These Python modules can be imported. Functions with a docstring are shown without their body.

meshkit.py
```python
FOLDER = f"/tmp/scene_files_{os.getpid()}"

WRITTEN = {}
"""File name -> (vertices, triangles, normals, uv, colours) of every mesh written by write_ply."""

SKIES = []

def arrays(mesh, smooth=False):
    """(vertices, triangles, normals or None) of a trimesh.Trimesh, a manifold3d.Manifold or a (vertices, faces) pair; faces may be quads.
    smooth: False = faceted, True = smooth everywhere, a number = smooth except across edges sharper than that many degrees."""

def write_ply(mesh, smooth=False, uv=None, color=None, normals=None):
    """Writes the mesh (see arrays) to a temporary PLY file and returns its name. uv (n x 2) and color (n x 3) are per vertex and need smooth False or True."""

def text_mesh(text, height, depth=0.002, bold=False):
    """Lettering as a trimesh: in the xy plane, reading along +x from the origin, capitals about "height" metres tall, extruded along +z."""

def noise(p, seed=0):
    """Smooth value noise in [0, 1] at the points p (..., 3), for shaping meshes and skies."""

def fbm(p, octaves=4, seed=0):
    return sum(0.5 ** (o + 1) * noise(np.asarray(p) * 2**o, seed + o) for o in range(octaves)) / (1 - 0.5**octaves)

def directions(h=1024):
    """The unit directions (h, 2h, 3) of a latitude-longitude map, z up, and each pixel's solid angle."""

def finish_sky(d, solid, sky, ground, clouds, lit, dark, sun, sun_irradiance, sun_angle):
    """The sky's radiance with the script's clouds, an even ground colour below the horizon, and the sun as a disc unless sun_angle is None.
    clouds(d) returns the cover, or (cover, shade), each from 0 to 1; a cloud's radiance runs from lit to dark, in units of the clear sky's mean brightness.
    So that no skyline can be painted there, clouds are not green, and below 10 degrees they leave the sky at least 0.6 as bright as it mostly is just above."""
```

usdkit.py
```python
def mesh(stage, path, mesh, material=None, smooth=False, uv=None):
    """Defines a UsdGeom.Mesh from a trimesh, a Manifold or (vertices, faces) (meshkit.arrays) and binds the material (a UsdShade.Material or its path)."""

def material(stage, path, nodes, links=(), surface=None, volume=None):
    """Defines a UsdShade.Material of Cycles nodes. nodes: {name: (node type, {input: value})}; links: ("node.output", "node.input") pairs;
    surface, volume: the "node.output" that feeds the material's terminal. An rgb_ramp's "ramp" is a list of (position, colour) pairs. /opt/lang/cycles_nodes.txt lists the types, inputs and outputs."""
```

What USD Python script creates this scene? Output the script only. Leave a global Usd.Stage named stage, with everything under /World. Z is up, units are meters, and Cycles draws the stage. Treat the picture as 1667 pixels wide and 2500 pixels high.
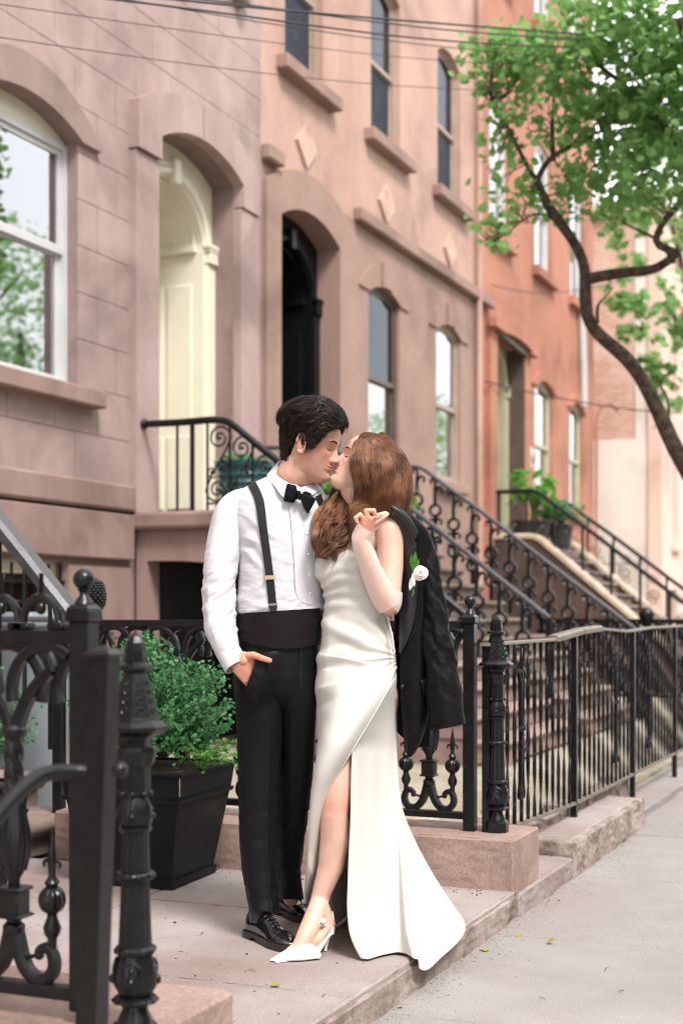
import math, random
import numpy as np
import trimesh
import manifold3d as m3
import usdkit, meshkit
from shapely.geometry import Polygon, box as sbox
from shapely.ops import unary_union
from pxr import Usd, UsdGeom, UsdLux, UsdShade, Gf, Sdf, Vt

stage = Usd.Stage.CreateInMemory()
UsdGeom.SetStageUpAxis(stage, UsdGeom.Tokens.z)
UsdGeom.SetStageMetersPerUnit(stage, 1.0)
UsdGeom.Xform.Define(stage, '/World')
UsdGeom.Scope.Define(stage, '/World/Looks')
pi = math.pi

# ---------------------------------------------------------------- camera, sky, sun, exposure
CAM_H = 1.25                      # the photographer crouches
YAW = math.atan2(0.389, 0.921)    # street runs along +x, houses stand at +y
DX, DY = math.cos(YAW), math.sin(YAW)
FPX, CX, HY = 3473.0, 833.5, 1490.0   # 50 mm lens, pixel units of the 1667 x 2500 photograph
FOCUS = 4.85
cam = UsdGeom.Camera.Define(stage, '/World/camera')
cam.CreateFocalLengthAttr(50.0)
cam.CreateHorizontalApertureAttr(24.0)
cam.CreateVerticalApertureAttr(24.0 * 2500 / 1667)
cam.CreateVerticalApertureOffsetAttr((HY - 1250) / 1667 * 24.0)
cam.CreateClippingRangeAttr(Gf.Vec2f(0.05, 2000))
cam.CreateFStopAttr(2.6)
cam.CreateFocusDistanceAttr(FOCUS)
cam.CreateExposureAttr(1.20)
cam.AddTransformOp().Set(Gf.Matrix4d(DY, -DX, 0, 0,  0, 0, 1, 0,  -DX, -DY, 0, 0,  0, 0, CAM_H, 1))

SUN_EL, SUN_AZ = math.radians(52), math.atan2(-0.62, -0.78)   # from the street side, behind the camera
sd = np.array([math.cos(SUN_EL) * -0.62, math.cos(SUN_EL) * -0.78, math.sin(SUN_EL)])
sd /= np.linalg.norm(sd)
sun = UsdLux.DistantLight.Define(stage, '/World/sun')
sun.CreateIntensityAttr(0.52)
sun.CreateAngleAttr(15.0)
sun.CreateColorAttr(Gf.Vec3f(1.0, 0.965, 0.92))
sun.GetPrim().CreateAttribute('inputs:normalize', Sdf.ValueTypeNames.Bool).Set(True)
zq = Gf.Rotation(Gf.Vec3d(0, 0, 1), Gf.Vec3d(*map(float, sd)))
sun.AddTransformOp().Set(Gf.Matrix4d().SetRotate(zq))

dome = UsdLux.DomeLight.Define(stage, '/World/sky')
dome.GetPrim().SetCustomDataByKey('kind', 'structure')
skym = usdkit.material(stage, '/World/Looks/sky_look', {
    'sky': ('sky_texture', {'sky_type': 'single_scattering', 'sun_disc': False, 'sun_elevation': SUN_EL,
                            'sun_rotation': math.atan2(sd[0], sd[1]), 'aerosol_density': 3.0, 'air_density': 1.0, 'ozone_density': 1.0}),
    'tc': ('texture_coordinate', {}),
    'n': ('noise_texture', {'scale': 2.2, 'detail': 6.0, 'roughness': 0.55}),
    'r': ('rgb_ramp', {'ramp': [(0.0, (0.72, 0.72, 0.72)), (0.42, (0.86, 0.86, 0.86)), (0.7, (1, 1, 1))]}),
    'm': ('mix', {'fac': 0.85, 'color2': (9.3, 9.25, 9.35)}),
    'bg': ('background_shader', {'strength': 0.108})},
    [('tc.generated', 'n.vector'), ('n.fac', 'r.fac'), ('r.color', 'm.fac'), ('sky.color', 'm.color1'), ('m.color', 'bg.color')], surface='bg.background')
UsdShade.MaterialBindingAPI.Apply(dome.GetPrim()).Bind(skym)

# ---------------------------------------------------------------- pixel helpers: where a point of the photograph stands in the world
def W(px, py, depth):
    lat = (px - CX) / FPX * depth
    return np.array([DX * depth + DY * lat, DY * depth - DX * lat, CAM_H + (HY - py) / FPX * depth])
def at_x(px, py, X):
    u = (px - CX) / FPX
    d = X / (DX + DY * u)
    return W(px, py, d)
def at_y(px, py, Y):
    u = (px - CX) / FPX
    return W(px, py, Y / (DY - DX * u))
def at_z(px, py, Z):
    return W(px, py, (CAM_H - Z) * FPX / (py - HY))

# ---------------------------------------------------------------- stage helpers
taken = {}
def numbered(parent, name):
    k = (parent, name)
    taken[k] = taken.get(k, 0) + 1
    return name if taken[k] == 1 else '%s_%03d' % (name, taken[k] - 1)
def setk(prim, **kw):
    for k, v in kw.items():
        if v:
            prim.SetCustomDataByKey(k, v)
class Thing:
    def __init__(s, name, label, cat=None, base=(0, 0, 0), rotz=0.0, group=None, kind=None, proto=False):
        s.path = ('/World/' if not proto else '/World/') + numbered('/World', name)
        x = UsdGeom.Xform.Define(stage, s.path)
        s.base = np.array(base, float)
        s.rotz = rotz
        x.AddTranslateOp().Set(Gf.Vec3d(*map(float, base)))
        if rotz:
            x.AddRotateZOp().Set(math.degrees(rotz))
        s.prim = x.GetPrim()
        setk(s.prim, label=label, category=cat, group=group, kind=kind)
    def part(s, name, mesh, mat, smooth=35, parent=None, label=None, local=False, kind=None, uv=None):
        """mesh in world coordinates unless local; parent: path of another part"""
        par = parent or s.path
        path = par + '/' + numbered(par, name)
        if not isinstance(mesh, trimesh.Trimesh):
            v, f, _ = meshkit.arrays(mesh)
            mesh = trimesh.Trimesh(v, f, process=False)
        else:
            mesh = mesh.copy()
        if not local:
            mesh.apply_translation(-s.base)
            if s.rotz:
                mesh.apply_transform(trimesh.transformations.rotation_matrix(-s.rotz, [0, 0, 1]))
        m = usdkit.mesh(stage, path, mesh, MAT[mat], smooth=smooth)
        if label or kind:
            setk(m.GetPrim(), label=label, kind=kind)
        return path
    def curves(s, name, pts_list, widths, mat, parent=None):
        """hair: list of (n,3) arrays and a list of per-point width arrays"""
        par = parent or s.path
        path = par + '/' + numbered(par, name)
        c = UsdGeom.BasisCurves.Define(stage, path)
        c.CreateTypeAttr('linear')
        c.CreateCurveVertexCountsAttr(Vt.IntArray([len(p) for p in pts_list]))
        P_ = np.vstack(pts_list) - s.base
        c.CreatePointsAttr(Vt.Vec3fArray.FromNumpy(P_.astype(np.float32)))
        c.CreateWidthsAttr(Vt.FloatArray.FromNumpy(np.concatenate(widths).astype(np.float32)))
        c.SetWidthsInterpolation('vertex')
        UsdShade.MaterialBindingAPI.Apply(c.GetPrim()).Bind(MAT[mat])
        return path
def single(name, mesh, mat, label=None, cat=None, smooth=35, kind=None, group=None):
    path = '/World/' + numbered('/World', name)
    m = usdkit.mesh(stage, path, mesh, MAT[mat], smooth=smooth)
    setk(m.GetPrim(), label=label, category=cat, kind=kind, group=group)
    return path
def copy_of(src, label, base, rotz=0.0, group=None):
    was = src.prim.GetCustomData()
    name = src.path.split('/')[-1]
    path = '/World/' + numbered('/World', name)
    x = UsdGeom.Xform.Define(stage, path)
    x.GetPrim().GetReferences().AddInternalReference(src.path)
    x.ClearXformOpOrder()
    x.AddTranslateOp().Set(Gf.Vec3d(*map(float, base)))
    op = x.GetPrim().GetAttribute('xformOp:rotateZ')
    (UsdGeom.XformOp(op) if op else None)
    r = x.AddRotateZOp()
    r.Set(math.degrees(rotz))
    x.GetPrim().SetInstanceable(True)
    setk(x.GetPrim(), label=label, category=was.get('category'), group=group or was.get('group'))
    return path

# ---------------------------------------------------------------- mesh helpers
T = trimesh.Trimesh
def cat(ms):
    return trimesh.util.concatenate([m for m in ms if m is not None])
def bx(x0, x1, y0, y1, z0, z1, bev=0.0):
    x0, x1 = min(x0, x1), max(x0, x1); y0, y1 = min(y0, y1), max(y0, y1); z0, z1 = min(z0, z1), max(z0, z1)
    if bev <= 0:
        b = trimesh.creation.box([x1 - x0, y1 - y0, z1 - z0])
        b.apply_translation([(x0 + x1) / 2, (y0 + y1) / 2, (z0 + z1) / 2])
        return b
    pts = []
    for ax in range(3):
        for sx in (0, 1):
            for sy in (0, 1):
                for sz in (0, 1):
                    p = [(x0, x1)[sx], (y0, y1)[sy], (z0, z1)[sz]]
                    for k, s_ in enumerate((sx, sy, sz)):
                        if k != ax:
                            p[k] += bev if s_ == 0 else -bev
                    pts.append(p)
    return trimesh.convex.convex_hull(np.array(pts))
def frames(P):
    P = np.asarray(P, float)
    t = np.gradient(P, axis=0)
    t /= np.linalg.norm(t, axis=1, keepdims=True) + 1e-12
    u = np.cross(t[0], [0, 0, 1.0])
    if np.linalg.norm(u) < 1e-3:
        u = np.cross(t[0], [1.0, 0, 0])
    U = []
    for k in range(len(P)):
        u = u - t[k] * (u @ t[k])
        u = u / (np.linalg.norm(u) + 1e-12)
        U.append(u)
    U = np.array(U)
    return t, U, np.cross(t, U)
def grid_faces(n, m, wrap=True):
    f = []
    i, j = np.meshgrid(np.arange(n - 1), np.arange(m if wrap else m - 1), indexing='ij')
    a = i * m + j; b = i * m + (j + 1) % m; c = (i + 1) * m + (j + 1) % m; d = (i + 1) * m + j
    return np.vstack([np.stack([a, b, c], -1).reshape(-1, 3), np.stack([a, c, d], -1).reshape(-1, 3)])
def closed_grid(G):
    """G (n, m, 3): rings; capped at both ends"""
    n, m = G.shape[:2]
    v = np.vstack([G.reshape(-1, 3), G[0].mean(0), G[-1].mean(0)])
    f = grid_faces(n, m)
    k = np.arange(m)
    c0 = np.stack([np.full(m, n * m), (k + 1) % m, k], -1)
    c1 = np.stack([np.full(m, n * m + 1), (n - 1) * m + k, (n - 1) * m + (k + 1) % m], -1)
    t = T(v, np.vstack([f, c0, c1]), process=False)
    if t.volume < 0:
        t.invert()
    return t
def tube(P, r, n=8, prof=None, up=None):
    """sweep; r scalar or per point; prof: list of 2d points (times r) instead of a circle"""
    P = np.asarray(P, float)
    r = np.broadcast_to(np.asarray(r, float), (len(P),))
    t, U, V = frames(P)
    if up is not None:
        U = np.cross(t, np.broadcast_to(np.asarray(up, float), t.shape)); U /= np.linalg.norm(U, axis=1, keepdims=True) + 1e-12
        V = np.cross(U, t)
    if prof is None:
        a = np.arange(n) / n * 2 * pi
        prof = np.stack([np.cos(a), np.sin(a)], -1)
    prof = np.asarray(prof, float)
    G = P[:, None] + r[:, None, None] * (prof[None, :, :1] * U[:, None] + prof[None, :, 1:] * V[:, None])
    return closed_grid(G)
def spl(pts, n=24):
    """Catmull-Rom through the points (any dimension)"""
    p = np.asarray(pts, float)
    if len(p) == 2:
        return p[0] + np.linspace(0, 1, n)[:, None] * (p[1] - p[0])
    d = np.r_[0, np.cumsum(np.linalg.norm(np.diff(p[:, :3], axis=0), axis=1) + 1e-9)]
    from scipy.interpolate import PchipInterpolator, CubicSpline
    c = CubicSpline(d, p, axis=0, bc_type='natural')
    return c(np.linspace(0, d[-1], n))
def lathe(prof, n=24, center=(0, 0, 0), rot=0.0, sq=None):
    """prof: (r, z) from bottom to top; n sides; sq: (sx, sy)"""
    prof = np.asarray(prof, float)
    a = np.arange(n) / n * 2 * pi + rot
    G = np.stack([prof[:, :1] * np.cos(a), prof[:, :1] * np.sin(a), np.repeat(prof[:, 1:], n, 1)], -1)
    if sq is not None:
        G[..., 0] *= sq[0]; G[..., 1] *= sq[1]
    return closed_grid(G + np.array(center, float))
def extr(poly, h, M=None, engine=None):
    """extrude a shapely polygon along +z by h, then M"""
    out = []
    for g in getattr(poly, 'geoms', [poly]):
        if g.is_empty or g.area < 1e-6 or g.geom_type != 'Polygon':
            continue
        e = trimesh.creation.extrude_polygon(g, h, engine='earcut')
        out.append(e)
    if not out:
        return None
    e = cat(out)
    if M is not None:
        e.apply_transform(M)
    return e
def xz(poly, y0, y1):
    """polygon in (x, z) extruded between the depths y0 and y1"""
    e = extr(poly, abs(y1 - y0))
    if e is None:
        return None
    v = np.array(e.vertices)
    e2 = T(np.stack([v[:, 0], max(y0, y1) - v[:, 2], v[:, 1]], -1), e.faces, process=False)
    if e2.volume < 0:
        e2.invert()
    return e2
def yz(poly, x0, x1):
    e = extr(poly, abs(x1 - x0))
    v = np.array(e.vertices)
    e2 = T(np.stack([min(x0, x1) + v[:, 2], v[:, 0], v[:, 1]], -1), e.faces, process=False)
    if e2.volume < 0:
        e2.invert()
    return e2
def sph(c, r, sub=2, sq=(1, 1, 1)):
    s = trimesh.creation.icosphere(sub, 1.0)
    s.apply_scale([r * sq[0], r * sq[1], r * sq[2]])
    s.apply_translation(c)
    return s
def place(mesh, loc=(0, 0, 0), rotz=0.0):
    m = mesh.copy()
    M = trimesh.transformations.rotation_matrix(rotz, [0, 0, 1])
    M[:3, 3] = loc
    m.apply_transform(M)
    return m
def arch_poly(x0, x1, z0, zs, zc, n=14):
    """opening: straight jambs to zs, segmental arch with its crown at zc"""
    c, h, s = (x0 + x1) / 2, (x1 - x0) / 2, zc - zs
    if s < 1e-4:
        return Polygon([(x0, z0), (x1, z0), (x1, zs), (x0, zs)])
    R = (h * h + s * s) / (2 * s)
    a0 = math.asin(min(1, h / R)) if s <= h else pi - math.asin(min(1, h / R))
    a = np.linspace(a0, -a0, n)
    arc = [(c + R * math.sin(t), zc - R + R * math.cos(t)) for t in a]
    return Polygon([(x0, z0), (x1, z0)] + arc)
def to_manifold(t):
    t = t.copy(); t.merge_vertices()
    return m3.Manifold(m3.Mesh(np.asarray(t.vertices, np.float32), np.asarray(t.faces, np.uint32)))
def to_tri(m):
    a = m.to_mesh()
    return T(np.asarray(a.vert_properties[:, :3], float), np.asarray(a.tri_verts, int), process=False)

# ---------------------------------------------------------------- materials
MAT = {}
def mk(name, nodes, links=(), surface='p.BSDF', volume=None):
    MAT[name] = usdkit.material(stage, '/World/Looks/' + name, nodes, links, surface=surface, volume=volume)
def rough(name, c0, c1, c2=None, scale=3.0, fine=60.0, bump=0.25, dist=0.01, r=0.85, streak=0.35, streakcol=None, spec=0.3, moss=None, stretch=(1, 1, 0.22), sand=0.35):
    """weathered stone, stucco or concrete: blotches, vertical streaks, fine grain"""
    c2 = c2 or tuple(0.66 * x for x in c0)
    streakcol = streakcol or tuple(0.55 * x for x in c0)
    nodes = {
        'g': ('geometry', {}),
        'n1': ('noise_texture', {'scale': scale, 'detail': 6.0, 'roughness': 0.6, 'distortion': 0.4}),
        'r1': ('rgb_ramp', {'ramp': [(0.32, c2), (0.48, c0), (0.63, c1)]}),
        'mp': ('mapping', {'scale': stretch}),
        'n2': ('noise_texture', {'scale': scale * 2.2, 'detail': 5.0, 'roughness': 0.65}),
        'r2': ('rgb_ramp', {'ramp': [(0.46, (0, 0, 0)), (0.72, (1, 1, 1))]}),
        'ms': ('math', {'math_type': 'multiply', 'value2': streak}),
        'mx': ('mix', {'color2': streakcol}),
        'n3': ('noise_texture', {'scale': fine, 'detail': 3.0, 'roughness': 0.7}),
        'r3': ('rgb_ramp', {'ramp': [(0.3, (1 - sand, 1 - sand, 1 - sand)), (0.6, (1, 1, 1)), (0.8, (1 + 0.3 * sand,) * 3)]}),
        'mg': ('mix', {'mix_type': 'multiply', 'fac': 1.0}),
        'ad': ('math', {'math_type': 'multiply_add', 'value2': 0.35}),
        'b': ('bump', {'strength': bump, 'distance': dist}),
        'p': ('principled_bsdf', {'roughness': r, 'specular_ior_level': spec})}
    links = [('g.position', 'n1.vector'), ('n1.fac', 'r1.fac'), ('g.position', 'mp.vector'), ('mp.vector', 'n2.vector'), ('n2.fac', 'r2.fac'),
             ('r2.color', 'ms.value1'), ('ms.value', 'mx.fac'), ('r1.color', 'mx.color1'), ('g.position', 'n3.vector'), ('n3.fac', 'r3.fac'),
             ('mx.color', 'mg.color1'), ('r3.color', 'mg.color2'), ('mg.color', 'p.base_color'),
             ('n3.fac', 'ad.value1'), ('n1.fac', 'ad.value3'), ('ad.value', 'b.height'), ('b.normal', 'p.normal')]
    if moss:
        # growth of its own in patches
        nodes['n4'] = ('noise_texture', {'scale': moss[1], 'detail': 6.0, 'roughness': 0.7})
        nodes['r4'] = ('rgb_ramp', {'ramp': [(moss[2], (0, 0, 0)), (moss[2] + 0.14, (1, 1, 1))]})
        nodes['mm'] = ('mix', {'color2': moss[0]})
        links = [l for l in links if l != ('mg.color', 'p.base_color')]
        links += [('g.position', 'n4.vector'), ('n4.fac', 'r4.fac'), ('r4.color', 'mm.fac'), ('mg.color', 'mm.color1'), ('mm.color', 'p.base_color')]
    mk(name, nodes, links)
def paint(name, col, r=0.4, var=0.15, scale=8.0, bump=0.05, dist=0.003, metallic=0.0, spec=0.5, fine=0.0, coat=0.0):
    c0 = tuple((1 - var) * x for x in col); c1 = tuple((1 + var) * x for x in col)
    mk(name, {
        'g': ('geometry', {}),
        'n': ('noise_texture', {'scale': scale, 'detail': 5.0, 'roughness': 0.6}),
        'rp': ('rgb_ramp', {'ramp': [(0.3, c0), (0.7, c1)]}),
        'rr': ('map_range', {'from_min': 0.3, 'from_max': 0.7, 'to_min': r * 0.8, 'to_max': min(1, r * 1.25)}),
        'n2': ('noise_texture', {'scale': scale * 9, 'detail': 3.0}),
        'b': ('bump', {'strength': bump * 4, 'distance': dist}),
        'p': ('principled_bsdf', {'metallic': metallic, 'specular_ior_level': spec, 'coat_weight': coat})},
        [('g.position', 'n.vector'), ('n.fac', 'rp.fac'), ('rp.color', 'p.base_color'), ('n.fac', 'rr.value'), ('rr.result', 'p.roughness'),
         ('g.position', 'n2.vector'), ('n2.fac', 'b.height'), ('b.normal', 'p.normal')])

rough('brownstone', (0.373, 0.268, 0.252), (0.429, 0.316, 0.296), scale=0.9, fine=45, bump=0.15, streak=0.5, moss=((.27, .21, .18), 1.1, 0.60), sand=0.10)
rough('brownstone_trim', (0.255, 0.182, 0.166), (0.302, 0.218, 0.199), scale=1.3, fine=45, bump=0.15, streak=0.35, sand=0.10)
rough('brownstone_base', (0.275, 0.182, 0.162), (0.320, 0.218, 0.192), scale=1.2, fine=55, bump=0.2, streak=0.5, moss=((.20, .175, .11), 2.2, 0.62), sand=0.10)
rough('pink_stucco', (0.450, 0.287, 0.237), (0.513, 0.336, 0.273), scale=0.7, fine=40, bump=0.14, streak=0.55, streakcol=(.34, .20, .155), sand=0.10)
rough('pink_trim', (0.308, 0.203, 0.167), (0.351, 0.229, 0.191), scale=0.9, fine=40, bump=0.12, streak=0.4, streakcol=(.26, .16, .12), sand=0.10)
rough('red_stucco', (0.402, 0.177, 0.121), (0.454, 0.207, 0.145), scale=0.6, fine=40, bump=0.12, streak=0.45, streakcol=(.34, .14, .085), sand=0.10)
rough('stringer_brown', (.075, .05, .042), (.10, .066, .055), scale=2.0, fine=60, bump=0.2, streak=0.2)
rough('tan_stone', (.50, .40, .30), (.58, .48, .38), scale=3.0, fine=60, bump=0.2, streak=0.3)
rough('step_stone', (0.234, 0.172, 0.143), (0.281, 0.212, 0.180), scale=2.5, fine=70, bump=0.25, streak=0.3)
rough('bluestone', (0.318, 0.264, 0.251), (0.371, 0.322, 0.309), (.28, .20, .18), scale=1.1, fine=110, bump=0.2, dist=0.004, streak=0.35, stretch=(1, 1, 1), sand=0.25, moss=((.21, .165, .15), 5.0, 0.64))
rough('kerb_stone', (.33, .26, .235), (.42, .34, .31), (.17, .12, .085), scale=6.0, fine=120, bump=0.7, dist=0.012, streak=0.5, stretch=(1, 1, 0.6), moss=((.13, .10, .06), 7.0, 0.60))
rough('sidewalk_stone', (0.288, 0.257, 0.246), (0.331, 0.302, 0.289), (.285, .235, .22), scale=0.8, fine=160, bump=0.18, dist=0.003, streak=0.25, stretch=(1, 1, 1), sand=0.35, moss=((.22, .18, .165), 4.0, 0.66))
rough('plinth_stone', (0.313, 0.214, 0.180), (0.368, 0.261, 0.223), (.25, .155, .125), scale=2.6, fine=90, bump=0.25, dist=0.006, streak=0.35, moss=((.46, .42, .42), 5.0, 0.67))
rough('areaway_ground', (0.336, 0.287, 0.225), (0.400, 0.353, 0.288), (.28, .23, .15), scale=2.0, fine=90, bump=0.6, dist=0.02, streak=0.2, stretch=(1, 1, 1), moss=((.17, .19, .07), 1.4, 0.6))
rough('soil', (.05, .035, .025), (.08, .055, .04), scale=20, fine=200, bump=0.8, dist=0.01)
rough('pale_stucco', (0.660, 0.605, 0.539), (0.726, 0.671, 0.605), (.52, .46, .40), scale=0.6, fine=40, bump=0.1, streak=0.2, sand=0.10)
rough('pale_pink', (0.682, 0.484, 0.407), (0.726, 0.528, 0.451), scale=0.5, fine=40, bump=0.1, streak=0.15, sand=0.10)
rough('bark', (.075, .052, .038), (.13, .095, .07), (.03, .02, .015), scale=14, fine=60, bump=1.0, dist=0.02, streak=0.4)
rough('pale_tile', (.55, .37, .30), (.60, .42, .34), scale=2, sand=.1)
paint('iron', (.0055, .0057, .0068), r=0.24, var=0.35, scale=14, bump=0.08, dist=0.002, spec=0.34)
paint('iron_grey', (.045, .045, .05), r=0.28, var=0.3, scale=10, bump=0.06, dist=0.002)
paint('worn_rail', (.16, .135, .105), r=0.5, var=0.5, scale=20, bump=0.1, dist=0.002)
paint('cream_paint', (.74, .695, .57), r=0.5, var=0.04, scale=3)
paint('olive_cream', (.42, .40, .27), r=0.5, var=0.08, scale=3)
paint('black_paint', (.005, .006, .007), r=0.3, var=0.2, scale=4, spec=.15)
paint('white_paint', (.50, .50, .505), r=0.4, var=0.05, scale=4)
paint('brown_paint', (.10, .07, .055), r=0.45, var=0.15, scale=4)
paint('tan_paint', (.34, .26, .21), r=0.5, var=0.15, scale=4)
paint('wire_rubber', (.02, .02, .022), r=0.6)
paint('bin_grey', (.17, .19, .22), r=0.45, var=0.1, scale=2)
paint('planter_black', (.009, .010, .013), r=0.5, var=0.4, scale=6, bump=0.1, spec=.15)
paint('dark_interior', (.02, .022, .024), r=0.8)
paint('curtain', (.50, .47, .42), r=0.9, var=0.1, scale=6)
paint('teal_glaze', (.015, .07, .075), r=0.12, var=0.4, scale=5)
paint('dark_plastic', (.03, .028, .026), r=0.4)
mk('window_glass', {
    'f': ('fresnel', {'IOR': 1.9}), 'mxf': ('math', {'math_type': 'multiply_add', 'value2': 1.0, 'value3': 0.30, 'use_clamp': True}),
    't': ('transparent_bsdf', {'color': (.86, .89, .9)}), 'gl': ('glossy_bsdf', {'roughness': 0.02, 'color': (.95, .97, 1)}), 'm': ('mix_closure', {})},
    [('f.fac', 'mxf.value1'), ('mxf.value', 'm.fac'), ('t.BSDF', 'm.closure1'), ('gl.BSDF', 'm.closure2')], surface='m.closure')
mk('dim_glass', {
    'f': ('fresnel', {'IOR': 1.5}), 'mxf': ('math', {'math_type': 'multiply_add', 'value2': .75, 'value3': 0.02, 'use_clamp': True}),
    't': ('transparent_bsdf', {'color': (.55, .6, .66)}), 'gl': ('glossy_bsdf', {'roughness': 0.03, 'color': (.62, .64, .66)}), 'm': ('mix_closure', {})},
    [('f.fac', 'mxf.value1'), ('mxf.value', 'm.fac'), ('t.BSDF', 'm.closure1'), ('gl.BSDF', 'm.closure2')], surface='m.closure')
paint('insect_screen', (.022, .028, .042), r=.7, spec=.25)
def leafmat(name, c0, c1, trans=0.45, r=0.5, spec=0.35):
    mk(name, {
        'g': ('geometry', {}), 'rp': ('rgb_ramp', {'ramp': [(0.0, c0), (1.0, c1)]}),
        'p': ('principled_bsdf', {'roughness': r, 'specular_ior_level': spec}), 't': ('translucent_bsdf', {}), 'm': ('mix_closure', {'fac': trans})},
        [('g.random_per_island', 'rp.fac'), ('rp.color', 'p.base_color'), ('rp.color', 't.color'), ('p.BSDF', 'm.closure1'), ('t.BSDF', 'm.closure2')], surface='m.closure')
leafmat('tree_leaf', (.24, .43, .14), (.48, .66, .32), trans=0.6)
leafmat('far_leaf', (.22, .40, .13), (.36, .55, .22), trans=0.55)
leafmat('box_leaf', (.08, .24, .09), (.30, .53, .26), trans=0.4, r=0.4)
leafmat('lime_leaf', (.14, .34, .06), (.27, .48, .13), trans=0.45)
leafmat('yellow_petal', (.75, .50, .03), (.80, .60, .05), trans=0.3)
leafmat('dry_leaf', (.32, .25, .07), (.40, .30, .10), trans=0.2)
# ================================================================ ground
FY = 6.2           # facade plane
KY = 1.595         # kerb line of the entry platform
rngg = np.random.default_rng(5)
def rough_box(x0, x1, y0, y1, z0, z1, amp=0.006, cell=0.035, seed=0, edge=0.0, fronty=True):
    """slab with a finely divided, uneven top and faces"""
    b = bx(x0, x1, y0, y1, z0, z1, bev=0.008)
    b = b.subdivide_to_size(max(cell, (x1 - x0) / 60), max_iter=12)
    b.merge_vertices()
    v = np.array(b.vertices)
    n = b.vertex_normals
    a = meshkit.fbm(v * 9, 4, seed) - 0.5
    fine = meshkit.noise(v * 45, seed + 3) - 0.5
    top = np.clip(n[:, 2], 0, 1)
    w = np.where(top > 0.8, 0.25, 1.0)
    b.vertices = v + n * ((a * 1.6 + fine * 0.7) * amp * w)[:, None]
    return b
ground = single('ground', bx(-60, 140, -80, 60, -0.5, -0.06), 'areaway_ground', label='bare earth running under the pavements and houses', kind='structure')
road = single('road', bx(-60, 140, -9.5, -2.2, -0.06, -0.04), 'sidewalk_stone', label='street surface beyond the pavement', kind='structure')
sw = Thing('sidewalk', 'pale bluestone sidewalk flags along the front of the houses', base=(6, 0, 0), kind='structure')
sw.part('bed', bx(-20, 60, -2.2, 1.62, -0.06, -0.012), 'kerb_stone', smooth=False)
xs = [-4.5, -2.8, -1.1, 0.6, 1.8, 2.95, 4.12, 5.29, 6.61, 7.93, 9.25, 10.6, 12, 13.4, 14.8, 16.4, 18, 20, 22, 25, 28, 32, 38, 46]
for a, b in zip(xs[:-1], xs[1:]):
    dz = rngg.uniform(-0.002, 0.002)
    sw.part('flagstone', bx(a + 0.004, b - 0.004, 0.02, KY + 0.2 if not 5.5 < b < 9 else KY + 0.12, -0.02, 0.0 + dz, 0.004), 'sidewalk_stone')
    sw.part('flagstone', bx(a + 0.004, b - 0.004, -2.0, 0.012, -0.02, -0.001 - dz, 0.004), 'sidewalk_stone')
sw.part('kerb', bx(-20, 60, -2.2, -2.006, -0.14, 0.0, 0.01), 'kerb_stone')

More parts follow.
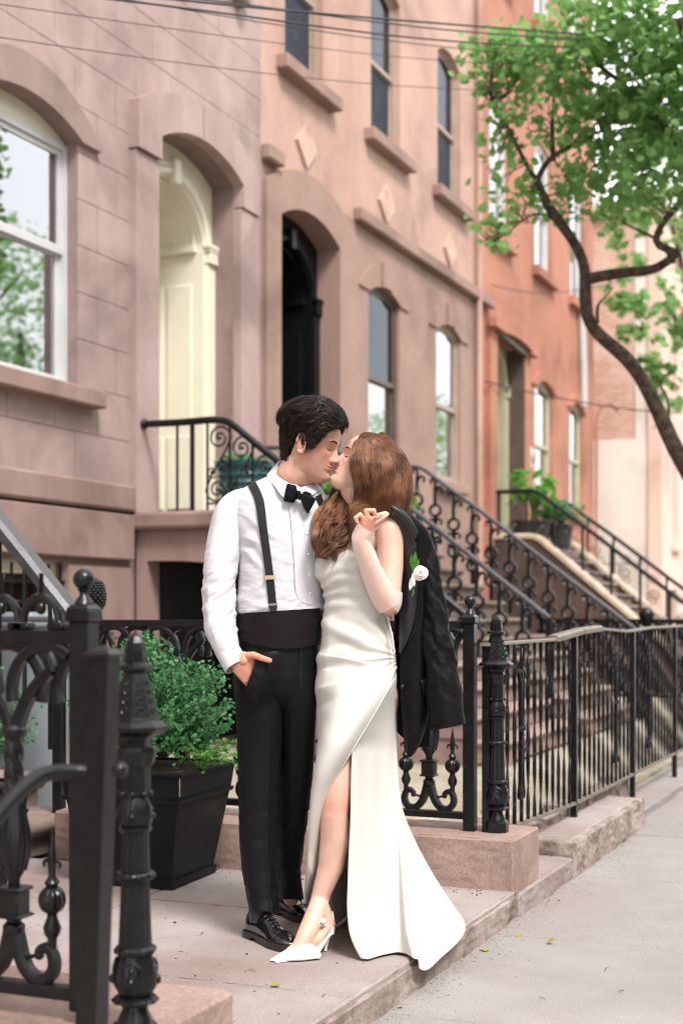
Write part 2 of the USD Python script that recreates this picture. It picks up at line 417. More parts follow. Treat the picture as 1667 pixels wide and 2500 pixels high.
pf = Thing('entry_platform', 'worn bluestone entry platform the couple stands on, one step above the sidewalk', base=(4.5, 2.7, 0), kind='structure')
px_ = [1.6, 2.72, 3.86, 4.87, 5.60]
for k, (a, b) in enumerate(zip(px_[:-1], px_[1:])):
    pf.part('platform_slab', rough_box(a + 0.003, b - 0.003, KY + rngg.uniform(0, .006), 2.93, -0.02, 0.11, amp=0.007, seed=k), 'bluestone', smooth=40)
    pf.part('platform_slab', bx(a + 0.003 - .13, b - 0.003 - .13, 2.936, 3.9, -0.02, 0.1095 + 0.001 * (k % 2), 0.004), 'bluestone')
pf.part('kerb_face', rough_box(1.6, 5.585, KY - 0.006, KY + 0.06, -0.02, 0.092, amp=0.014, cell=0.02, seed=9), 'kerb_stone', smooth=50)

# kerb stones in front of the right-hand railing
ks = Thing('areaway_kerb', 'broken bluestone kerb stones under the iron railing on the right', base=(7, 1.7, 0), kind='structure')
ks.part('kerb_slab', rough_box(5.62, 6.52, KY - 0.01, 1.90, -0.03, 0.095, amp=0.012, seed=21), 'bluestone', smooth=45)
ks.part('kerb_slab', rough_box(6.54, 8.25, KY - 0.015, 1.90, -0.03, 0.165, amp=0.018, seed=22), 'kerb_stone', smooth=45)
ks.part('kerb_top', rough_box(6.60, 8.2, KY + 0.02, 1.93, 0.09, 0.172, amp=0.008, seed=25), 'bluestone', smooth=45)
ks.part('kerb_slab', rough_box(8.28, 13.0, KY + 0.05, 1.93, -0.03, 0.055, amp=0.012, seed=23), 'sidewalk_stone', smooth=45)
for k in range(9):
    x = 5.95 + k * 0.33 + rngg.uniform(-.05, .05)
    ks.part('loose_stone', rough_box(x, x + rngg.uniform(.18, .3), 1.80, 1.93, 0.06, (0.16 if x < 6.4 else 0.22) + rngg.uniform(-.02, .02), amp=0.02, seed=40 + k), 'kerb_stone', smooth=45)

# areaways (little front yards)
yd = single('areaway', rough_box(5.95, 15.2, 1.94, 6.2, -0.05, 0.075, amp=0.03, cell=0.1, seed=31), 'areaway_ground', label='sandy front yard behind the railing with weeds', kind='structure', smooth=50)
yd2 = single('areaway', bx(15.2, 36, 1.6, 12, -0.05, 0.07), 'areaway_ground', label='paved front yards farther down the street', kind='structure')
yd3 = single('areaway', bx(-6, 5.95, 3.9, 6.2, -0.05, 0.075), 'areaway_ground', label='yard beside the near stoop', kind='structure')
rb = Thing('cobble_border', 'row of half buried cobbles behind the iron fence panel', 'stones', base=(6.5, 2.6, 0))
for k in range(34):
    x = rngg.uniform(6.05, 7.7); y = rngg.uniform(2.0, 3.6)
    s = rough_box(-.11, .11, -.08, .08, -.06, .05, amp=0.03, cell=0.05, seed=60 + k)
    rb.part('cobble', place(s, (x, y, 0.06 + rngg.uniform(-.015, .02)), rngg.uniform(0, 3)), 'tan_stone' if k % 3 else 'kerb_stone', smooth=60)

# plinths of the gateway
def plinth(name, label, x0, x1, y0, y1):
    t = Thing('plinth', label, 'plinth', base=((x0 + x1) / 2, (y0 + y1) / 2, 0.1), group='gateway plinths')
    t.part('block', rough_box(x0, x1, y0, y1, 0.085, 0.318, amp=0.006, cell=0.03, seed=int(x0 * 10)), 'plinth_stone', smooth=45)
    return t
plinth('plinth', 'brown stone plinth beyond the couple carrying the fence panel and cast iron post', 5.565, 5.97, KY + 0.004, 3.80)
plinth('plinth', 'brown stone plinth in the bottom left foreground under the iron gate posts', 2.56, 3.10, KY, 3.2)

# ================================================================ houses
def parlour(h, x0, x1, z0, zs, zc, Y=FY):
    h.part('window_filler', xz(arch_poly(x0, x1, zs - .03, zs + .02, zc).intersection(sbox(x0, zs - .02, x1, zc + 1)), Y + .125, Y + .16), 'cream_paint', smooth=False)
    return (x0, x1, z0, zs - .02, zs - .02)
def window(h, x0, x1, z0, zs, zc, Y=FY, frame='brown_paint', rail=0.5, inset=0.16, wall=None, bare=False, fw=0.055, curtain=None, lower_open=False, thin=0.04, seed=0, shade=None, glass=('window_glass', 'window_glass')):
    """a double-hung sash window in an opening; returns the opening polygon"""
    op = arch_poly(x0, x1, z0, zs, zc)
    inn = op.buffer(-fw, join_style=2)
    y = Y + inset
    f = h.part('window', xz(op.buffer(0.002).difference(inn), y, y + 0.09), frame)
    zr = z0 + (zs - z0) * rail
    h.part('sash_rail', bx(x0 + fw * .6, x1 - fw * .6, y - 0.012 + .02, y + 0.05, zr - 0.025, zr + 0.025), frame, parent=f)
    # sashes
    up = inn.intersection(sbox(x0, zr, x1, zc + 1)); lo = inn.intersection(sbox(x0, z0, x1, zr))
    for q, yy, nm, gm in ((up, y + 0.022, 'upper_sash', glass[0]), (lo, y + 0.045, 'lower_sash', glass[1])):
        s = q.difference(q.buffer(-thin, join_style=2))
        h.part(nm, xz(s, yy, yy + 0.035), frame, parent=f)
        h.part('pane', xz(q.buffer(-thin * .8, join_style=2), yy + 0.014, yy + 0.019), gm, smooth=False, parent=f)
        if gm == 'dim_glass' and nm == 'lower_sash':
            h.part('insect_screen', xz(q.buffer(-thin * .5, join_style=2), yy + 0.002, yy + 0.006), 'insect_screen', smooth=False, parent=f)
    if curtain:
        n = 60
        for (a, b) in curtain:
            xs_ = np.linspace(a, b, n)
            yy = y + 0.17 + 0.018 * np.sin(np.arange(n) * 1.25 + seed)
            G = np.array([[(xx, yv, zz) for xx, yv in zip(xs_, yy)] for zz in (z0 + .03, zc - .02)])
            h.part('curtain', T(G.reshape(-1, 3), grid_faces(2, n, False), process=False), 'curtain', smooth=True, parent=f)
    if shade:
        h.part('blind', xz(op.intersection(sbox(x0, shade, x1, zc + 1)).buffer(-.03), y + 0.10, y + 0.105), 'curtain', smooth=False, parent=f)
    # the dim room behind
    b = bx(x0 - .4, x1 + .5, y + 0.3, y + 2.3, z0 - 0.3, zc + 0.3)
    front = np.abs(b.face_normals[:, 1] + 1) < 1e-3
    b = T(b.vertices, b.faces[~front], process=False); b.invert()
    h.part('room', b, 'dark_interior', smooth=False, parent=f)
    return op
def sill(h, x0, x1, z0, z1, Y=FY, mat='brownstone_trim', out=0.11, blocks=False):
    h.part('window_sill', bx(x0, x1, Y - out, Y + 0.15, z0, z1, 0.012), mat)
    if blocks:
        for x in (x0 + .02, x1 - .17):
            h.part('sill_bracket', bx(x, x + .15, Y - out * .8, Y + .002, z0 - .19, z0 - .002, .02), mat)
def hood_ring(x0, x1, zs, zc, w, ext=0.0, flat=0.0):
    o = arch_poly(x0 - w - ext, x1 + w + ext, zs - 0.0, zs + 0.02 + flat, zc + w)
    i = arch_poly(x0, x1, zs - 1, zs, zc)
    return o.difference(i)
def door_case(h, x0, x1, zl, zs, zc, Y, mat, door_mat, group_name='entrance', deep=0.75):
    """round-arched timber vestibule standing inside the stone opening"""
    y = Y + 0.24
    op = arch_poly(x0, x1, zl, zs, zc)
    a0, a1 = x0 + 0.17, x1 - 0.17
    r = (a1 - a0) / 2
    arch = arch_poly(a0, a1, zl, zs - r * 0.98, zs - 0.10 + 0.0, 28)
    d = h.part(group_name, xz(op.buffer(0.02).difference(arch), y, y + 0.07), mat)
    # archivolt and keystone
    c, zsp = (a0 + a1) / 2, zs - r * 0.98
    ang = np.linspace(0, pi, 40)
    zr_ = (zs - 0.10 - zsp)
    P = np.stack([c + (r + 0.045) * np.cos(ang), np.full(40, y - 0.01), zsp + (zr_ + 0.045) * np.sin(ang)], -1)
    h.part('archivolt', tube(P, 0.035, 8), mat, parent=d)
    P2 = P.copy(); P2[:, 0] = c + (r + 0.105) * np.cos(ang); P2[:, 2] = zsp + (zr_ + .10) * np.sin(ang)
    h.part('archivolt', tube(P2[4:-4], 0.018, 6), mat, parent=d)
    h.part('keystone', bx(c - .06, c + .06, y - 0.075, y + .01, zs - .16, min(zc - .02, zs + .06), .012), mat, parent=d)
    for sx in (a0 - 0.105, a1 + 0.105):
        h.part('pilaster', bx(sx - .075, sx + .075, y - 0.035, y + .005, zl, zsp - .16, .008), mat, parent=d)
        for q, (w_, za, zb) in enumerate(((.085, -.16, -.12), (.078, -.12, -.05), (.095, -.05, -.02), (.11, -.02, .02))):
            h.part('capital', bx(sx - w_, sx + w_, y - 0.03 - w_ * .45, y + .005, zsp + za, zsp + zb, .006), mat, parent=d)
    # vestibule barrel and side panels
    inner = arch.buffer(0.0)
    shell = arch_poly(a0 - .05, a1 + .05, zl, zsp, zs - .05, 28).difference(inner)
    h.part('vestibule', xz(shell, y + 0.07, y + deep), mat, parent=d)
    for za, zb in ((zl + .15, zl + .85), (zl + 1.0, zsp - .35)):
        for k in range(2):
            yy = y + .12 + k * (deep - .12) / 2
            h.part('side_panel', bx(a1 - .018, a1 + .005, yy, yy + (deep - .22) / 2, za, zb, .008), mat, parent=d)
    for k in range(3):
        yy = y + 0.10 + k * (deep - .2) / 2.6
        G = np.stack([c + (r - .012) * np.cos(ang), np.full(40, yy), zsp + (zr_ - .012) * np.sin(ang)], -1)
        h.part('vault_rib', tube(G, 0.016, 6), mat, parent=d)
    h.part('vestibule_capital', bx(a1 - .05, a1 + .01, y + .07, y + deep, zsp - .06, zsp + .01, .008), mat, parent=d)
    # the door leaf
    yd_ = y + deep
    h.part('fanlight_wall', xz(arch_poly(a0 - .06, a1 + .06, zl, zsp, zs - .04, 28), yd_ + .05, yd_ + .09), mat, parent=d)
    for k, (xa, xb) in enumerate(((a0, c - .004), (c + .004, a1))):
        h.part('door_leaf', bx(xa, xb, yd_, yd_ + .05, zl + .02, zsp - .1, .004), door_mat, parent=d)
        for za, zb in ((zl + .2, zl + .8), (zl + .95, zsp - .35)):
            h.part('door_panel', bx(xa + .1, xb - .1, yd_ - .018, yd_ + .002, za, zb, .01), door_mat, parent=d)
    h.part('door_knob', sph((c - .06, yd_ - .05, zl + 1.0), .032, 2), 'worn_rail', parent=d)
    return op

# ---------------------------------------------------------------- house 1: scored brownstone with the cream doorway
B1 = (4.2, 12.62)
h1 = Thing('row_house', 'mauve brownstone house of scored blocks with the cream arched doorway', 'house', base=(8.4, FY, 0), group=None)
D1 = (10.53, 12.06); D1z = (2.06, 5.28, 5.47)
win_l = (8.00, 9.41, 2.98, 4.90, 5.06)
win_u = (10.85, 12.02, 7.36, 9.2, 9.4)
win_u2 = (7.5, 8.75, 7.36, 9.2, 9.4)
win_b = (7.7, 9.25, 0.55, 1.62, 1.62)
base_z = 2.28
ops1 = [arch_poly(*D1, D1z[0], D1z[1], D1z[2]), arch_poly(*win_l), arch_poly(*win_u), arch_poly(*win_u2)]
front = Polygon([(B1[0], -0.1), (B1[1], -0.1), (B1[1], 11.5), (B1[0], 11.5)])
hole_b = arch_poly(*win_b)
door_low = sbox(10.55, 11.6, 0.0, 1.4)
h1.part('wall', xz(front.difference(unary_union(ops1 + [hole_b])), FY + 0.014, FY + 0.34), 'brownstone_trim', smooth=False)
# the ashlar face, stone by stone
oph1 = unary_union([o.buffer(0.001) for o in ops1])
course, length = 0.364, 0.592
z = base_z; row = 0
while z < 8.9:
    z1 = min(z + course, 8.95)
    x = 7.0 + (0.31 if row % 2 else 0.0)
    edges = [6.4] + list(np.arange(x, B1[1], length)) + [B1[1]]
    for a, b in zip(edges[:-1], edges[1:]):
        if b - a < 0.05:
            continue
        p = sbox(a + 0.003, z + 0.003, b - 0.003, z1 - 0.003).difference(oph1)
        if p.area < 0.01:
            continue
        m = xz(p, FY + rngg.uniform(-0.0015, 0.0015), FY + 0.012)
        if m is not None:
            h1.part('ashlar_block', m, 'brownstone', smooth=False)
    z = z1; row += 1
h1.part('upper_wall', bx(B1[0], B1[1], FY, FY + .013, 8.955, 11.5), 'brownstone', smooth=False)
# water table and basement
h1.part('water_table', bx(B1[0], 10.16, FY - 0.075, FY + 0.013, 2.06, 2.275, 0.02), 'brownstone_base')
h1.part('base_band', bx(B1[0], 10.16, FY - 0.06, FY + 0.013, 1.66, 2.035, 0.012), 'brownstone_base')
bw = Polygon([(B1[0], -.05), (10.16, -.05), (10.16, 1.655), (B1[0], 1.655)]).difference(hole_b)
zb = 0
for za, zbb in ((-.05, .42), (.43, 1.02), (1.03, 1.60)):
    p = bw.intersection(sbox(B1[0], za, 10.16, zbb))
    h1.part('basement_course', xz(p, FY - 0.02, FY + 0.013), 'brownstone_base', smooth=False)
window(h1, *win_b, frame='cream_paint', rail=0.5, inset=0.10)
for x in np.arange(7.8, 9.26, 0.155):
    h1.part('window_bar', tube([(x, FY + .02, .50), (x, FY + .02, 1.60)], 0.012, 6), 'iron')
for zz in (.75, 1.45):
    h1.part('window_bar', bx(7.68, 9.28, FY + .012, FY + .028, zz, zz + .03), 'iron')
h1.part('basement_sill', bx(7.6, 9.4, FY - .09, FY + .05, .44, .55, .012), 'brownstone_base')
# parlour window
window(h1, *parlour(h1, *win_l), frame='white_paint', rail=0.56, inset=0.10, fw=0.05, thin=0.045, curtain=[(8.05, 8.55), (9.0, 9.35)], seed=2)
sill(h1, win_l[0] - .22, win_l[1] + .22, 2.84, 2.975, mat='brownstone_base', out=.13)
h1.part('hood_mould', xz(hood_ring(win_l[0], win_l[1], win_l[3] - .01, win_l[4], .27), FY - .05, FY + .01), 'brownstone_trim')
window(h1, *win_u, frame='tan_paint', rail=0.5)
sill(h1, win_u[0] - .18, win_u[1] + .18, 7.20, 7.35, mat='brownstone_trim', out=.16, blocks=True)
window(h1, *win_u2, frame='tan_paint', rail=0.5)
sill(h1, win_u2[0] - .18, win_u2[1] + .18, 7.20, 7.35, mat='brownstone_trim', out=.16, blocks=True)
# door surround in big blocks
so = Polygon([(10.15, 2.06), (12.44, 2.06), (12.44, 5.48)] + [(x, 5.48 + .30 * (1 - ((x - 11.295) / 1.145) ** 2)) for x in np.linspace(12.44, 10.15, 22)] + [(10.15, 5.48)])
so = so.difference(ops1[0].buffer(0.0005))
for a, b, z0_, z1_, out in ((10.15, 11.25, 5.08, 7, .105), (11.275, 12.10, 5.08, 7, .105), (12.125, 12.44, 5.08, 7, .09), (10.16, 11.0, 2.06, 5.065, .072), (11.8, 12.43, 2.06, 5.065, .072)):
    m = xz(so.intersection(sbox(a, z0_, b, z1_)), FY - out, FY + .012)
    h1.part('surround_block', m, 'brownstone')
door_case(h1, *D1, 2.06, D1z[1], D1z[2], FY, 'cream_paint', 'cream_paint')
h1.part('side_wall', bx(B1[0], B1[0] + .3, FY + .34, 16, 0, 11.5), 'brownstone_trim', smooth=False)
h1.part('back_wall', bx(B1[0], B1[1], 15.7, 16, 0, 11.5), 'brownstone_trim', smooth=False)
h1.part('roof', bx(B1[0], B1[1], FY - .4, 16, 11.5, 11.8), 'brownstone_trim', smooth=False)

# ---------------------------------------------------------------- house 2: pink stucco with the black doorway
B2 = (12.63, 19.68)
h2 = Thing('row_house', 'pink stucco house with diamond tiles and a black arched doorway', 'house', base=(16, FY, 0))
D2 = (13.03, 14.55); D2z = (2.06, 5.27, 5.455)
lowA, lowB = (15.50, 16.54, 3.0, 5.03, 5.13), (17.93, 18.96, 3.0, 5.03, 5.13)
upC, upD, upE = (13.2, 14.16, 6.9, 8.74, 8.88), (15.58, 16.55, 6.9, 8.74, 8.88), (17.98, 18.96, 6.9, 8.74, 8.88)
ops2 = [arch_poly(*D2, *D2z)] + [arch_poly(*w) for w in (lowA, lowB, upC, upD, upE)]
front = Polygon([(B2[0], -.1), (B2[1], -.1), (B2[1], 12.2), (B2[0], 12.2)]).difference(unary_union(ops2))
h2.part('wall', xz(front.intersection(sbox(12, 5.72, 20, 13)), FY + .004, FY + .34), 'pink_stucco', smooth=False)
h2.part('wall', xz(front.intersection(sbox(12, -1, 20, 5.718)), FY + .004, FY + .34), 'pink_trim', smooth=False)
for k, w in enumerate((lowA, lowB)):
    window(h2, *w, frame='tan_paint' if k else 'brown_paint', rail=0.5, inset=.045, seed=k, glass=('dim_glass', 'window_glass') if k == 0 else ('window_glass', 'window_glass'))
    sill(h2, w[0] - .15, w[1] + .15, 2.86, 2.995, mat='pink_trim', out=.10)
    c = (w[0] + w[1]) / 2
    ring = hood_ring(w[0], w[1], w[3] - .02, w[4], .30, 0, 0)
    for a, b, o in ((w[0] - .31, c - .17, .02), (c - .155, c + .155, .05), (c + .17, w[1] + .31, .02)):
        h2.part('voussoir', xz(ring.intersection(sbox(a, 5.0, b, 5.50 if o < .03 else 5.6)), FY - o, FY + .004), 'pink_trim')
for w in (upC, upD, upE):
    window(h2, *w, frame='tan_paint', rail=0.5, inset=.075, glass=('dim_glass', 'dim_glass'))
    sill(h2, w[0] - .21, w[1] + .27, 6.74, 6.885, mat='pink_trim', out=.13)
for xc_ in (13.70, 16.05, 18.47):
    h2.part('diamond_tile', xz(Polygon([(xc_ - .25, 6.16), (xc_, 5.92), (xc_ + .25, 6.16), (xc_, 6.40)]), FY - .03, FY + .004), 'pale_tile')
h2.part('string_course', bx(15.05, 20.32, FY - .10, FY + .003, 5.72, 5.87, .015), 'pink_trim')
h2.part('string_course', bx(12.64, 13.0, FY - .10, FY + .003, 5.72, 5.87, .015), 'pink_trim')
so = Polygon([(12.69, 2.06), (15.06, 2.06), (15.06, 5.5)] + [(x, 5.5 + .36 * (1 - ((x - 13.83) / 1.22) ** 2)) for x in np.linspace(15.06, 12.69, 22)] + [(12.69, 5.5)])
h2.part('door_surround', xz(so.difference(ops2[0]), FY - .04, FY + .003), 'pink_trim')
door_case(h2, *D2, 2.06, D2z[1], D2z[2], FY, 'black_paint', 'black_paint')
h2.part('downpipe', tube([(19.60, FY - .07, .1), (19.60, FY - .07, 12)], .045, 8), 'pink_stucco')
h2.part('back_wall', bx(B2[0], B2[1], 15.7, 16, 0, 12.2), 'brownstone_trim', smooth=False)
h2.part('roof', bx(B2[0], B2[1], FY - .4, 16, 12.2, 12.5), 'brownstone_trim', smooth=False)

# ---------------------------------------------------------------- house 3: orange red stucco
B3 = (19.69, 27.25)
h3 = Thing('row_house', 'orange red stucco house with white sash windows behind the leaning tree', 'house', base=(23.5, FY, 0))
D3 = (20.55, 22.1); D3z = (2.2, 5.40, 5.46)
lows = [(22.95, 24.1, 3.05, 5.0, 5.12), (25.35, 26.35, 3.05, 4.95, 5.07)]
ups = [(20.4, 21.35, 6.95, 8.95, 9.1), (22.95, 23.95, 6.95, 8.95, 9.1), (25.4, 26.35, 6.95, 8.95, 9.1)]
tops = [(20.4, 21.35, 11.0, 12.8, 12.9), (22.95, 23.95, 11.0, 12.8, 12.9), (25.4, 26.35, 11.0, 12.8, 12.9)]
ops3 = [arch_poly(*D3, *D3z)] + [arch_poly(*w) for w in lows + ups + tops]
front = Polygon([(B3[0], -.1), (B3[1], -.1), (B3[1], 14.2), (B3[0], 14.2)]).difference(unary_union(ops3))
h3.part('wall', xz(front, FY + .02, FY + .34), 'red_stucco', smooth=False)
for k, w in enumerate(lows):
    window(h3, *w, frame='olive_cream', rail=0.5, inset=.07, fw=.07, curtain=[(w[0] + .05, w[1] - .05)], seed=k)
    sill(h3, w[0] - .12, w[1] + .12, 2.9, 3.045, Y=FY + .02, mat='red_stucco', out=.1)
    h3.part('hood_mould', xz(hood_ring(w[0], w[1], w[3] - .02, w[4], .2), FY - .03, FY + .02), 'red_stucco')
for k, w in enumerate(ups + tops):
    window(h3, *w, frame='white_paint', rail=0.5, inset=.06, fw=.08, thin=.06, curtain=[(w[0] + .05, w[1] - .05)], seed=k)
    sill(h3, w[0] - .16, w[1] + .2, w[2] - .17, w[2] - .005, Y=FY + .02, mat='red_stucco', out=.12)
so = Polygon([(20.2, 2.2), (22.42, 2.2), (22.42, 5.35)] + [(x, 5.55 + .16 * math.cos((x - 21.3) / 1.12 * pi / 2)) for x in np.linspace(22.42, 20.2, 16)])
h3.part('door_surround', xz(so.difference(ops3[0]), FY - .06, FY + .019), 'red_stucco')
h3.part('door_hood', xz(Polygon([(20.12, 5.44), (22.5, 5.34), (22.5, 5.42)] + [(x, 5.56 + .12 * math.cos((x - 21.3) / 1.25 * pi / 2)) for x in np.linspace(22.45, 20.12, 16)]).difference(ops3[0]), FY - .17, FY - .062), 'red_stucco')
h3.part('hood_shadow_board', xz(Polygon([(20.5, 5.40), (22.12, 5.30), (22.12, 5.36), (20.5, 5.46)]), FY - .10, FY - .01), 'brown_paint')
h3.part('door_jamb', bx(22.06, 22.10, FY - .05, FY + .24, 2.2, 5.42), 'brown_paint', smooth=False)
door_case(h3, *D3, 2.2, D3z[1], D3z[2], FY, 'olive_cream', 'olive_cream')
h3.part('downpipe', tube([(27.15, FY - .06, .1), (27.15, FY - .06, 4.9), (27.2, FY - .12, 5.15), (27.3, FY - .3, 5.25), (27.42, FY - .42, 5.1)], .03, 8), 'red_stucco')
h3.part('drain_pipe', tube([(26.15, FY - .05, 5.05), (26.12, FY - .05, 5.7), (26.0, FY - .05, 6.6), (26.05, FY - .05, 7.4)], .07, 8), 'white_paint')
h3.part('wall_plaque', lathe([(0.0, 0), (.11, 0), (.12, .02), (.09, .04), (0.0, .045)], 20), 'cream_paint', local=True)
q = h3.part('plaque_rim', lathe([(0.0, 0), (.11, 0), (.12, .02), (.09, .04), (0.0, .045)], 20), 'cream_paint', local=True)
for nm, mt, sc in (('wall_plaque', 'cream_paint', 1.0), ('plaque_rim', 'tan_paint', .55)):
    stage.RemovePrim(h3.path + '/' + nm)
    l = lathe([(0.0, 0), (.11, 0), (.12, .02), (.09, .04), (0.0, .045)], 20, sq=(sc, 1.5 * sc))
    l.apply_transform(trimesh.transformations.rotation_matrix(pi / 2, [1, 0, 0]))
    l.apply_translation((22.65, FY + (.018 if sc == 1 else -.03), 3.75))
    usdkit.mesh(stage, h3.path + '/' + nm, T(l.vertices - h3.base, l.faces), MAT[mt], smooth=35)
h3.part('end_wall', bx(B3[1] - .3, B3[1], FY + .34, 16, 0, 14.2), 'red_stucco', smooth=False)
h3.part('back_wall', bx(B3[0], B3[1], 15.7, 16, 0, 14.2), 'red_stucco', smooth=False)
h3.part('roof', bx(B3[0], B3[1], FY - .4, 16, 14.2, 14.5), 'brownstone_trim', smooth=False)

# ---------------------------------------------------------------- house 4: old brick gable behind a gap, pale front
mk('brick_wall', {
    'g': ('geometry', {}), 'mp': ('mapping', {'rotation': (0, 0, pi / 2)}), 'sx': ('separate_xyz', {}), 'cx': ('combine_xyz', {}),
    'bk': ('brick_texture', {'color1': (.40, .175, .12), 'color2': (.52, .28, .20), 'mortar': (.58, .48, .41), 'scale': 1.0, 'brick_width': .21, 'row_height': .072, 'mortar_size': .010, 'bias': -.1}),
    'n': ('noise_texture', {'scale': 0.9, 'detail': 6, 'roughness': .65}), 'r': ('rgb_ramp', {'ramp': [(.46, (0, 0, 0)), (.68, (1, 1, 1))]}),
    'm': ('mix', {'color2': (.58, .45, .39)}), 'k': ('math', {'math_type': 'multiply', 'value2': .8}), 'p': ('principled_bsdf', {'roughness': .9})},
    [('g.position', 'sx.vector'), ('sx.y', 'cx.x'), ('sx.z', 'cx.y'), ('cx.vector', 'bk.vector'), ('g.position', 'n.vector'), ('n.fac', 'r.fac'), ('r.color', 'k.value1'), ('k.value', 'm.fac'), ('bk.color', 'm.color1'), ('m.color', 'p.base_color')])
h4 = Thing('corner_house', 'far house with a bare brick side wall above pale render', 'house', base=(37, 6.4, 0))
h4.part('gable_wall', bx(34.0, 34.3, 6.42, 13, 5.35, 10.8), 'brick_wall', smooth=False)
h4.part('render_patch', bx(33.96, 34.3, 6.42, 13, 0, 5.346), 'pale_stucco', smooth=False)
h4.part('render_patch', bx(33.97, 33.998, 6.42, 6.75, 5.35, 10.8), 'pale_stucco', smooth=False)
wins4 = [(35.25, 36.0, 2.9, 5.4, 5.5), (37.6, 38.4, 2.9, 5.4, 5.5), (35.25, 36.0, 7.0, 9.0, 9.1)]
front = sbox(33.9, -.1, 44, 10.8).difference(unary_union([arch_poly(*w) for w in wins4] + [sbox(35.0, 0, 36.0, 1.75)]))
h4.part('front_wall', xz(front, 6.1, 6.42), 'pale_pink', smooth=False)
for w in wins4:
    window(h4, *w, Y=6.1, frame='white_paint', rail=.5, inset=.12, fw=.08, curtain=[(w[0], w[1])])
    sill(h4, w[0] - .15, w[1] + .15, w[2] - .2, w[2] - .005, Y=6.1, mat='pale_pink')
h4.part('cellar_door', bx(35.0, 36.0, 6.3, 6.36, 0, 1.75), 'dark_interior')
for zz in (8.2, 8.9, 9.9):
    h4.part('band', bx(33.9, 44, 6.02, 6.1, zz, zz + .14, .02), 'pale_pink')
h4.part('roof', bx(33.8, 44, 5.9, 13, 10.8, 11.05), 'pale_stucco', smooth=False)
gt = Thing('mesh_gate', 'low grey metal gate against the pale rendered wall', 'gate', base=(33.5, 6.9, 0))
for y in (6.55, 7.05, 7.5):
    gt.part('gate_post', tube([(33.6, y, 0), (33.6, y, 2.35)], .025, 6), 'bin_grey')
gt.part('gate_rail', tube([(33.6, 6.5, 2.35), (33.6, 7.55, 2.35)], .025, 6), 'bin_grey')
gt.part('gate_rail', tube([(33.6, 6.5, .3), (33.6, 7.55, .3)], .025, 6), 'bin_grey')

# ================================================================ stoops
def stoop(label, x0, x1, zl, ytop, ybot, n, mat, arch=False, side_mat=None):
    t = Thing('stoop', label, 'stoop', base=((x0 + x1) / 2, (ytop + ybot) / 2, 0.1))
    sm = side_mat or mat
    rise = (zl - 0.1) / (n + 1); run = (ytop - ybot) / n
    t.part('landing', bx(x0 - .05, x1 + .05, ytop - .04, FY - .02, zl - .14, zl, .025), mat)
    for k in range(n):
        zt = zl - (k + 1) * rise; y1 = ytop - k * run; y0 = y1 - run
        t.part('tread', bx(x0, x1, y0 - .035, y1 - .001, zt - .055, zt, .022), mat)
        t.part('riser', bx(x0 + .03, x1 - .03, y0 + .004, y1 + .04, zt - rise + .001, zt - .056), mat, smooth=False)
    # side walls
    poly = Polygon([(FY - .02, -.05), (FY - .02, zl - .142)] + [(ytop + .02, zl - .142)] + [p for k in range(n) for p in ((ytop - k * run + (.0 if k else 0), zl - (k + 1) * rise - .058), (ytop - (k + 1) * run, zl - (k + 1) * rise - .058))] + [(ybot, -.05)])
    poly = poly.buffer(0)
    if arch:
        ap = Polygon([(FY - .12, -.1), (4.55, -.1), (4.55, .6)] + [(y, 1.18 + (1.66 - 1.18) * math.sqrt(max(0, 1 - ((y - 5.95) / 1.4) ** 2))) for y in np.linspace(4.56, FY - .12, 20)])
        poly = poly.difference(ap)
    t.part('side_wall', yz(poly, x0 + .045, x0 + .25), sm, smooth=False)
    t.part('side_wall', yz(poly, x1 - .25, x1 - .045), sm, smooth=False)
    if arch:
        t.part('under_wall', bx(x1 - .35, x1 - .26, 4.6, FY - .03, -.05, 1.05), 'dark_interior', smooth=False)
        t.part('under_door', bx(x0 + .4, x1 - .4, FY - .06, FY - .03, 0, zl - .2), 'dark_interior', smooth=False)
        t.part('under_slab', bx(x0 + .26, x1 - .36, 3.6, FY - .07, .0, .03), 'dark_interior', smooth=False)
    return t
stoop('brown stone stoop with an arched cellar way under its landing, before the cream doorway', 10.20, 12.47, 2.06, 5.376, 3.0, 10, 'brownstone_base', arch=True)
stoop('brown stone stoop rising to the black doorway', 12.9, 15.05, 2.06, 5.376, 3.0, 10, 'step_stone')
s3 = stoop('dark brown sided stoop with pale capped walls before the orange house', 20.62, 22.5, 2.2, 5.40, 2.9, 11, 'step_stone', side_mat='stringer_brown')
for nm, xx in (('a', 20.36), ('b', 22.5)):
    y0, z0_, y1, z1_ = 5.5, 2.30, 3.55, .66
    side = Polygon([(FY - .03, 0), (FY - .03, 2.30), (y0, z0_), (y1, z1_), (y1 - .12, z1_ - .22), (y1 - .16, 0)])
    s3.part('stringer_wall', yz(side, xx, xx + .26), 'stringer_brown', smooth=False)
    sl_ = (z0_ - z1_) / (y0 - y1)
    P = np.array([(xx + .13, FY - .03, 2.34), (xx + .13, y0 + .10, 2.34), (xx + .13, y0 + .02, 2.325), (xx + .13, y0 - .05, z0_ + .03 - .05 * sl_)] + [(xx + .13, y, z1_ + .03 + sl_ * (y - y1)) for y in np.linspace(y0 - .2, y1 + .06, 12)] + [(xx + .13, y1 - .03, z1_ - .02), (xx + .13, y1 - .10, z1_ - .14), (xx + .13, y1 - .15, z1_ - .30), (xx + .13, y1 - .17, .2)])
    s3.part('wall_cap', tube(P, 1.0, prof=[(-.15, -.03), (.15, -.03), (.15, .02), (.12, .045), (-.12, .045), (-.15, .02)], up=(0, 0.001, 1)), 'tan_stone')
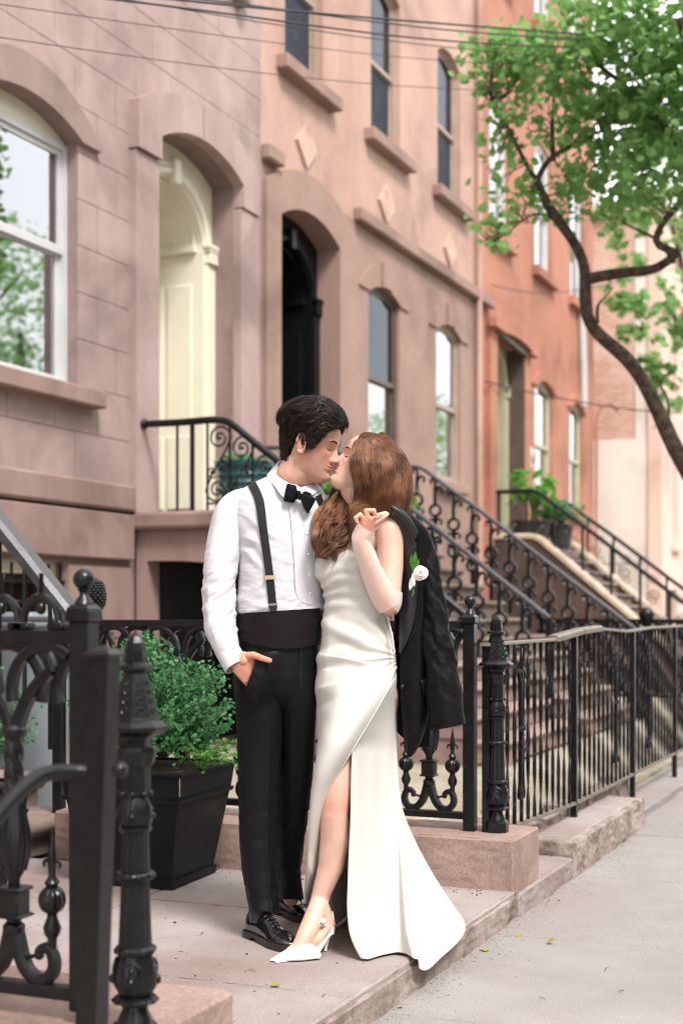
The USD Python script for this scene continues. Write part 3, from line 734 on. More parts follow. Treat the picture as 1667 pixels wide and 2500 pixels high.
# stoop of the house next door, only its foot shows
t0 = Thing('stoop', 'worn tan stone steps at the left edge behind the iron posts', 'stoop', base=(4.5, 4.3, .1))
for k in range(8):
    y0 = 3.86 + k * .27; zt = .27 + k * .17
    prof = Polygon([(y0 + .05, zt - .172), (y0 + .05, zt - .085), (y0 + .02, zt - .08), (y0, zt - .055), (y0 - .005, zt - .03), (y0 + .012, zt - .006), (y0 + .04, zt), (y0 + .36, zt), (y0 + .36, zt - .172)])
    t0.part('tread', yz(prof, 3.1, 5.98), 'step_stone', smooth=50)
t0.part('side_wall', yz(Polygon([(4.4, 0), (6.15, 0), (6.15, 1.4), (4.4, .36)]), 5.84, 5.96), 'brownstone_base')
# ================================================================ iron work
PX = 0.00044
def post_profile(rows, bot=2180.0):
    return [(hw * PX, (bot - y) * PX) for hw, y in rows]
def ornate_post(label, base, first=None):
    if first is not None:
        return copy_of(first, label, base, 0.0)
    t = Thing('cast_iron_post', label, 'post', base=base, group='cast iron gate posts')
    a8 = pi / 8
    L = lambda nm, rows, n, rot=0.0, mat='iron', smooth=35: t.part(nm, lathe(post_profile(rows), n, rot=rot), mat, local=True, smooth=smooth)
    L('base', [(118, 2182), (118, 2085), (108, 2065), (100, 2060)], 8, a8, smooth=False)
    L('collar', [(92, 2062), (85, 2040), (66, 2000), (62, 1978), (80, 1968)], 24)
    def petal(nm, rows, n, k, amp, smooth=50):
        p = np.array(post_profile(rows)); a = np.arange(n) / n * 2 * pi
        G = np.stack([p[:, :1] * (1 + amp * np.cos(k * a)) * np.cos(a), p[:, :1] * (1 + amp * np.cos(k * a)) * np.sin(a), np.repeat(p[:, 1:], n, 1)], -1)
        return t.part(nm, closed_grid(G), 'iron', local=True, smooth=smooth)
    petal('petal_ring', [(70, 1972), (112, 1958), (116, 1945), (95, 1930), (72, 1926)], 72, 12, .05)
    b = petal('leaf_bulb', [(72, 1928), (88, 1915), (112, 1870), (114, 1820), (104, 1770), (90, 1735), (88, 1715)], 64, 4, .05)
    for k in range(4):
        a = k * pi / 2 + .35
        for r_, z_, s_ in ((112, 1845, 20), (104, 1790, 14), (100, 1865, 12)):
            t.part('leaf', sph((r_ * PX * math.cos(a), r_ * PX * math.sin(a), (2180 - z_) * PX), s_ * PX, 2, (1, 1, 1.3)), 'iron', local=True, parent=b)
        P = spl([(96 + 18 * math.sin(s * pi)) * PX * np.array([math.cos(a + w), math.sin(a + w), 0]) + np.array([0, 0, (2180 - 1740 - 120 * s) * PX]) for s, w in ((0, 0), (.3, .42), (.65, .45), (1, .1))], 12)
        P2 = spl([(96 + 18 * math.sin(s * pi)) * PX * np.array([math.cos(a - w), math.sin(a - w), 0]) + np.array([0, 0, (2180 - 1740 - 120 * s) * PX]) for s, w in ((0, 0), (.3, .42), (.65, .45), (1, .1))], 12)
        t.part('leaf', cat([tube(P, 7 * PX, 6), tube(P2, 7 * PX, 6)]), 'iron', local=True, parent=b)
    petal('collar', [(86, 1718), (104, 1708), (106, 1690), (92, 1678), (82, 1672)], 64, 8, .05)
    petal('fluted_shaft', [(83, 1675), (82, 1660), (69, 1350), (69, 1342)], 96, 16, .035, smooth=60)
    n = 96; a = np.arange(n) / n * 2 * pi
    G = []
    for s in np.linspace(0, 2 * pi, 14)[:-1]:
        rr = (80 + 20 * np.cos(s)) * PX * (1 + .035 * np.sin(18 * a + 2.5 * s)); zz = np.full(n, (2180 - 1322 + 20 * math.sin(s)) * PX)
        G.append(np.stack([rr * np.cos(a), rr * np.sin(a), zz], -1))
    G = np.array(G); m_ = G.shape[0]
    f = grid_faces(m_ + 1, n); f = np.where(f >= m_ * n, f - m_ * n, f)
    r_ = T(G.reshape(-1, 3), f, process=False)
    if r_.volume < 0: r_.invert()
    t.part('rope_ring', r_, 'iron', local=True, smooth=60)
    petal('fluted_shaft', [(72, 1302), (68, 1150), (68, 1108), (74, 1100)], 96, 16, .03, smooth=60)
    L('ring', [(70, 1104), (84, 1094), (84, 1080), (70, 1072)], 24)
    b = petal('leaf_bulb', [(70, 1075), (82, 1060), (90, 1020), (82, 970), (62, 930), (60, 912)], 64, 4, .06)
    for k in range(4):
        a = k * pi / 2 + .35
        for r_, z_, s_ in ((88, 1020, 16), (84, 985, 11), (78, 908, 15)):
            t.part('leaf', sph((r_ * PX * math.cos(a), r_ * PX * math.sin(a), (2180 - z_) * PX), s_ * PX, 2), 'iron', local=True, parent=b)
        a += pi / 4
        t.part('leaf', sph((76 * PX * math.cos(a), 76 * PX * math.sin(a), (2180 - 908) * PX), 14 * PX, 2), 'iron', local=True, parent=b)
    L('upper_shaft', [(78, 915), (80, 900), (80, 765)], 8, a8, smooth=False)
    petal('leaf_ring', [(82, 768), (94, 750), (100, 720), (104, 695), (98, 675), (84, 672)], 64, 8, .07)
    L('neck', [(86, 676), (80, 650), (92, 630), (100, 618)], 8, a8, smooth=False)
    L('flange', [(100, 620), (140, 604), (168, 588), (168, 570), (140, 548), (128, 540)], 8, a8, smooth=False)
    L('pyramid_cap', [(128, 542), (122, 525), (64, 310), (60, 296)], 8, a8, smooth=False)
    for k in range(8):
        a = k * pi / 4
        e = np.array([math.cos(a), math.sin(a), 0]); s_ = np.array([-math.sin(a), math.cos(a), 0])
        for zz, q in ((490, 17), (440, 15), (395, 12), (352, 9)):
            r_ = (122 - (525 - zz) * .27) * math.cos(pi / 8) + 1
            c = e * r_ * PX + np.array([0, 0, (2180 - zz) * PX])
            an = np.arange(17) / 16 * 2 * pi
            P = c + PX * q * (np.cos(an)[:, None] * s_ + np.sin(an)[:, None] * (np.array([0, 0, 1.0]) - .27 * e))
            t.part('relief_ring', tube(P, 4.5 * PX, 5), 'iron', local=True)
    L('small_flange', [(60, 298), (82, 288), (90, 276), (86, 262), (62, 250)], 8, a8, smooth=False)
    L('bud_finial', [(60, 252), (61, 225), (58, 190), (49, 150), (32, 120), (14, 104), (0.5, 99)], 8, a8, smooth=False)
    return t
cp = ornate_post('cast iron post with red worn bud, standing on the plinth beyond the bride', (5.76, 1.727, .316))
ornate_post('cast iron post with leaf bulbs and pyramid top, close in the left foreground', (2.727, 1.648, .285), cp)

SQ = .025
def square_post(label, base, first=None, h=.925, rot=0.0):
    if first is not None:
        return copy_of(first, label, base, rot)
    t = Thing('square_post', label, 'post', base=base, group='square iron posts with ball tops')
    t.part('shaft', bx(-SQ, SQ, -SQ, SQ, 0, h - .045, .003), 'iron', local=True)
    t.part('cap', bx(-.031, .031, -.031, .031, h - .045, h - .018, .004), 'iron', local=True)
    t.part('cap_top', lathe([(.042, h - .018), (.03, h - .008), (.018, h - .004)], 4, rot=pi / 4), 'iron', local=True, smooth=False)
    t.part('neck', lathe([(.022, h - .006), (.018, h + .004), (.011, h + .012), (.010, h + .02), (.015, h + .026), (.012, h + .03)], 16), 'iron', local=True)
    t.part('ball', sph((0, 0, h + .05), .0245, 3), 'iron', local=True)
    return t
sp = square_post('square black post with ball, ending the fence panel at the bride\'s right', (5.746, 1.838, .314))
square_post('nearer square black post with ball holding the ornate gate, left foreground', (2.735, 1.787, .345), sp)
square_post('square black post with small ball standing on the tan step at the left', (5.80, 3.93, .27), sp)
ln = np.array(W(222, 2560, 2.80)); lt = np.array(W(254, 1604, 2.80))
pt = Thing('square_post', 'leaning square post with flat pyramid cap and side handrail, left foreground', 'post', base=tuple(ln))
P = np.array([ln, lt])
pt.part('shaft', tube(P, 1.0, prof=[(-.0232, -.0232), (.0232, -.0232), (.0232, .0232), (-.0232, .0232)], up=(1, .0, 0)), 'iron', smooth=False)
c = bx(-.031, .031, -.031, .031, 0, .008, .002)
pt.part('cap', place(c, lt), 'iron')
pt.part('cap_top', place(lathe([(.044, 0.006), (.03, .014), (.003, .022)], 4, rot=pi / 4), lt), 'iron', smooth=False)
hp = [W(205, 1884, 2.72), W(150, 1885, 2.70), W(105, 1893, 2.67), W(55, 1926, 2.62), W(0, 1984, 2.56), W(-60, 2060, 2.50), W(-120, 2150, 2.44)]
pt.part('handrail', tube(spl(hp, 30), .0155, 12), 'iron')
pt.part('rail_boss', sph(W(292, 1880, 2.72), .016, 2), 'iron')

def twisted(z0, z1, r, k=4, turns=1.2, n=40):
    a = np.arange(n) / n * 2 * pi; G = []
    for s in np.linspace(0, 1, 26):
        rr = r * (1 + .14 * np.cos(k * (a + turns * 2 * pi * s / k * 2)))
        G.append(np.stack([rr * np.cos(a), rr * np.sin(a), np.full(n, z0 + s * (z1 - z0))], -1))
    return closed_grid(np.array(G))
SCR = np.array([(-1, -.7), (-.4, -1), (.4, -1), (1, -.7), (1, .7), (.4, 1), (-.4, 1), (-1, .7)])
def fence_panel(label, x, y0, y1, zb, name='fence_panel', first=None, cols=None, crest=(), light=False):
    """ornate cast panel along +y; zb = level that the posts stand on"""
    t = Thing(name, label, 'fence', base=(x, y0, zb))
    Lh = y1 - y0
    z = lambda v: v - .318
    pp = lambda nm, m, parent=None, sm=40: t.part(nm, m, 'iron', local=True, parent=parent, smooth=sm)
    pp('top_rail', bx(-.018, .018, 0, Lh, z(1.172), z(1.205), .003))
    pp('bottom_rail', bx(-.018, .018, 0, Lh, z(.365), z(.395), .003))
    period = .40
    cs = cols if cols is not None else list(np.arange(.16, Lh - .05, period))
    for c in cs:
        col = pp('column', place(lathe([(.014, z(.46)), (.018, z(.50)), (.026, z(.505)), (.026, z(.52)), (.017, z(.53)), (.02, z(.55))], 16), (0, c, 0)))
        pp('block', bx(-.026, .026, c - .028, c + .028, z(.545), z(.605), .004), col)
        for zz in (.54, .602):
            pp('block_edge', bx(-.031, .031, c - .034, c + .034, z(zz), z(zz + .009), .003), col)
        pp('vase', place(lathe([(.014, z(.61)), (.016, z(.63)), (.026, z(.645)), (.037, z(.675)), (.041, z(.705)), (.037, z(.75)), (.026, z(.80)), (.019, z(.82)), (.028, z(.832)), (.02, z(.842))], 24, sq=(.8, 1)), (0, c, 0)), col)
        for k in range(8):
            a = k * pi / 4 + .2
            P = spl([(.8 * r_ * math.cos(a), c + r_ * math.sin(a), z(zz)) for r_, zz in ((.03, .65), (.041, .70), (.038, .75), (.028, .80), (.034, .825))], 10)
            pp('leaf', tube(P, [.003] * 9 + [.001], 5), col)
        pp('twist', place(twisted(z(.84), z(.955), .0205), (0, c, 0)), col)
        pp('cap', place(lathe([(.02, z(.952)), (.029, z(.962)), (.03, z(.975)), (.022, z(.985))], 12), (0, c, 0)), col)
        for sgn in (-1, 1):
            P = spl([(0, c + sgn * .008, z(.975)), (0, c + sgn * .03, z(1.03)), (0, c + sgn * .072, z(1.085)), (0, c + sgn * .103, z(1.112))], 18)
            pp('arm', tube(P, np.linspace(.015, .013, 18), prof=SCR, up=(1, 0, 0)), col, 25)
            P = spl([(0, c + sgn * .106, z(1.108)), (0, c + sgn * .09, z(1.145)), (0, c + sgn * .05, z(1.172)), (0, c + sgn * .0, z(1.185))], 18)
            pp('arm', tube(P, np.linspace(.012, .014, 18), prof=SCR, up=(1, 0, 0)), col, 25)
            # foot scroll
            P = spl([(0, c + sgn * .006, z(.505)), (0, c + sgn * .016, z(.47)), (0, c + sgn * .045, z(.415)), (0, c + sgn * .08, z(.402)), (0, c + sgn * .108, z(.425)), (0, c + sgn * .110, z(.455)), (0, c + sgn * .092, z(.478)), (0, c + sgn * .072, z(.468)), (0, c + sgn * .07, z(.452))], 36)
            pp('scroll', tube(P, np.r_[np.linspace(.017, .014, 18), np.linspace(.0145, .012, 12), np.linspace(.012, .009, 6)], prof=SCR, up=(1, 0, 0)), col, 25)
            P = spl([(0, c + sgn * .022, z(.49)), (0, c + sgn * .035, z(.455)), (0, c + sgn * .06, z(.458)), (0, c + sgn * .066, z(.472))], 14)
            pp('tendril', tube(P, np.linspace(.008, .004, 14), 6), col)
            pp('bead', sph((0, c + sgn * .07, z(.458)), .011, 2), col)
    if not light:
        ss = sorted(set([round(c + s_ * .105, 3) for c in cs for s_ in (-1, 1) if 0.01 < c + s_ * .105 < Lh - .02]))
    else:
        ss = []
    for c in ss:
        b = pp('spear_baluster', place(lathe([(.010, z(.455)), (.011, z(.50)), (.018, z(.51)), (.021, z(.525)), (.012, z(.548)), (.012, z(.556))], 12), (0, c, 0)))
        n = 48; a = np.arange(n) / n * 2 * pi
        G = np.array([np.stack([.031 * math.sin(s) * (1 + .06 * np.cos(10 * a)) * np.cos(a), c + .031 * math.sin(s) * (1 + .06 * np.cos(10 * a)) * np.sin(a), np.full(n, z(.588) - .033 * math.cos(s))], -1) for s in np.linspace(.2, pi - .2, 12)])
        pp('ball', closed_grid(G), b)
        pp('spear', place(lathe([(.013, z(.618)), (.018, z(.628)), (.009, z(.642)), (.008, z(.67)), (.012, z(.682)), (.007, z(.715)), (.001, z(.752))], 8), (0, c, 0)), b)
        for sgn in (-1, 1):
            P = spl([(0, c + sgn * .004, z(.655)), (0, c + sgn * .014, z(.678)), (0, c + sgn * .022, z(.672)), (0, c + sgn * .019, z(.662))], 10)
            pp('barb', tube(P, np.linspace(.006, .004, 10), 6), b)
    # interlaced hoops under the top rail
    k = 0; c = -.05
    while c < Lh + .05:
        if True:
            an = np.linspace(-.25, pi + .25, 26)
            P = np.stack([np.full(26, .006 * (-1) ** k), c + .098 * np.cos(an), z(1.065) + .105 * np.sin(an)], -1)
            P = P[(P[:, 1] > 0.0) & (P[:, 1] < Lh)]
            if len(P) > 5:
                pp('hoop', tube(P, .0125, prof=SCR, up=(1, 0, 0)), None, 25)
        c += .118; k += 1
    for c in crest:
        an = np.linspace(0, pi, 18)
        P = np.stack([np.zeros(18), c + .048 * np.cos(an), z(1.225) + .055 * np.sin(an)], -1)
        cr = pp('cresting_arch', tube(P, .010, 8))
        for s_ in (-1, 1):
            pp('cresting_foot', bx(-.018, .018, c + s_ * .048 - .022, c + s_ * .048 + .022, z(1.205), z(1.222), .004), cr)
        pp('cresting_bud', sph((0, c, z(1.255)), .012, 2, (1, 1, 1.3)), cr)
        pp('cresting_bud', sph((0, c, z(1.268)), .010, 2, (.7, 2.0, .8)), cr)
        pp('cresting_stem', tube([(0, c, z(1.28)), (0, c, z(1.335))], .006, 6), cr)
    return t
fence_panel('ornate black fence panel running behind the couple to the planter', 5.75, 1.862, 3.72, .318)
fence_panel('near ornate iron gate panel at the left edge with scroll feet', 2.735, 1.812, 3.1, .318, name='gate_panel', cols=[.165, .565, .965], crest=(.09, .2, .5, .8))

# pinecone newel of the neighbouring stoop and its handrail
nw = Thing('pinecone_newel', 'black iron newel with a pinecone finial behind the gate post', 'newel', base=(5.86, 3.76, .27))
nw.part('shaft', lathe([(.07, 0), (.07, .08), (.045, .1), (.04, .6), (.05, .70), (.055, .86)], 8), 'iron', local=True, smooth=False)
nw.part('stepped_cap', lathe([(.085, .86), (.085, .875), (.07, .88), (.07, .895), (.052, .90), (.05, .915), (.036, .93), (.03, .95)], 24), 'iron', local=True)
nw.part('calyx', lathe([(.03, .945), (.022, .96), (.02, .975), (.035, .985), (.042, 1.0), (.04, 1.02)], 16), 'iron', local=True)
nw.part('pinecone', lathe([(.035, 1.0), (.043, 1.03), (.043, 1.06), (.034, 1.10), (.018, 1.125), (.002, 1.135)], 24), 'iron', local=True)
sc = []
for r_ in range(9):
    s = r_ / 9; zz = 1.008 + .118 * s
    rad = np.interp(zz, [1.0, 1.03, 1.06, 1.10, 1.125, 1.135], [.037, .0435, .0435, .0345, .019, .004])
    for k in range(12):
        a = (k + .5 * (r_ % 2)) * 2 * pi / 12
        nw.part('cone_scale', sph((rad * math.cos(a), rad * math.sin(a), zz), .0085, 1, (1, 1, 1.15)), 'iron', local=True)
hr = Thing('stoop_handrail', 'broad grey iron handrail sloping down at the left edge', 'railing', base=(5.85, 4.3, .3))
dirn = np.array([0, -.62, -.66])
P0 = np.array([5.86, 3.80, 1.13]); P1 = P0 - dirn * 1.6
hr.part('rail', tube([P0, P1], 1.0, prof=[(-.06, -.03), (.06, -.03), (.065, .015), (.04, .035), (-.04, .035), (-.065, .015)], up=(0, 0, 1)), 'iron_grey', smooth=30)
for k in range(6):
    q = P0 - dirn * (.12 + .24 * k)
    hr.part('baluster', tube([q - [0, 0, .8], q - [0, 0, .02]], .011, 8), 'iron')
# grey bins behind the gate
def wheelie(label, x, y, h, first=None):
    t = Thing('trash_bin', label, 'bin', base=(x, y, .07))
    G = []
    for s in np.linspace(0, 1, 10):
        w = .21 + .05 * s
        a = np.arange(40) / 40 * 2 * pi
        G.append(np.stack([w * np.sign(np.cos(a)) * np.abs(np.cos(a)) ** .45, w * np.sign(np.sin(a)) * np.abs(np.sin(a)) ** .45, np.full(40, h * s)], -1))
    t.part('body', closed_grid(np.array(G)), 'bin_grey', local=True, smooth=40)
    t.part('rim', bx(-.28, .28, -.28, .28, h - .03, h + .0, .01), 'bin_grey', local=True)
    t.part('lid', bx(-.285, .285, -.29, .27, h + .003, h + .05, .02), 'bin_grey', local=True)
    t.part('lid_handle', bx(-.1, .1, -.31, -.285, h + .005, h + .03, .006), 'bin_grey', local=True)
    return t
wheelie('tall grey trash bin behind the gate, nearer the window', 6.42, 4.62, 1.12)
wheelie('lower grey trash bin half hidden at the left edge', 6.0, 5.35, 1.05)

# ---------------------------------------------------------------- the plain bar railing on the right
rg = Thing('bar_railing', 'low black railing of twisted bars along the front yard, right', 'railing', base=(8, 1.765, .1))
RX0, RX1, RY = 5.72, 13.2, 1.765
topz = lambda x: float(np.interp(x, [5.7, 6.9, 6.95, 7.9, 8.6, 9.4, 13.2], [1.105, 1.105, 1.125, 1.145, 1.12, 1.135, 1.13]))
botz = lambda x: float(np.interp(x, [5.7, 7.3, 13.2], [.30, .245, .21]))
xs_ = np.linspace(RX0, RX1, 60)
rg.part('top_rail', tube([(x, RY, topz(x)) for x in xs_], 1.0, prof=[(-.022, -.006), (.022, -.006), (.022, .004), (.016, .008), (-.016, .008), (-.022, .004)], up=(0, 0, 1)), 'worn_rail', smooth=30)
for a, b in ((6.85, 7.40), (7.41, 7.84)):
    rg.part('rail_sleeve', tube([(a, RY, topz(a) + .006), (b, RY, topz(b) + .006)], 1.0, prof=[(-.03, -.016), (.03, -.016), (.032, .006), (.02, .016), (-.02, .016), (-.032, .006)], up=(0, 0, 1)), 'worn_rail', smooth=30)
rg.part('bottom_rail', tube([(x, RY, botz(x)) for x in xs_], 1.0, prof=[(-.016, -.007), (.016, -.007), (.016, .007), (-.016, .007)], up=(0, 0, 1)), 'worn_rail', smooth=False)
posts = [5.745, 7.29, 8.80, 10.3, 11.8]
for x in posts:
    rg.part('leg_post', bx(x - .016, x + .016, RY - .016, RY + .016, .05, topz(x) - .006, .002), 'iron')
def twist_bar(x, y, z0, z1, w=.0085, tk=.004, ph=0.0, wav=0.0):
    n = 46
    s = np.linspace(0, 1, n)
    ang = ph + 2.6 * pi * s * (z1 - z0) / .8
    pr = np.array([(-w, -tk), (w, -tk), (w, tk), (-w, tk)])
    ca, sa = np.cos(ang), np.sin(ang)
    G = np.stack([x + ca[:, None] * pr[:, 0] - sa[:, None] * pr[:, 1], y + sa[:, None] * pr[:, 0] + ca[:, None] * pr[:, 1], np.repeat((z0 + s * (z1 - z0))[:, None], 4, 1)], -1)
    return closed_grid(G)
def c_scroll(x, z0, z1, sgn):
    """long flat C with curled ends leaning on the bar at x"""
    zc_, h = (z0 + z1) / 2, (z1 - z0) / 2
    pts = [(x + sgn * .012, zc_), (x + sgn * .020, zc_ + h * .45), (x + sgn * .030, zc_ + h * .78)]
    a = np.linspace(0, 1.75 * pi, 12)
    cur = [(x + sgn * (.020 + .020 * math.cos(t) * (1 - t / 12)), zc_ + h * .84 + .034 * math.sin(t) * (1 - t / 12)) for t in a]
    up = spl([(p[0], RY, p[1]) for p in pts + cur[1:]], 34)
    dn = up.copy(); dn[:, 2] = 2 * zc_ - dn[:, 2]
    return cat([tube(q, 1.0, prof=[(-.0022, -.009), (.0022, -.009), (.0022, .009), (-.0022, .009)], up=(0, 1, 0)) for q in (up, dn)])
x = 5.83; k = 0
deco = []
while x < RX1:
    if min(abs(x - p) for p in posts) > .05:
        rg.part('bar', twist_bar(x, RY, botz(x), topz(x) - .004, ph=k * .35), 'iron', smooth=False)
        if k % 9 == 4:
            deco.append(x)
    x += .113; k += 1
for x in deco:
    for sgn in (-1, 1):
        rg.part('scroll', c_scroll(x, .36 + (botz(x) - .27), 1.0, sgn), 'iron', smooth=40)
        for zz in (.70, .62):
            an = np.linspace(0, 1.6 * pi, 14)
            P = np.stack([x + sgn * (.018 + .016 * np.cos(an)), np.full(14, RY - .004), zz + .022 * np.sin(an) * (1 if zz > .66 else -1)], -1)
            rg.part('small_scroll', tube(P, 1.0, prof=[(-.002, -.008), (.002, -.008), (.002, .008), (-.002, .008)], up=(0, 1, 0)), 'iron', smooth=40)

# the fence between the second and third yards
f3 = fence_panel('dark ornate fence panel across the yards before the orange house', 15.3, 1.95, 4.0, .27, cols=[.16, .56, .96, 1.36, 1.76])
np_ = lathe([(.06, 0), (.06, .9), (.075, .91), (.075, .94), (.04, .95), (.03, .97), (.06, .985), (.06, 1.0), (.035, 1.01), (.035, 1.03)], 16)
for y, lb in ((4.06, 'round topped iron newel at the foot of the second stoop'), (2.92, 'round topped iron newel of the far yard fence, nearer the sidewalk')):
    t = Thing('ball_newel', lb, 'newel', base=(15.3, y, .1), group='ball topped newels')
    t.part('shaft', np_, 'iron', local=True)
    t.part('ball', sph((0, 0, 1.10), .085, 3), 'iron', local=True)

# ---------------------------------------------------------------- stoop railings
def rail_line(x, ztop, yc, yb, zb, back=FY, r=.03, curl=False, first=True):
    pts = ([(x, back, ztop), (x, yc + .25, ztop)] if first else []) + [(x, yc + .10, ztop), (x, yc - .02, ztop - .03), (x, yc - .12, ztop - .10)]
    sl = (ztop - zb) / (yc - yb)
    pts += [(x, yc - .5, ztop - sl * .5 ), (x, (yc + yb) / 2, (ztop + zb) / 2), (x, yb, zb)]
    return spl(pts, 60)
def spiral(cy, cz, r, a0, turns, sgn=1, n=26):
    t = np.linspace(0, 1, n)
    a = a0 + sgn * turns * 2 * pi * t
    rr = r * (1 - .80 * t)
    return np.stack([cy + rr * np.cos(a), cz + rr * np.sin(a)], -1)
def stoop_rail_scroll(label, x, ztop, yc, yb, zb, zl, group=None):
    t = Thing('stoop_railing', label, 'railing', base=(x, yc, zl))
    R = rail_line(x, ztop, yc, yb, zb, back=FY - .08)
    t.part('handrail', tube(R, .03, 12), 'iron')
    sl = (ztop - zb) / (yc - yb)
    zt = lambda y: ztop if y > yc else ztop - sl * (yc - y)
    zf = lambda y: zl if y > yc else max(zl - sl * (yc - y) , .1)
    t.part('wall_flange', lathe([(.05, 0), (.05, .02), (.02, .03)], 14), 'iron') if False else None
    t.part('wall_rosette', sph((x, FY - .09, ztop), .045, 2, (1, .6, 1)), 'iron')
    for y, w in ((5.80, .012), (5.66, .021)):
        t.part('upright', tube([(x, y, zf(y)), (x, y, zt(y))], w, 8), 'iron')
    ys = np.arange(5.52, yb, -.205)
    for y in ys:
        t.part('upright', tube([(x, y, zf(y) + .0), (x, y, zt(y))], .0115, 6), 'iron')
    for ya, yb_ in zip(ys[:-1], ys[1:]):
        w = ya - yb_; ym = (ya + yb_) / 2
        z0 = (zf(ya) + zf(yb_)) / 2 + .07; h = .64
        def sc(pts, r=.009):
            P = np.stack([np.full(len(pts), x), [p[0] for p in pts], [p[1] for p in pts]], -1)
            t.part('scroll', tube(P, r, 5), 'iron')
        # S scroll: big curl at the top, big curl at the bottom
        top = spiral(ym - .01, z0 + h - .11, .105, -1.2 * 0 + pi, 1.6, -1)
        bot = spiral(ym + .01, z0 + .11, .105, 0, 1.6, -1)
        sc(np.vstack([bot[::-1], spl([bot[0], (ym + .03, z0 + h * .45), (ym - .03, z0 + h * .58), top[0]], 12)[1:-1], top]))
        sc(spiral(ym - .06, z0 + h * .52, .05, .6, 1.4, 1), .007)
        sc(spiral(ym + .06, z0 + h * .40, .05, .6 + pi, 1.4, 1), .007)
        for q in ((ym - .06, z0 + h * .52), (ym + .06, z0 + h * .40), (ym - .01, z0 + h - .11), (ym + .01, z0 + .11)):
            t.part('rosette', sph((x, q[0], q[1]), .016, 1), 'iron')
    P = [(x, 5.52, zl + .06), (x, yc, zl + .06), (x, yb + .1, zl + .06 - sl * (yc - yb - .1))]
    t.part('lower_rail', tube(P, .010, 6), 'iron')
    t.part('newel', tube([(x, yb, .1), (x, yb, zb)], .03, 10), 'iron')
    return t
def stoop_rail_cast(label, x, ztop, yc, yb, zb, zl, first=True):
    t = Thing('stoop_railing', label, 'railing', base=(x, yc, zl))
    R = rail_line(x, ztop, yc, yb, zb, first=first)
    t.part('handrail', tube(R, 1.0, prof=[(-.03, -.018), (.03, -.018), (.034, .008), (.015, .024), (-.015, .024), (-.034, .008)], up=(0, 0, 1)), 'iron_grey', smooth=40)
    sl = (ztop - zb) / (yc - yb)
    zt = lambda y: ztop if y > yc else ztop - sl * (yc - y)
    for y in np.arange(yc + .05, yb + .05, -.215):
        z1 = zt(y) - .01; H = .78
        def tb(pts, r, nm='hook', par=None):
            P = spl([(x, y + a, z1 + b) for a, b in pts], 14)
            return t.part(nm, tube(P, r, 6), 'iron', parent=par)
        st = tb([(0, -.30), (0, -.12), (.005, -.03), (.03, -.005), (.055, -.02), (.058, -.05), (.04, -.06)], np.linspace(.024, .015, 14), 'baluster')
        tb([(0, -.24), (-.012, -.13), (-.04, -.10), (-.075, -.11), (-.085, -.145), (-.065, -.16)], np.linspace(.021, .014, 14), par=st)
        an = np.linspace(0, 2 * pi, 20)
        for zc_, rr in ((-.36, .062), (-.66, .060)):
            P = np.stack([np.full(20, x), y + rr * np.cos(an), z1 + zc_ + rr * 1.0 * np.sin(an)], -1)
            t.part('ring', tube(P, .019, 6), 'iron', parent=st)
        tb([(0, -.42), (0, -.5), (0, -.60)], .024, 'stem', st)
        for sgn in (-1, 1):
            tb([(0, -.50), (sgn * .03, -.46), (sgn * .065, -.47), (sgn * .07, -.505), (sgn * .05, -.515)], np.linspace(.020, .013, 14), par=st)
            tb([(0, -.57), (sgn * .04, -.59), (sgn * .075, -.57)], np.linspace(.018, .012, 14), par=st)
        tb([(0, -.72), (0, -.80), (0, -.86)], .024, 'stem', st)
    t.part('newel', tube([(x, yb, .1), (x, yb, zb)], .03, 10), 'iron')
    return t
stoop_rail_scroll('scrolled iron railing of the nearest stoop, behind the man', 10.26, 2.80, 5.34, 3.3, 1.20, 2.06)
stoop_rail_cast('cast iron railing with hooked balusters on the far side of the nearest stoop', 12.47, 2.83, 5.376, 3.25, 1.18, 2.06)
stoop_rail_cast('longer cast iron railing with hooked balusters at the black doorway\'s stoop', 15.03, 2.86, 5.376, 2.95, 1.02, 2.06)
def stoop_rail_plain(label, x, ztop, yc, yb, zb, zl):
    t = Thing('stoop_railing', label, 'railing', base=(x, yc, zl))
    t.part('handrail', tube(rail_line(x, ztop, yc, yb, zb), .032, 10), 'iron')
    sl = (ztop - zb) / (yc - yb)
    zt = lambda y: ztop if y > yc else ztop - sl * (yc - y)
    for y in np.arange(6.1, yb, -.42):
        t.part('upright', tube([(x, y, zt(y) - (.74 if y > yc else .86)), (x, y, zt(y))], .022, 8), 'iron')
        for zo in (-.22, -.55):
            sp_ = spiral(y - .2, zt(y - .2) + zo, .085, 0, 1.5)
            t.part('scroll', tube(np.stack([np.full(len(sp_), x), sp_[:, 0], sp_[:, 1]], -1), .007, 5), 'iron')
stoop_rail_plain('slim black railing on the near wall of the orange house\'s stoop', 20.5, 3.02, 5.52, 2.9, .98, 2.25)
stoop_rail_plain('slim black railing on the far wall of the orange house\'s stoop', 22.63, 3.0, 5.6, 2.9, .95, 2.25)

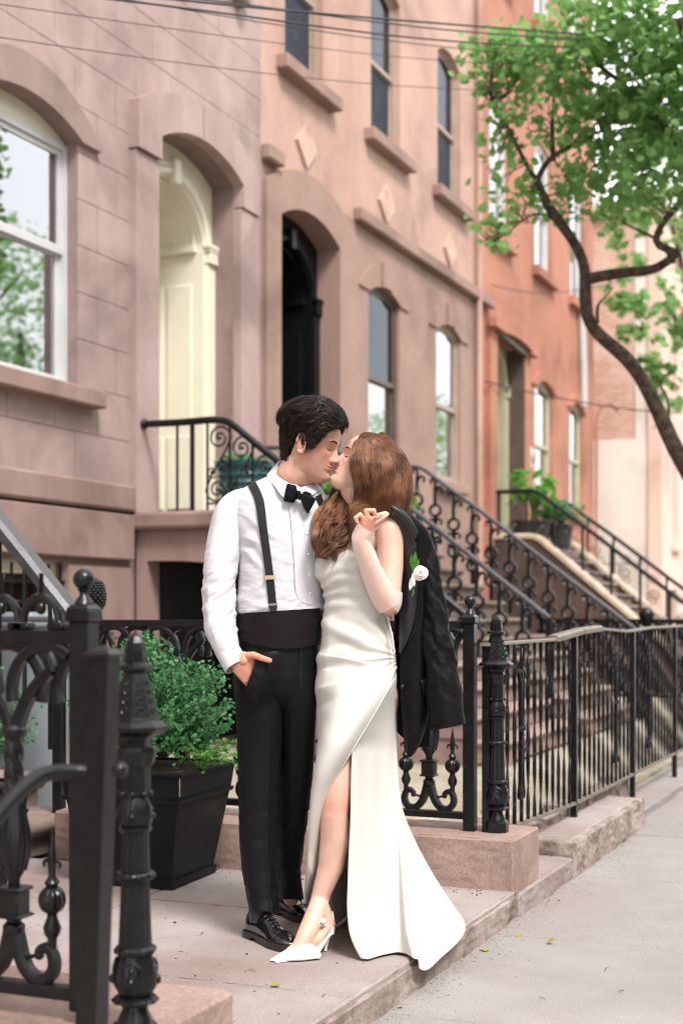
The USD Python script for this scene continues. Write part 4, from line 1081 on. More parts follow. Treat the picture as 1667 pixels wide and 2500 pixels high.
# ---------------------------------------------------------------- overhead wires
def wire(label, pts, r=.006, name='overhead_wire'):
    single(name, tube(spl(pts, 40), r, 5), 'wire_rubber', label=label, cat='wire', smooth=True, group='overhead wires')
wdep = [(7.5, -200), (9.0, 500), (10.5, 1000), (13, 1800)]
def w_pts(ys, dz=0):
    return [W(px, y, d + dz) for (d, px), y in zip(wdep, ys)]
wire('uppermost overhead wire crossing the pink house', w_pts([-75, 5, 50, 110]), .008)
wire('second overhead wire from the top, close under the uppermost', w_pts([-62, -2, 62, 112], .1), .006)
wire('overhead wire crossing lowest at the brownstone\'s upper wall', w_pts([-55, 25, 90, 118], .2), .007)
wire('thin overhead wire fourth from the top', w_pts([-95, 30, 104, 165], .3), .004)
wire('thin sagging overhead wire just above the far pink window sills', w_pts([60, 160, 210, 225], .4), .003)
wire('thin overhead wire across the diamonds and into the tree', w_pts([-20, 80, 140, 170], .5), .003)
single('service_cable', tube(spl([at_y(1185, 930, FY - .05), at_y(1240, 945, FY - .2), W(1440, 985, 22), W(1700, 1010, 24)], 30), .011, 6), 'wire_rubber', label='black service cable looped across the orange house\'s door', cat='cable', smooth=True)
single('service_cable', tube(spl([at_y(1200, 695, FY - .05), W(1330, 715, 23), W(1500, 690, 25), W(1700, 640, 28)], 30), .008, 6), 'wire_rubber', label='thin cable high on the orange house above its door', cat='cable', smooth=True)
# ================================================================ trees and plants
LEAF6 = np.array([(0, 0, 0), (.42, .28, .06), (.5, .62, .05), (0, 1.0, -.06), (-.5, .62, .05), (-.42, .28, .06)])
LEAF6F = np.array([(0, 1, 2), (0, 2, 3), (0, 3, 4), (0, 4, 5)])
LEAF4 = np.array([(0, 0, 0), (.32, .5, .07), (0, 1, -.03), (-.32, .5, .07)])
LEAF4F = np.array([(0, 1, 2), (0, 2, 3)])
def rot_random(n, r, up=0.0):
    """n random rotation matrices; up: pull of the leaf normal towards +z"""
    nrm = r.normal(size=(n, 3)); nrm[:, 2] = np.abs(nrm[:, 2]) * 0.8 + up
    nrm /= np.linalg.norm(nrm, axis=1, keepdims=True)
    t = r.normal(size=(n, 3)); t -= nrm * (t * nrm).sum(1, keepdims=True); t /= np.linalg.norm(t, axis=1, keepdims=True)
    return np.stack([np.cross(t, nrm), t, nrm], -1)
def leaves(pos, size, r, shape=LEAF6, faces=LEAF6F, up=0.4, R=None):
    pos = np.asarray(pos); n = len(pos)
    R = rot_random(n, r, up) if R is None else R
    sz = np.broadcast_to(size, (n,)) * r.uniform(.7, 1.25, n)
    v = np.einsum('nij,kj->nki', R, shape) * sz[:, None, None] + pos[:, None]
    f = faces[None] + (np.arange(n) * len(shape))[:, None, None]
    return T(v.reshape(-1, 3), f.reshape(-1, 3), process=False)
def limb(pts, r0, r1, n=30, sides=9, seed=0, wob=.0):
    P = spl(pts, n)
    P = P + (meshkit.fbm(P * 2.2 + seed * 7.3, 3, seed)[:, None] - .5) * wob
    rr = np.linspace(r0, r1, n) * (1 + .25 * (meshkit.fbm(P * 3.1, 3, seed + 5) - .5))
    t = tube(P, rr, sides)
    return t, P
q2 = lambda q: (q[0] * 1.0632, q[1] * 1.0632)

# ---- the leaning street tree
rt = np.random.default_rng(11)
tr = Thing('street_tree', 'leaning street tree with fresh green leaves before the orange house, right', 'tree', base=(13.35, 1.35, 0))
Wq = lambda x, y, d: W(x * 1.0632, y * 1.0632, d)
main = [np.array([13.35, 1.35, -.05]), Wq(1690, 1500, 13.3), Wq(1600, 1120, 13.0), Wq(1548, 1025, 13.0), Wq(1530, 985, 13.0), Wq(1500, 920, 13.0), Wq(1430, 815, 13.0), Wq(1352, 735, 13.0), Wq(1344, 680, 13.0), Wq(1338, 600, 13.0), Wq(1300, 530, 12.9), Wq(1255, 465, 12.8), Wq(1232, 415, 12.7)]
m, Pm = limb(main, .115, .038, 80, 12, 1, .03)
tk = tr.part('trunk', m, 'bark', smooth=50)
br = [
    ([Wq(1345, 640, 13), Wq(1400, 630, 12.9), Wq(1470, 622, 12.6), Wq(1530, 603, 12.3), Wq(1548, 580, 12.2), Wq(1510, 560, 12.2), Wq(1515, 520, 12.2), Wq(1560, 470, 12.1), Wq(1620, 380, 12)], .055, .02),
    ([Wq(1232, 415, 12.7), Wq(1265, 365, 12.7), Wq(1310, 335, 12.6), Wq(1380, 300, 12.5)], .03, .012),
    ([Wq(1270, 365, 12.7), Wq(1268, 300, 12.8), Wq(1272, 245, 12.8), Wq(1262, 150, 12.9)], .026, .01),
    ([Wq(1235, 420, 12.7), Wq(1200, 360, 12.6), Wq(1170, 300, 12.5), Wq(1130, 230, 12.4)], .024, .008),
    ([Wq(1330, 590, 13), Wq(1310, 540, 13.2), Wq(1290, 510, 13.3)], .022, .008),
    ([Wq(1545, 600, 12.3), Wq(1500, 545, 12.6), Wq(1440, 515, 12.8), Wq(1400, 480, 13)], .02, .006),
    ([Wq(1372, 740, 13), Wq(1376, 700, 13.1), Wq(1400, 672, 13.2), Wq(1408, 660, 13.2)], .018, .007),
    ([Wq(1535, 960, 13), Wq(1530, 910, 13.1), Wq(1518, 880, 13.1), Wq(1545, 850, 13.1)], .016, .006),
    ([Wq(1290, 515, 12.9), Wq(1240, 490, 12.8), Wq(1180, 520, 12.6), Wq(1140, 550, 12.5)], .016, .005),
    ([Wq(1600, 1120, 13.0), Wq(1640, 800, 12.5), Wq(1660, 500, 12), Wq(1600, 200, 11.5), Wq(1560, 40, 11.2)], .09, .03),
    ([Wq(1650, 450, 12), Wq(1560, 330, 12), Wq(1460, 220, 12), Wq(1350, 130, 12.2)], .05, .012),
]
ends = []
for k, (p, a, b) in enumerate(br):
    m, P = limb(p, a, b, 34, 8, k + 3, .04)
    tr.part('limb', m, 'bark', smooth=50, parent=tk)
    ends.append(P)
blobs = [(1105, 125, 42, 12.4), (1150, 95, 45, 12.3), (1195, 130, 55, 12.3), (1110, 190, 45, 12.4), (1165, 195, 55, 12.5), (1235, 165, 60, 12.6), (1290, 100, 70, 12.2), (1300, 190, 70, 12.4),
         (1370, 150, 85, 12.1), (1390, 60, 80, 12.0), (1460, 110, 95, 11.9), (1470, 220, 90, 12.2), (1540, 160, 95, 11.8), (1545, 60, 80, 11.6), (1380, 250, 80, 12.4), (1540, 280, 90, 12.1),
         (1450, 320, 80, 12.3), (1360, 350, 70, 12.6), (1300, 300, 50, 12.7), (1530, 380, 85, 12.0), (1440, 410, 70, 12.4), (1360, 430, 55, 12.8), (1290, 420, 40, 12.9), (1500, 450, 55, 12.2),
         (1225, 290, 36, 12.7), (1160, 270, 38, 12.5), (1190, 350, 34, 12.6), (1130, 330, 22, 12.5), (1145, 420, 28, 12.6), (1215, 420, 30, 12.7), (1105, 505, 26, 12.5), (1150, 530, 32, 12.5), (1190, 470, 26, 12.6), (1245, 470, 30, 12.8),
         (1330, 480, 36, 12.9), (1400, 500, 30, 12.8), (1560, 470, 40, 12.0), (1620, 250, 90, 11.7), (1640, 400, 80, 11.7), (1620, 90, 90, 11.5), (1440, -40, 70, 11.8), (1560, -30, 70, 11.4), (1700, 200, 120, 11.4), (1330, 20, 45, 12.2), (1130, 565, 18, 12.5)]
pos, sz = [], []
for (x, y, r_, d) in blobs:
    n = int(3.1 * (r_ / 10) ** 2)
    c = Wq(x, y, d); R_ = r_ * 1.0632 / FPX * d
    # a few tufts per mass, so that gaps stay between them
    nt = max(3, int(n / 15))
    tu = rt.normal(size=(nt, 3)); tu *= (R_ * rt.uniform(.15, 1.05, nt) ** .6 / np.linalg.norm(tu, axis=1))[:, None]
    tu[:, 0] *= 1.5; tu[:, 2] *= .9
    k = rt.integers(0, nt, n)
    pos.append(c + tu[k] + rt.normal(size=(n, 3)) * .075)
pos = np.vstack(pos)
tr.part('crown', leaves(pos, .082, rt, up=.5), 'tree_leaf', smooth=False)
print('leaves', len(pos))
# twigs from the limbs into the tufts
tw = []
allp = np.vstack(ends[:9] + [Pm[50:]])
for (x, y, r_, d) in blobs[:36]:
    for k in range(3):
        c = Wq(x + rt.normal() * r_ * .5, y + rt.normal() * r_ * .5, d)
        a = allp[np.argmin(np.linalg.norm(allp - c, axis=1))]
        mid = (a + c) / 2 + rt.normal(size=3) * .06
        tw.append(tube(spl([a, mid, c], 8), np.linspace(.008, .003, 8), 4))
tr.part('twigs', cat(tw), 'bark', parent=tk, kind='stuff')

# ---- paler trees far down the street
def soft_tree(label, bl, d, leafsize, trunk, mat='far_leaf', seed=0, group=None):
    r = np.random.default_rng(seed)
    t = Thing('street_tree', label, 'tree', base=tuple(trunk[0]), group=group)
    m, P = limb(trunk, .16, .05, 20, 8, seed, .05)
    t.part('trunk', m, 'bark', smooth=50)
    ps = []
    for (x, y, r_) in bl:
        c = Wq(x, y, d); R_ = r_ * 1.0632 / FPX * d
        n = int(14 + (R_ / leafsize) ** 2 * 3.2)
        n = int(n * 1.5); nt = max(4, n // 12); tu = r.normal(size=(nt, 3)); tu *= (R_ * r.uniform(.2, 1, nt) ** .5 / np.linalg.norm(tu, axis=1))[:, None]
        ps.append(c + tu[r.integers(0, nt, n)] + r.normal(size=(n, 3)) * R_ * .12)
    t.part('crown', leaves(np.vstack(ps), leafsize, r, up=.5), mat, smooth=False)
soft_tree('pale green tree beside the brick side wall, far right', [(1440, 690, 45), (1400, 640, 34), (1490, 860, 40), (1530, 950, 36), (1450, 640, 40), (1420, 700, 30), (1450, 760, 34), (1520, 900, 34), (1500, 700, 50), (1540, 640, 50), (1560, 720, 60), (1480, 760, 40), (1540, 790, 60), (1570, 850, 50), (1500, 830, 34), (1600, 760, 60), (1470, 690, 22), (1530, 880, 30)], 27, .14,
          [W(1800, 1640, 27) * [1, 1, 0], W(1760, 1200, 27), W(1690, 880, 27), W(1640, 760, 27)], seed=3)
soft_tree('tall pale tree high behind the leaning tree', [(1480, 560, 50), (1420, 560, 30), (1560, 560, 50), (1400, 500, 50), (1480, 480, 60), (1560, 470, 60), (1420, 410, 50), (1500, 380, 70), (1590, 380, 60), (1440, 600, 25)], 31, .16,
          [W(1760, 1640, 31) * [1, 1, 0], W(1740, 1100, 31), W(1700, 800, 31), W(1640, 550, 31)], seed=4)

# ---- across the road: what the window panes mirror
def big_tree(seed):
    r = np.random.default_rng(seed)
    t = Thing('roadside_tree', 'leafy tree across the road, mirrored in the window panes', 'tree', base=(19, -11, 0), group='trees across the road')
    m, P = limb([(0, 0, -.05), (.1, .1, 2.2), (.0, -.1, 4.8), (.2, 0, 9.0)], .2, .08, 20, 8, seed, .1)
    t.part('trunk', m, 'bark', local=True, smooth=50)
    tu = r.normal(size=(130, 3)); tu *= (r.uniform(.3, 1, 130) ** .5 / np.linalg.norm(tu, axis=1))[:, None]; tu = tu * [3.4, 3.0, 4.2] + [0, 0, 8.2]
    pos = tu[r.integers(0, 130, 5200)] + r.normal(size=(5200, 3)) * .3
    t.part('crown', leaves(pos, .17, r, up=.4), 'tree_leaf', local=True, smooth=False)
    return t
bt = big_tree(21)
for k, (x, y, rz) in enumerate(((26, -10.5, 1.0), (33, -11, 2.2), (66, -10.5, 2.9), (53, -12, .7), (41, -10.5, 3.1), (12, -11, 4.0), (4, -10.5, 5.0), (-6, -11, .4))):
    copy_of(bt, 'leafy tree across the road, mirrored in the window panes', (x, y, 0), rz)
nb = Thing('row_house', 'neighbouring brownstone whose stoop foot shows at the left edge', 'house', base=(-4, FY, 0))
nb.part('wall', bx(-16, 4.19, FY, FY + .3, 0, 11.5), 'brownstone', smooth=False)
for k, (x, y, rz) in enumerate(((-7, -1.2, 1.0), (-16, -1.4, 2.2))):
    copy_of(bt, 'leafy tree behind the photographer on the near pavement', (x, y, 0), rz, group='trees behind the photographer')
ho = Thing('opposite_house', 'plain brownstone row across the road, behind the photographer', 'house', base=(10, -17, 0))
fr = sbox(-14, 0, 30, 9.5).difference(unary_union([sbox(x, z0, x + 1.0, z0 + 2) for x in np.arange(-13, 29, 2.2) for z0 in (2.6, 6.4)]))
ho.part('wall', xz(fr, -16.3, -16.0), 'brownstone_trim', smooth=False)
ho.part('rooms', bx(-14, 30, -24, -16.6, 0, 9.4), 'dark_interior', smooth=False)
ho.part('cornice', bx(-14, 30, -16.5, -15.5, 9.5, 9.9, .05), 'brownstone_trim')

# ---- planters with boxwood
rp_ = np.random.default_rng(8)
def frustum(w0, w1, z0, z1):
    return trimesh.convex.convex_hull(np.array([(sx * w * 1.12, sy * w * 1.12, z) for w, z in ((w0, z0), (w1, z1)) for sx in (-1, 1) for sy in (-1, 1)]))
def planter(label, base, rot, seed, weeds):
    r = np.random.default_rng(seed)
    t = Thing('planter', label, 'planter', base=base, rotz=rot)
    t.part('foot', frustum(.187, .190, 0, .035), 'planter_black', local=True, smooth=False)
    t.part('body', frustum(.180, .228, .032, .355), 'planter_black', local=True, smooth=False)
    t.part('band', frustum(.238, .241, .355, .372), 'planter_black', local=True, smooth=False)
    t.part('upper_body', frustum(.232, .243, .372, .472), 'planter_black', local=True, smooth=False)
    for a in range(4):
        t.part('rim', place(bx(-.282, .264, -.282, -.256, .466, .484, .004), (0, 0, 0), a * pi / 2), 'planter_black', local=True)
    t.part('soil', bx(-.252, .252, -.252, .252, .46, .4735), 'soil', local=True, smooth=False)
    for a in (.2, 1.8):
        t.part('paint_chip', place(bx(-.2735, -.2695, -.2735, -.2695, .39, .465), (0, 0, 0), a * 0), 'tan_stone', local=True, smooth=False)
        break
    return t
def boxwood(label, c, R, H, seed, trail=None):
    """dense small shrub: upright sprays of paired small leaves"""
    r = np.random.default_rng(seed)
    t = Thing('boxwood', label, 'shrub', base=c)
    pos, Rm, stems = [], [], []
    shape = LEAF4
    for k in range(900):
        el = r.uniform(-.15, 1.0) * pi / 2; az = r.uniform(0, 2 * pi)
        d = np.array([math.cos(el) * math.cos(az), math.cos(el) * math.sin(az), math.sin(el)])
        lump = .78 + .5 * meshkit.noise(d * 1.9 + seed, 2)
        tip = d * [R, R, H * .62] * lump * r.uniform(.60, 1.18) + [0, 0, H * .40]
        o = tip * r.uniform(.25, .45) + [0, 0, .04]
        mid = (o + tip) / 2 + r.normal(size=3) * .015
        P = spl([o, mid, tip + [0, 0, .03]], 14)
        stems.append(tube(P[::3], .0013, 3))
        tg = np.gradient(P, axis=0); tg /= np.linalg.norm(tg, axis=1, keepdims=True)
        for q in range(4, 14):
            for s_ in (-1, 1):
                side = np.cross(tg[q], r.normal(size=3)); side /= np.linalg.norm(side)
                y_ = tg[q] * .75 + side * .8 * s_; y_ /= np.linalg.norm(y_)
                n_ = np.cross(y_, np.cross(tg[q], y_) + r.normal(size=3) * .3); n_ /= np.linalg.norm(n_) + 1e-9
                pos.append(P[q] + r.normal(size=3) * .002); Rm.append(np.stack([np.cross(y_, n_), y_, n_], -1))
    t.part('leaves', leaves(np.array(pos), .020, r, LEAF4 * [1.3, 1, 1], LEAF4F, R=np.array(Rm)), 'box_leaf', local=True, smooth=False)
    t.part('stems', cat(stems), 'bark', local=True, smooth=False)
    return t
PLS = 1.13
pl = (5.25, 3.10, .112)
planter('square black planter of chipped paint with a boxwood, at the fence panel\'s left end', pl, .06, 1, True)
boxwood('bushy green boxwood in the black planter, left of the man', (pl[0] - .0, pl[1] + .0, .112 + .45), .31, .44, 4)
def weeds(label, c, n, spread, seed, name='weed'):
    r = np.random.default_rng(seed); pos = []
    st = []
    for k in range(n):
        o = np.array(c) + r.normal(size=3) * [spread * .35, spread * .35, 0]
        tip = o + r.normal(size=3) * [spread * .6, spread * .6, .02] + [0, 0, r.uniform(.02, .09)]
        P = spl([o, (o + tip) / 2 + [0, 0, .03], tip], 8); st.append(tube(P, .0012, 3))
        pos += [p + r.normal(size=3) * .004 for p in P[2:] for _ in (0, 1)]
    t = Thing(name, label, 'weeds', base=c)
    t.part('leaves', leaves(np.array(pos), .021, r, LEAF6, LEAF6F, up=1.0), 'lime_leaf', smooth=False)
    t.part('stems', cat(st), 'lime_leaf', smooth=False)
weeds('light green chickweed spilling over the planter\'s near corner', (5.25, 2.84, .605), 26, .15, 3)
pl2 = (4.30, 3.50, .112)
planter('square black planter mostly beyond the left edge', pl2, .05, 2, False)
boxwood('boxwood whose sprigs enter at the left edge', (pl2[0], pl2[1], .57), .33, .54, 9)
pz = Thing('pansy', 'yellow pansy flower at the left edge', 'flower', base=tuple(W(2, 1972, 5.0)))
c = W(1, 1972, 5.0)
pp_ = [leaves(np.array([c]), .024, rp_, np.array([(0, 0, 0), (.5, .5, .05), (.35, .95, .1), (-.35, .95, .1), (-.5, .5, .05)]), np.array([(0, 1, 2), (0, 2, 3), (0, 3, 4)]),
              R=np.array([np.stack([np.cos(a) * np.array([DY, -DX, 0]) + np.sin(a) * np.array([0, 0, 1.]), -np.sin(a) * np.array([DY, -DX, 0]) + np.cos(a) * np.array([0, 0, 1.]), -np.array([DX, DY, 0])], -1)])) for a in np.arange(5) * 2 * pi / 5]
pz.part('petals', cat(pp_), 'yellow_petal', smooth=False)
pz.part('eye', sph(c - .004 * np.array([DX, DY, 0]), .006, 2), 'dark_plastic')
pz.part('stem', tube(spl([c, c + [.02, .05, -.03], [4.3, 3.45, .58]], 10), .0015, 4), 'lime_leaf')

# ---- pots on the stoops
def pot(name, label, c, r, h, mat, ribs=False, n=32):
    t = Thing(name, label, 'pot', base=c)
    prof = [(r * .72, 0), (r * .78, .01)] + [(r * (.78 + .22 * s) * (1 + (.03 * math.sin(s * 40) if ribs else 0)), h * (.03 + .87 * s)) for s in np.linspace(0, 1, 40 if ribs else 8)] + [(r * 1.06, h * .91), (r * 1.08, h), (r * .98, h), (r * .95, h * .93), (.001, h * .92)]
    t.part('body', lathe(prof, n), mat, local=True, smooth=40)
    t.part('soil', lathe([(r * .93, h * .922), (r * .93, h * .935), (.001, h * .936)], n), 'soil', local=True)
    return t
def leafy(name, label, c, n, R, H, size, mat, seed, shape=LEAF6, faces=LEAF6F, up=.8):
    r = np.random.default_rng(seed)
    t = Thing(name, label, 'plant', base=c)
    pos, st = [], []
    for k in range(n):
        a = r.uniform(0, 2 * pi); rr = R * r.uniform(.1, 1) ** .6
        tip = np.array([rr * math.cos(a), rr * math.sin(a), H * r.uniform(.25, 1) * (1 - .35 * (rr / R) ** 2)])
        st.append(tube(spl([(0, 0, 0), tip * [.4, .4, .7], tip], 7), .004 * size / .1, 4)); pos.append(tip)
    t.part('leaves', leaves(np.array(pos), size, r, shape, faces, up=up), mat, local=True, smooth=False)
    t.part('stems', cat(st), mat, local=True, smooth=False)
pot('plant_pot', 'teal glazed ribbed pot on the nearest stoop\'s landing', (11.32, 5.72, 2.062), .25, .50, 'teal_glaze', True)
leafy('pot_plant', 'low green plant in the teal glazed pot', (11.32, 5.72, 2.53), 34, .22, .12, .08, 'box_leaf', 2)
pot('plant_pot', 'large dark pot with broad lime leaves on the orange house\'s landing', (20.95, 5.72, 2.20), .30, .40, 'dark_plastic')
r_ = np.random.default_rng(5)
HEART = np.array([(0, 0, 0), (.45, -.08, .08), (.62, .3, .1), (.38, .75, .03), (0, 1.05, -.1), (-.38, .75, .03), (-.62, .3, .1), (-.45, -.08, .08)])
HF = np.array([(0, 1, 2), (0, 2, 3), (0, 3, 4), (0, 4, 5), (0, 5, 6), (0, 6, 7)])
leafy('pot_plant', 'broad lime green leaved plant in the large dark pot', (20.95, 5.72, 2.58), 26, .40, .85, .21, 'lime_leaf', 6, HEART, HF, .4)
pot('plant_pot', 'narrow dark pot beside the large one on the orange house\'s landing', (21.25, 5.35, 2.20), .19, .36, 'dark_plastic')
leafy('pot_plant', 'bushy small leaved plant with white flowers in the narrow dark pot', (21.25, 5.35, 2.54), 90, .33, .42, .11, 'box_leaf', 7)
pot('plant_pot', 'small dark pot on the steps to the black doorway', (13.6, 5.15, 2.065 - .18), .17, .32, 'teal_glaze')
leafy('pot_plant', 'small yellow green plant on the steps to the black doorway', (13.6, 5.15, 2.17), 60, .26, .36, .12, 'lime_leaf', 8)
pot('plant_pot', 'dark pot on the stoop seen between the couple\'s necks', (12.0, 5.05, 1.88), .17, .3, 'dark_plastic')
leafy('pot_plant', 'green plant seen through the railing behind the kissing couple', (12.0, 5.05, 2.15), 90, .30, .30, .09, 'lime_leaf', 12)

# ---- litter
rg_ = np.random.default_rng(17)
def grit_at(n, fx):
    out = []
    for k in range(n):
        x, y, z_ = fx()
        t_ = trimesh.creation.icosahedron(); t_.apply_scale(np.array([1, rg_.uniform(.6, 1), rg_.uniform(.3, .6)]) * rg_.uniform(.0012, .0042) * (2.2 if rg_.uniform() < .05 else 1)); t_.apply_translation((x, y, z_ + .0015)); out.append(t_)
    return cat(out)
single('grit', grit_at(700, lambda: (rg_.uniform(2.5, 9), KY - .012 - rg_.exponential(.05), .0)), 'kerb_stone', label='dark grit and crumbs along the foot of the kerb', smooth=False, kind='stuff')
single('grit', grit_at(260, lambda: (rg_.uniform(3.1, 5.55), rg_.uniform(1.7, 3.8), .110)) , 'soil', label='specks of dirt scattered over the platform', smooth=False, kind='stuff')
single('grit', grit_at(320, lambda: (5.545 - rg_.exponential(.04), rg_.uniform(1.7, 3.7), .110)), 'soil', label='dirt gathered at the foot of the far plinth', smooth=False, kind='stuff')
rl = np.random.default_rng(3)
spots = [(790, 2432, .11), (490, 2280, .11), (440, 2326, .11), (612, 2372, .11), (1323, 2438, 0), (1480, 2367, 0), (1515, 2420, 0), (1345, 2185, 0), (1516, 1974, 0), (1590, 1905, 0)]
for (x, y, z_) in spots:
    c = at_z(x, y, z_ + .004); a = rl.uniform(0, pi); L_ = rl.uniform(.008, .024)
    d_ = np.array([math.cos(a), math.sin(a), 0]); e_ = np.array([-d_[1], d_[0], 0])
    single('twig', tube(spl([c - d_ * L_, c + e_ * rl.normal() * .004 + [0, 0, .003], c + d_ * L_ * .8 + e_ * rl.normal() * .006], 8), .0010, 5), 'bark', label='small dark twig lying on the paving', cat='twig', group='twigs on the paving')
for (x, y, z_) in [(148, 2120, .112), (270, 2086, .112), (680, 2402, .112), (1183, 2315, .002), (1270, 2282, .002), (1335, 2300, .002), (975, 2455, .002)]:
    single('fallen_leaf', leaves(np.array([at_z(x, y, z_ + .006)]), .028, rl, up=3.0), 'dry_leaf', label='small dry leaf lying on the paving', cat='leaf', smooth=False, group='dry leaves on the paving')
# ================================================================ people
# figures are laid out on the photograph's own proportions (units of 1/1568 of its width) and given real depth
K = 1.0632
def PQ(x, y, d=0.0):
    x, y, d = np.broadcast_arrays(np.asarray(x, float), np.asarray(y, float), np.asarray(d, float))
    dep = FOCUS + d; lat = (x * K - CX) / FPX * dep
    return np.stack([DX * dep + DY * lat, DY * dep - DX * lat, CAM_H + (HY - y * K) / FPX * dep], -1)
RV = np.array([DY, -DX, 0]); DV = np.array([DX, DY, 0]); UZ = np.array([0, 0, 1.0])
from scipy.interpolate import PchipInterpolator
noise, fbm = meshkit.noise, meshkit.fbm
skin_nodes = {
    'g': ('geometry', {}), 'n': ('noise_texture', {'scale': 18.0, 'detail': 4.0}), 'n2': ('noise_texture', {'scale': 260.0, 'detail': 2.0}), 'b': ('bump', {'strength': .15, 'distance': .001}), 'at': ('attribute', {'attribute': 'tint'}), 'mt': ('mix', {'mix_type': 'multiply', 'fac': 1.0}),
    'p': ('principled_bsdf', {'roughness': .46, 'subsurface_weight': .18, 'subsurface_radius': (1.0, .35, .2), 'subsurface_scale': .008, 'specular_ior_level': .4})}
skl = [('g.position', 'n.vector'), ('n.fac', 'r.fac'), ('r.color', 'mt.color1'), ('at.color', 'mt.color2'), ('mt.color', 'p.base_color'), ('g.position', 'n2.vector'), ('n2.fac', 'b.height'), ('b.normal', 'p.normal')]
mk('skin_man', {**skin_nodes, 'r': ('rgb_ramp', {'ramp': [(.3, (.53, .285, .21)), (.7, (.62, .37, .28))]})}, skl)
mk('skin_bride', {**skin_nodes, 'r': ('rgb_ramp', {'ramp': [(.3, (.62, .375, .295)), (.7, (.69, .445, .355))]})}, skl)
paint('lip_man', (.48, .17, .14), r=.4, var=.05)
paint('lip_bride', (.55, .17, .15), r=.35, var=.05)
def cloth(name, col, r=.8, sheen=.2, var=.03, weave=900.0, bump=.12, spec=.3, aniso=0.0):
    mk(name, {
        'g': ('geometry', {}), 'n': ('noise_texture', {'scale': 6.0, 'detail': 4.0}),
        'rp': ('rgb_ramp', {'ramp': [(.3, tuple((1 - var) * c for c in col)), (.7, tuple(min(.92, (1 + var) * c) for c in col))]}),
        'n2': ('noise_texture', {'scale': weave, 'detail': 2.0}), 'b': ('bump', {'strength': bump, 'distance': .0006}),
        'p': ('principled_bsdf', {'roughness': r, 'sheen_weight': sheen, 'sheen_roughness': .4, 'specular_ior_level': spec})},
        [('g.position', 'n.vector'), ('n.fac', 'rp.fac'), ('rp.color', 'p.base_color'), ('g.position', 'n2.vector'), ('n2.fac', 'b.height'), ('b.normal', 'p.normal')])
cloth('shirt_cotton', (.57, .56, .595), r=.8, sheen=.0, spec=.15)
cloth('bride_satin', (.575, .55, .515), r=.58, sheen=.0, spec=.25)
cloth('black_wool', (.0055, .0048, .0052), r=.55, sheen=.0, spec=.11)
cloth('trouser_wool', (.0055, .0055, .007), r=.5, sheen=.0, spec=.17)
cloth('cummerbund_faille', (.011, .0075, .009), r=.5, sheen=.0, spec=.15)
cloth('black_satin', (.013, .013, .015), r=.36, sheen=.0, spec=.42)
cloth('tie_velvet', (.003, .004, .007), r=.6, sheen=.0, spec=.1)
cloth('strap_grosgrain', (.012, .012, .014), r=.42, sheen=.0, spec=.3)
cloth('sock', (.06, .045, .055), r=.8)
paint('patent', (.006, .006, .007), r=.10, var=.2, coat=1.0, bump=0.0)
paint('shoe_sole', (.02, .016, .014), r=.5)
paint('gold', (.75, .60, .42), r=.25, metallic=1.0)
paint('silver', (.75, .75, .76), r=.2, metallic=1.0)
paint('green_stone', (.05, .45, .33), r=.2)
paint('white_leather', (.80, .79, .76), r=.35, var=.02)
paint('rose_white', (.80, .78, .68), r=.6, var=.04)
paint('ribbon_white', (.80, .80, .84), r=.45, var=.02)
leafmat('rose_leaf', (.06, .20, .03), (.14, .34, .07), trans=.25)
mk('tulle', {'d': ('principled_bsdf', {'base_color': (.80, .74, .70), 'roughness': .7, 'sheen_weight': .2}), 't': ('transparent_bsdf', {'color': (1, .98, .97)}), 'lw': ('layer_weight', {'blend': .35}),
             'mm': ('math', {'math_type': 'multiply_add', 'value2': .55, 'value3': .12, 'use_clamp': True}), 'm': ('mix_closure', {})},
   [('lw.facing', 'mm.value1'), ('mm.value', 'm.fac'), ('t.BSDF', 'm.closure1'), ('d.BSDF', 'm.closure2')], surface='m.closure')
def hairmat(name, c0, c1, r=.38, spec=.5):
    mk(name, {'g': ('geometry', {}), 'n': ('noise_texture', {'scale': 55.0, 'detail': 3.0}), 'rp': ('rgb_ramp', {'ramp': [(.3, c0), (.72, c1)]}),
              'p': ('principled_bsdf', {'roughness': r, 'specular_ior_level': spec})}, [('g.position', 'n.vector'), ('n.fac', 'rp.fac'), ('rp.color', 'p.base_color')])
hairmat('hair_black', (.005, .0034, .0026), (.030, .018, .012), r=.36, spec=.25)
hairmat('hair_black_base', (.004, .003, .0025), (.009, .0065, .005), r=.7, spec=.08)
mk('hair_auburn', {'g': ('geometry', {}), 'n': ('noise_texture', {'scale': 16.0, 'detail': 2.0}), 'rp': ('rgb_ramp', {'ramp': [(.28, (.060, .022, .011)), (.50, (.145, .058, .027)), (.75, (.30, .14, .068))]}),
    'hi': ('hair_info', {}), 'w': ('white_noise_texture', {'dimensions': '1D'}), 'k': ('math', {'math_type': 'multiply_add', 'value2': .30, 'value3': -.15}), 'ad': ('math', {'math_type': 'add'}),
    'p': ('principled_bsdf', {'roughness': .36, 'specular_ior_level': .45})},
   [('g.position', 'n.vector'), ('hi.index', 'w.w'), ('w.value', 'k.value1'), ('n.fac', 'ad.value1'), ('k.value', 'ad.value2'), ('ad.value', 'rp.fac'), ('rp.color', 'p.base_color')])
hairmat('hair_auburn_lock', (.07, .026, .012), (.13, .052, .024), r=.42, spec=.35)
hairmat('hair_auburn_base', (.045, .018, .009), (.10, .04, .019), r=.8, spec=.1)

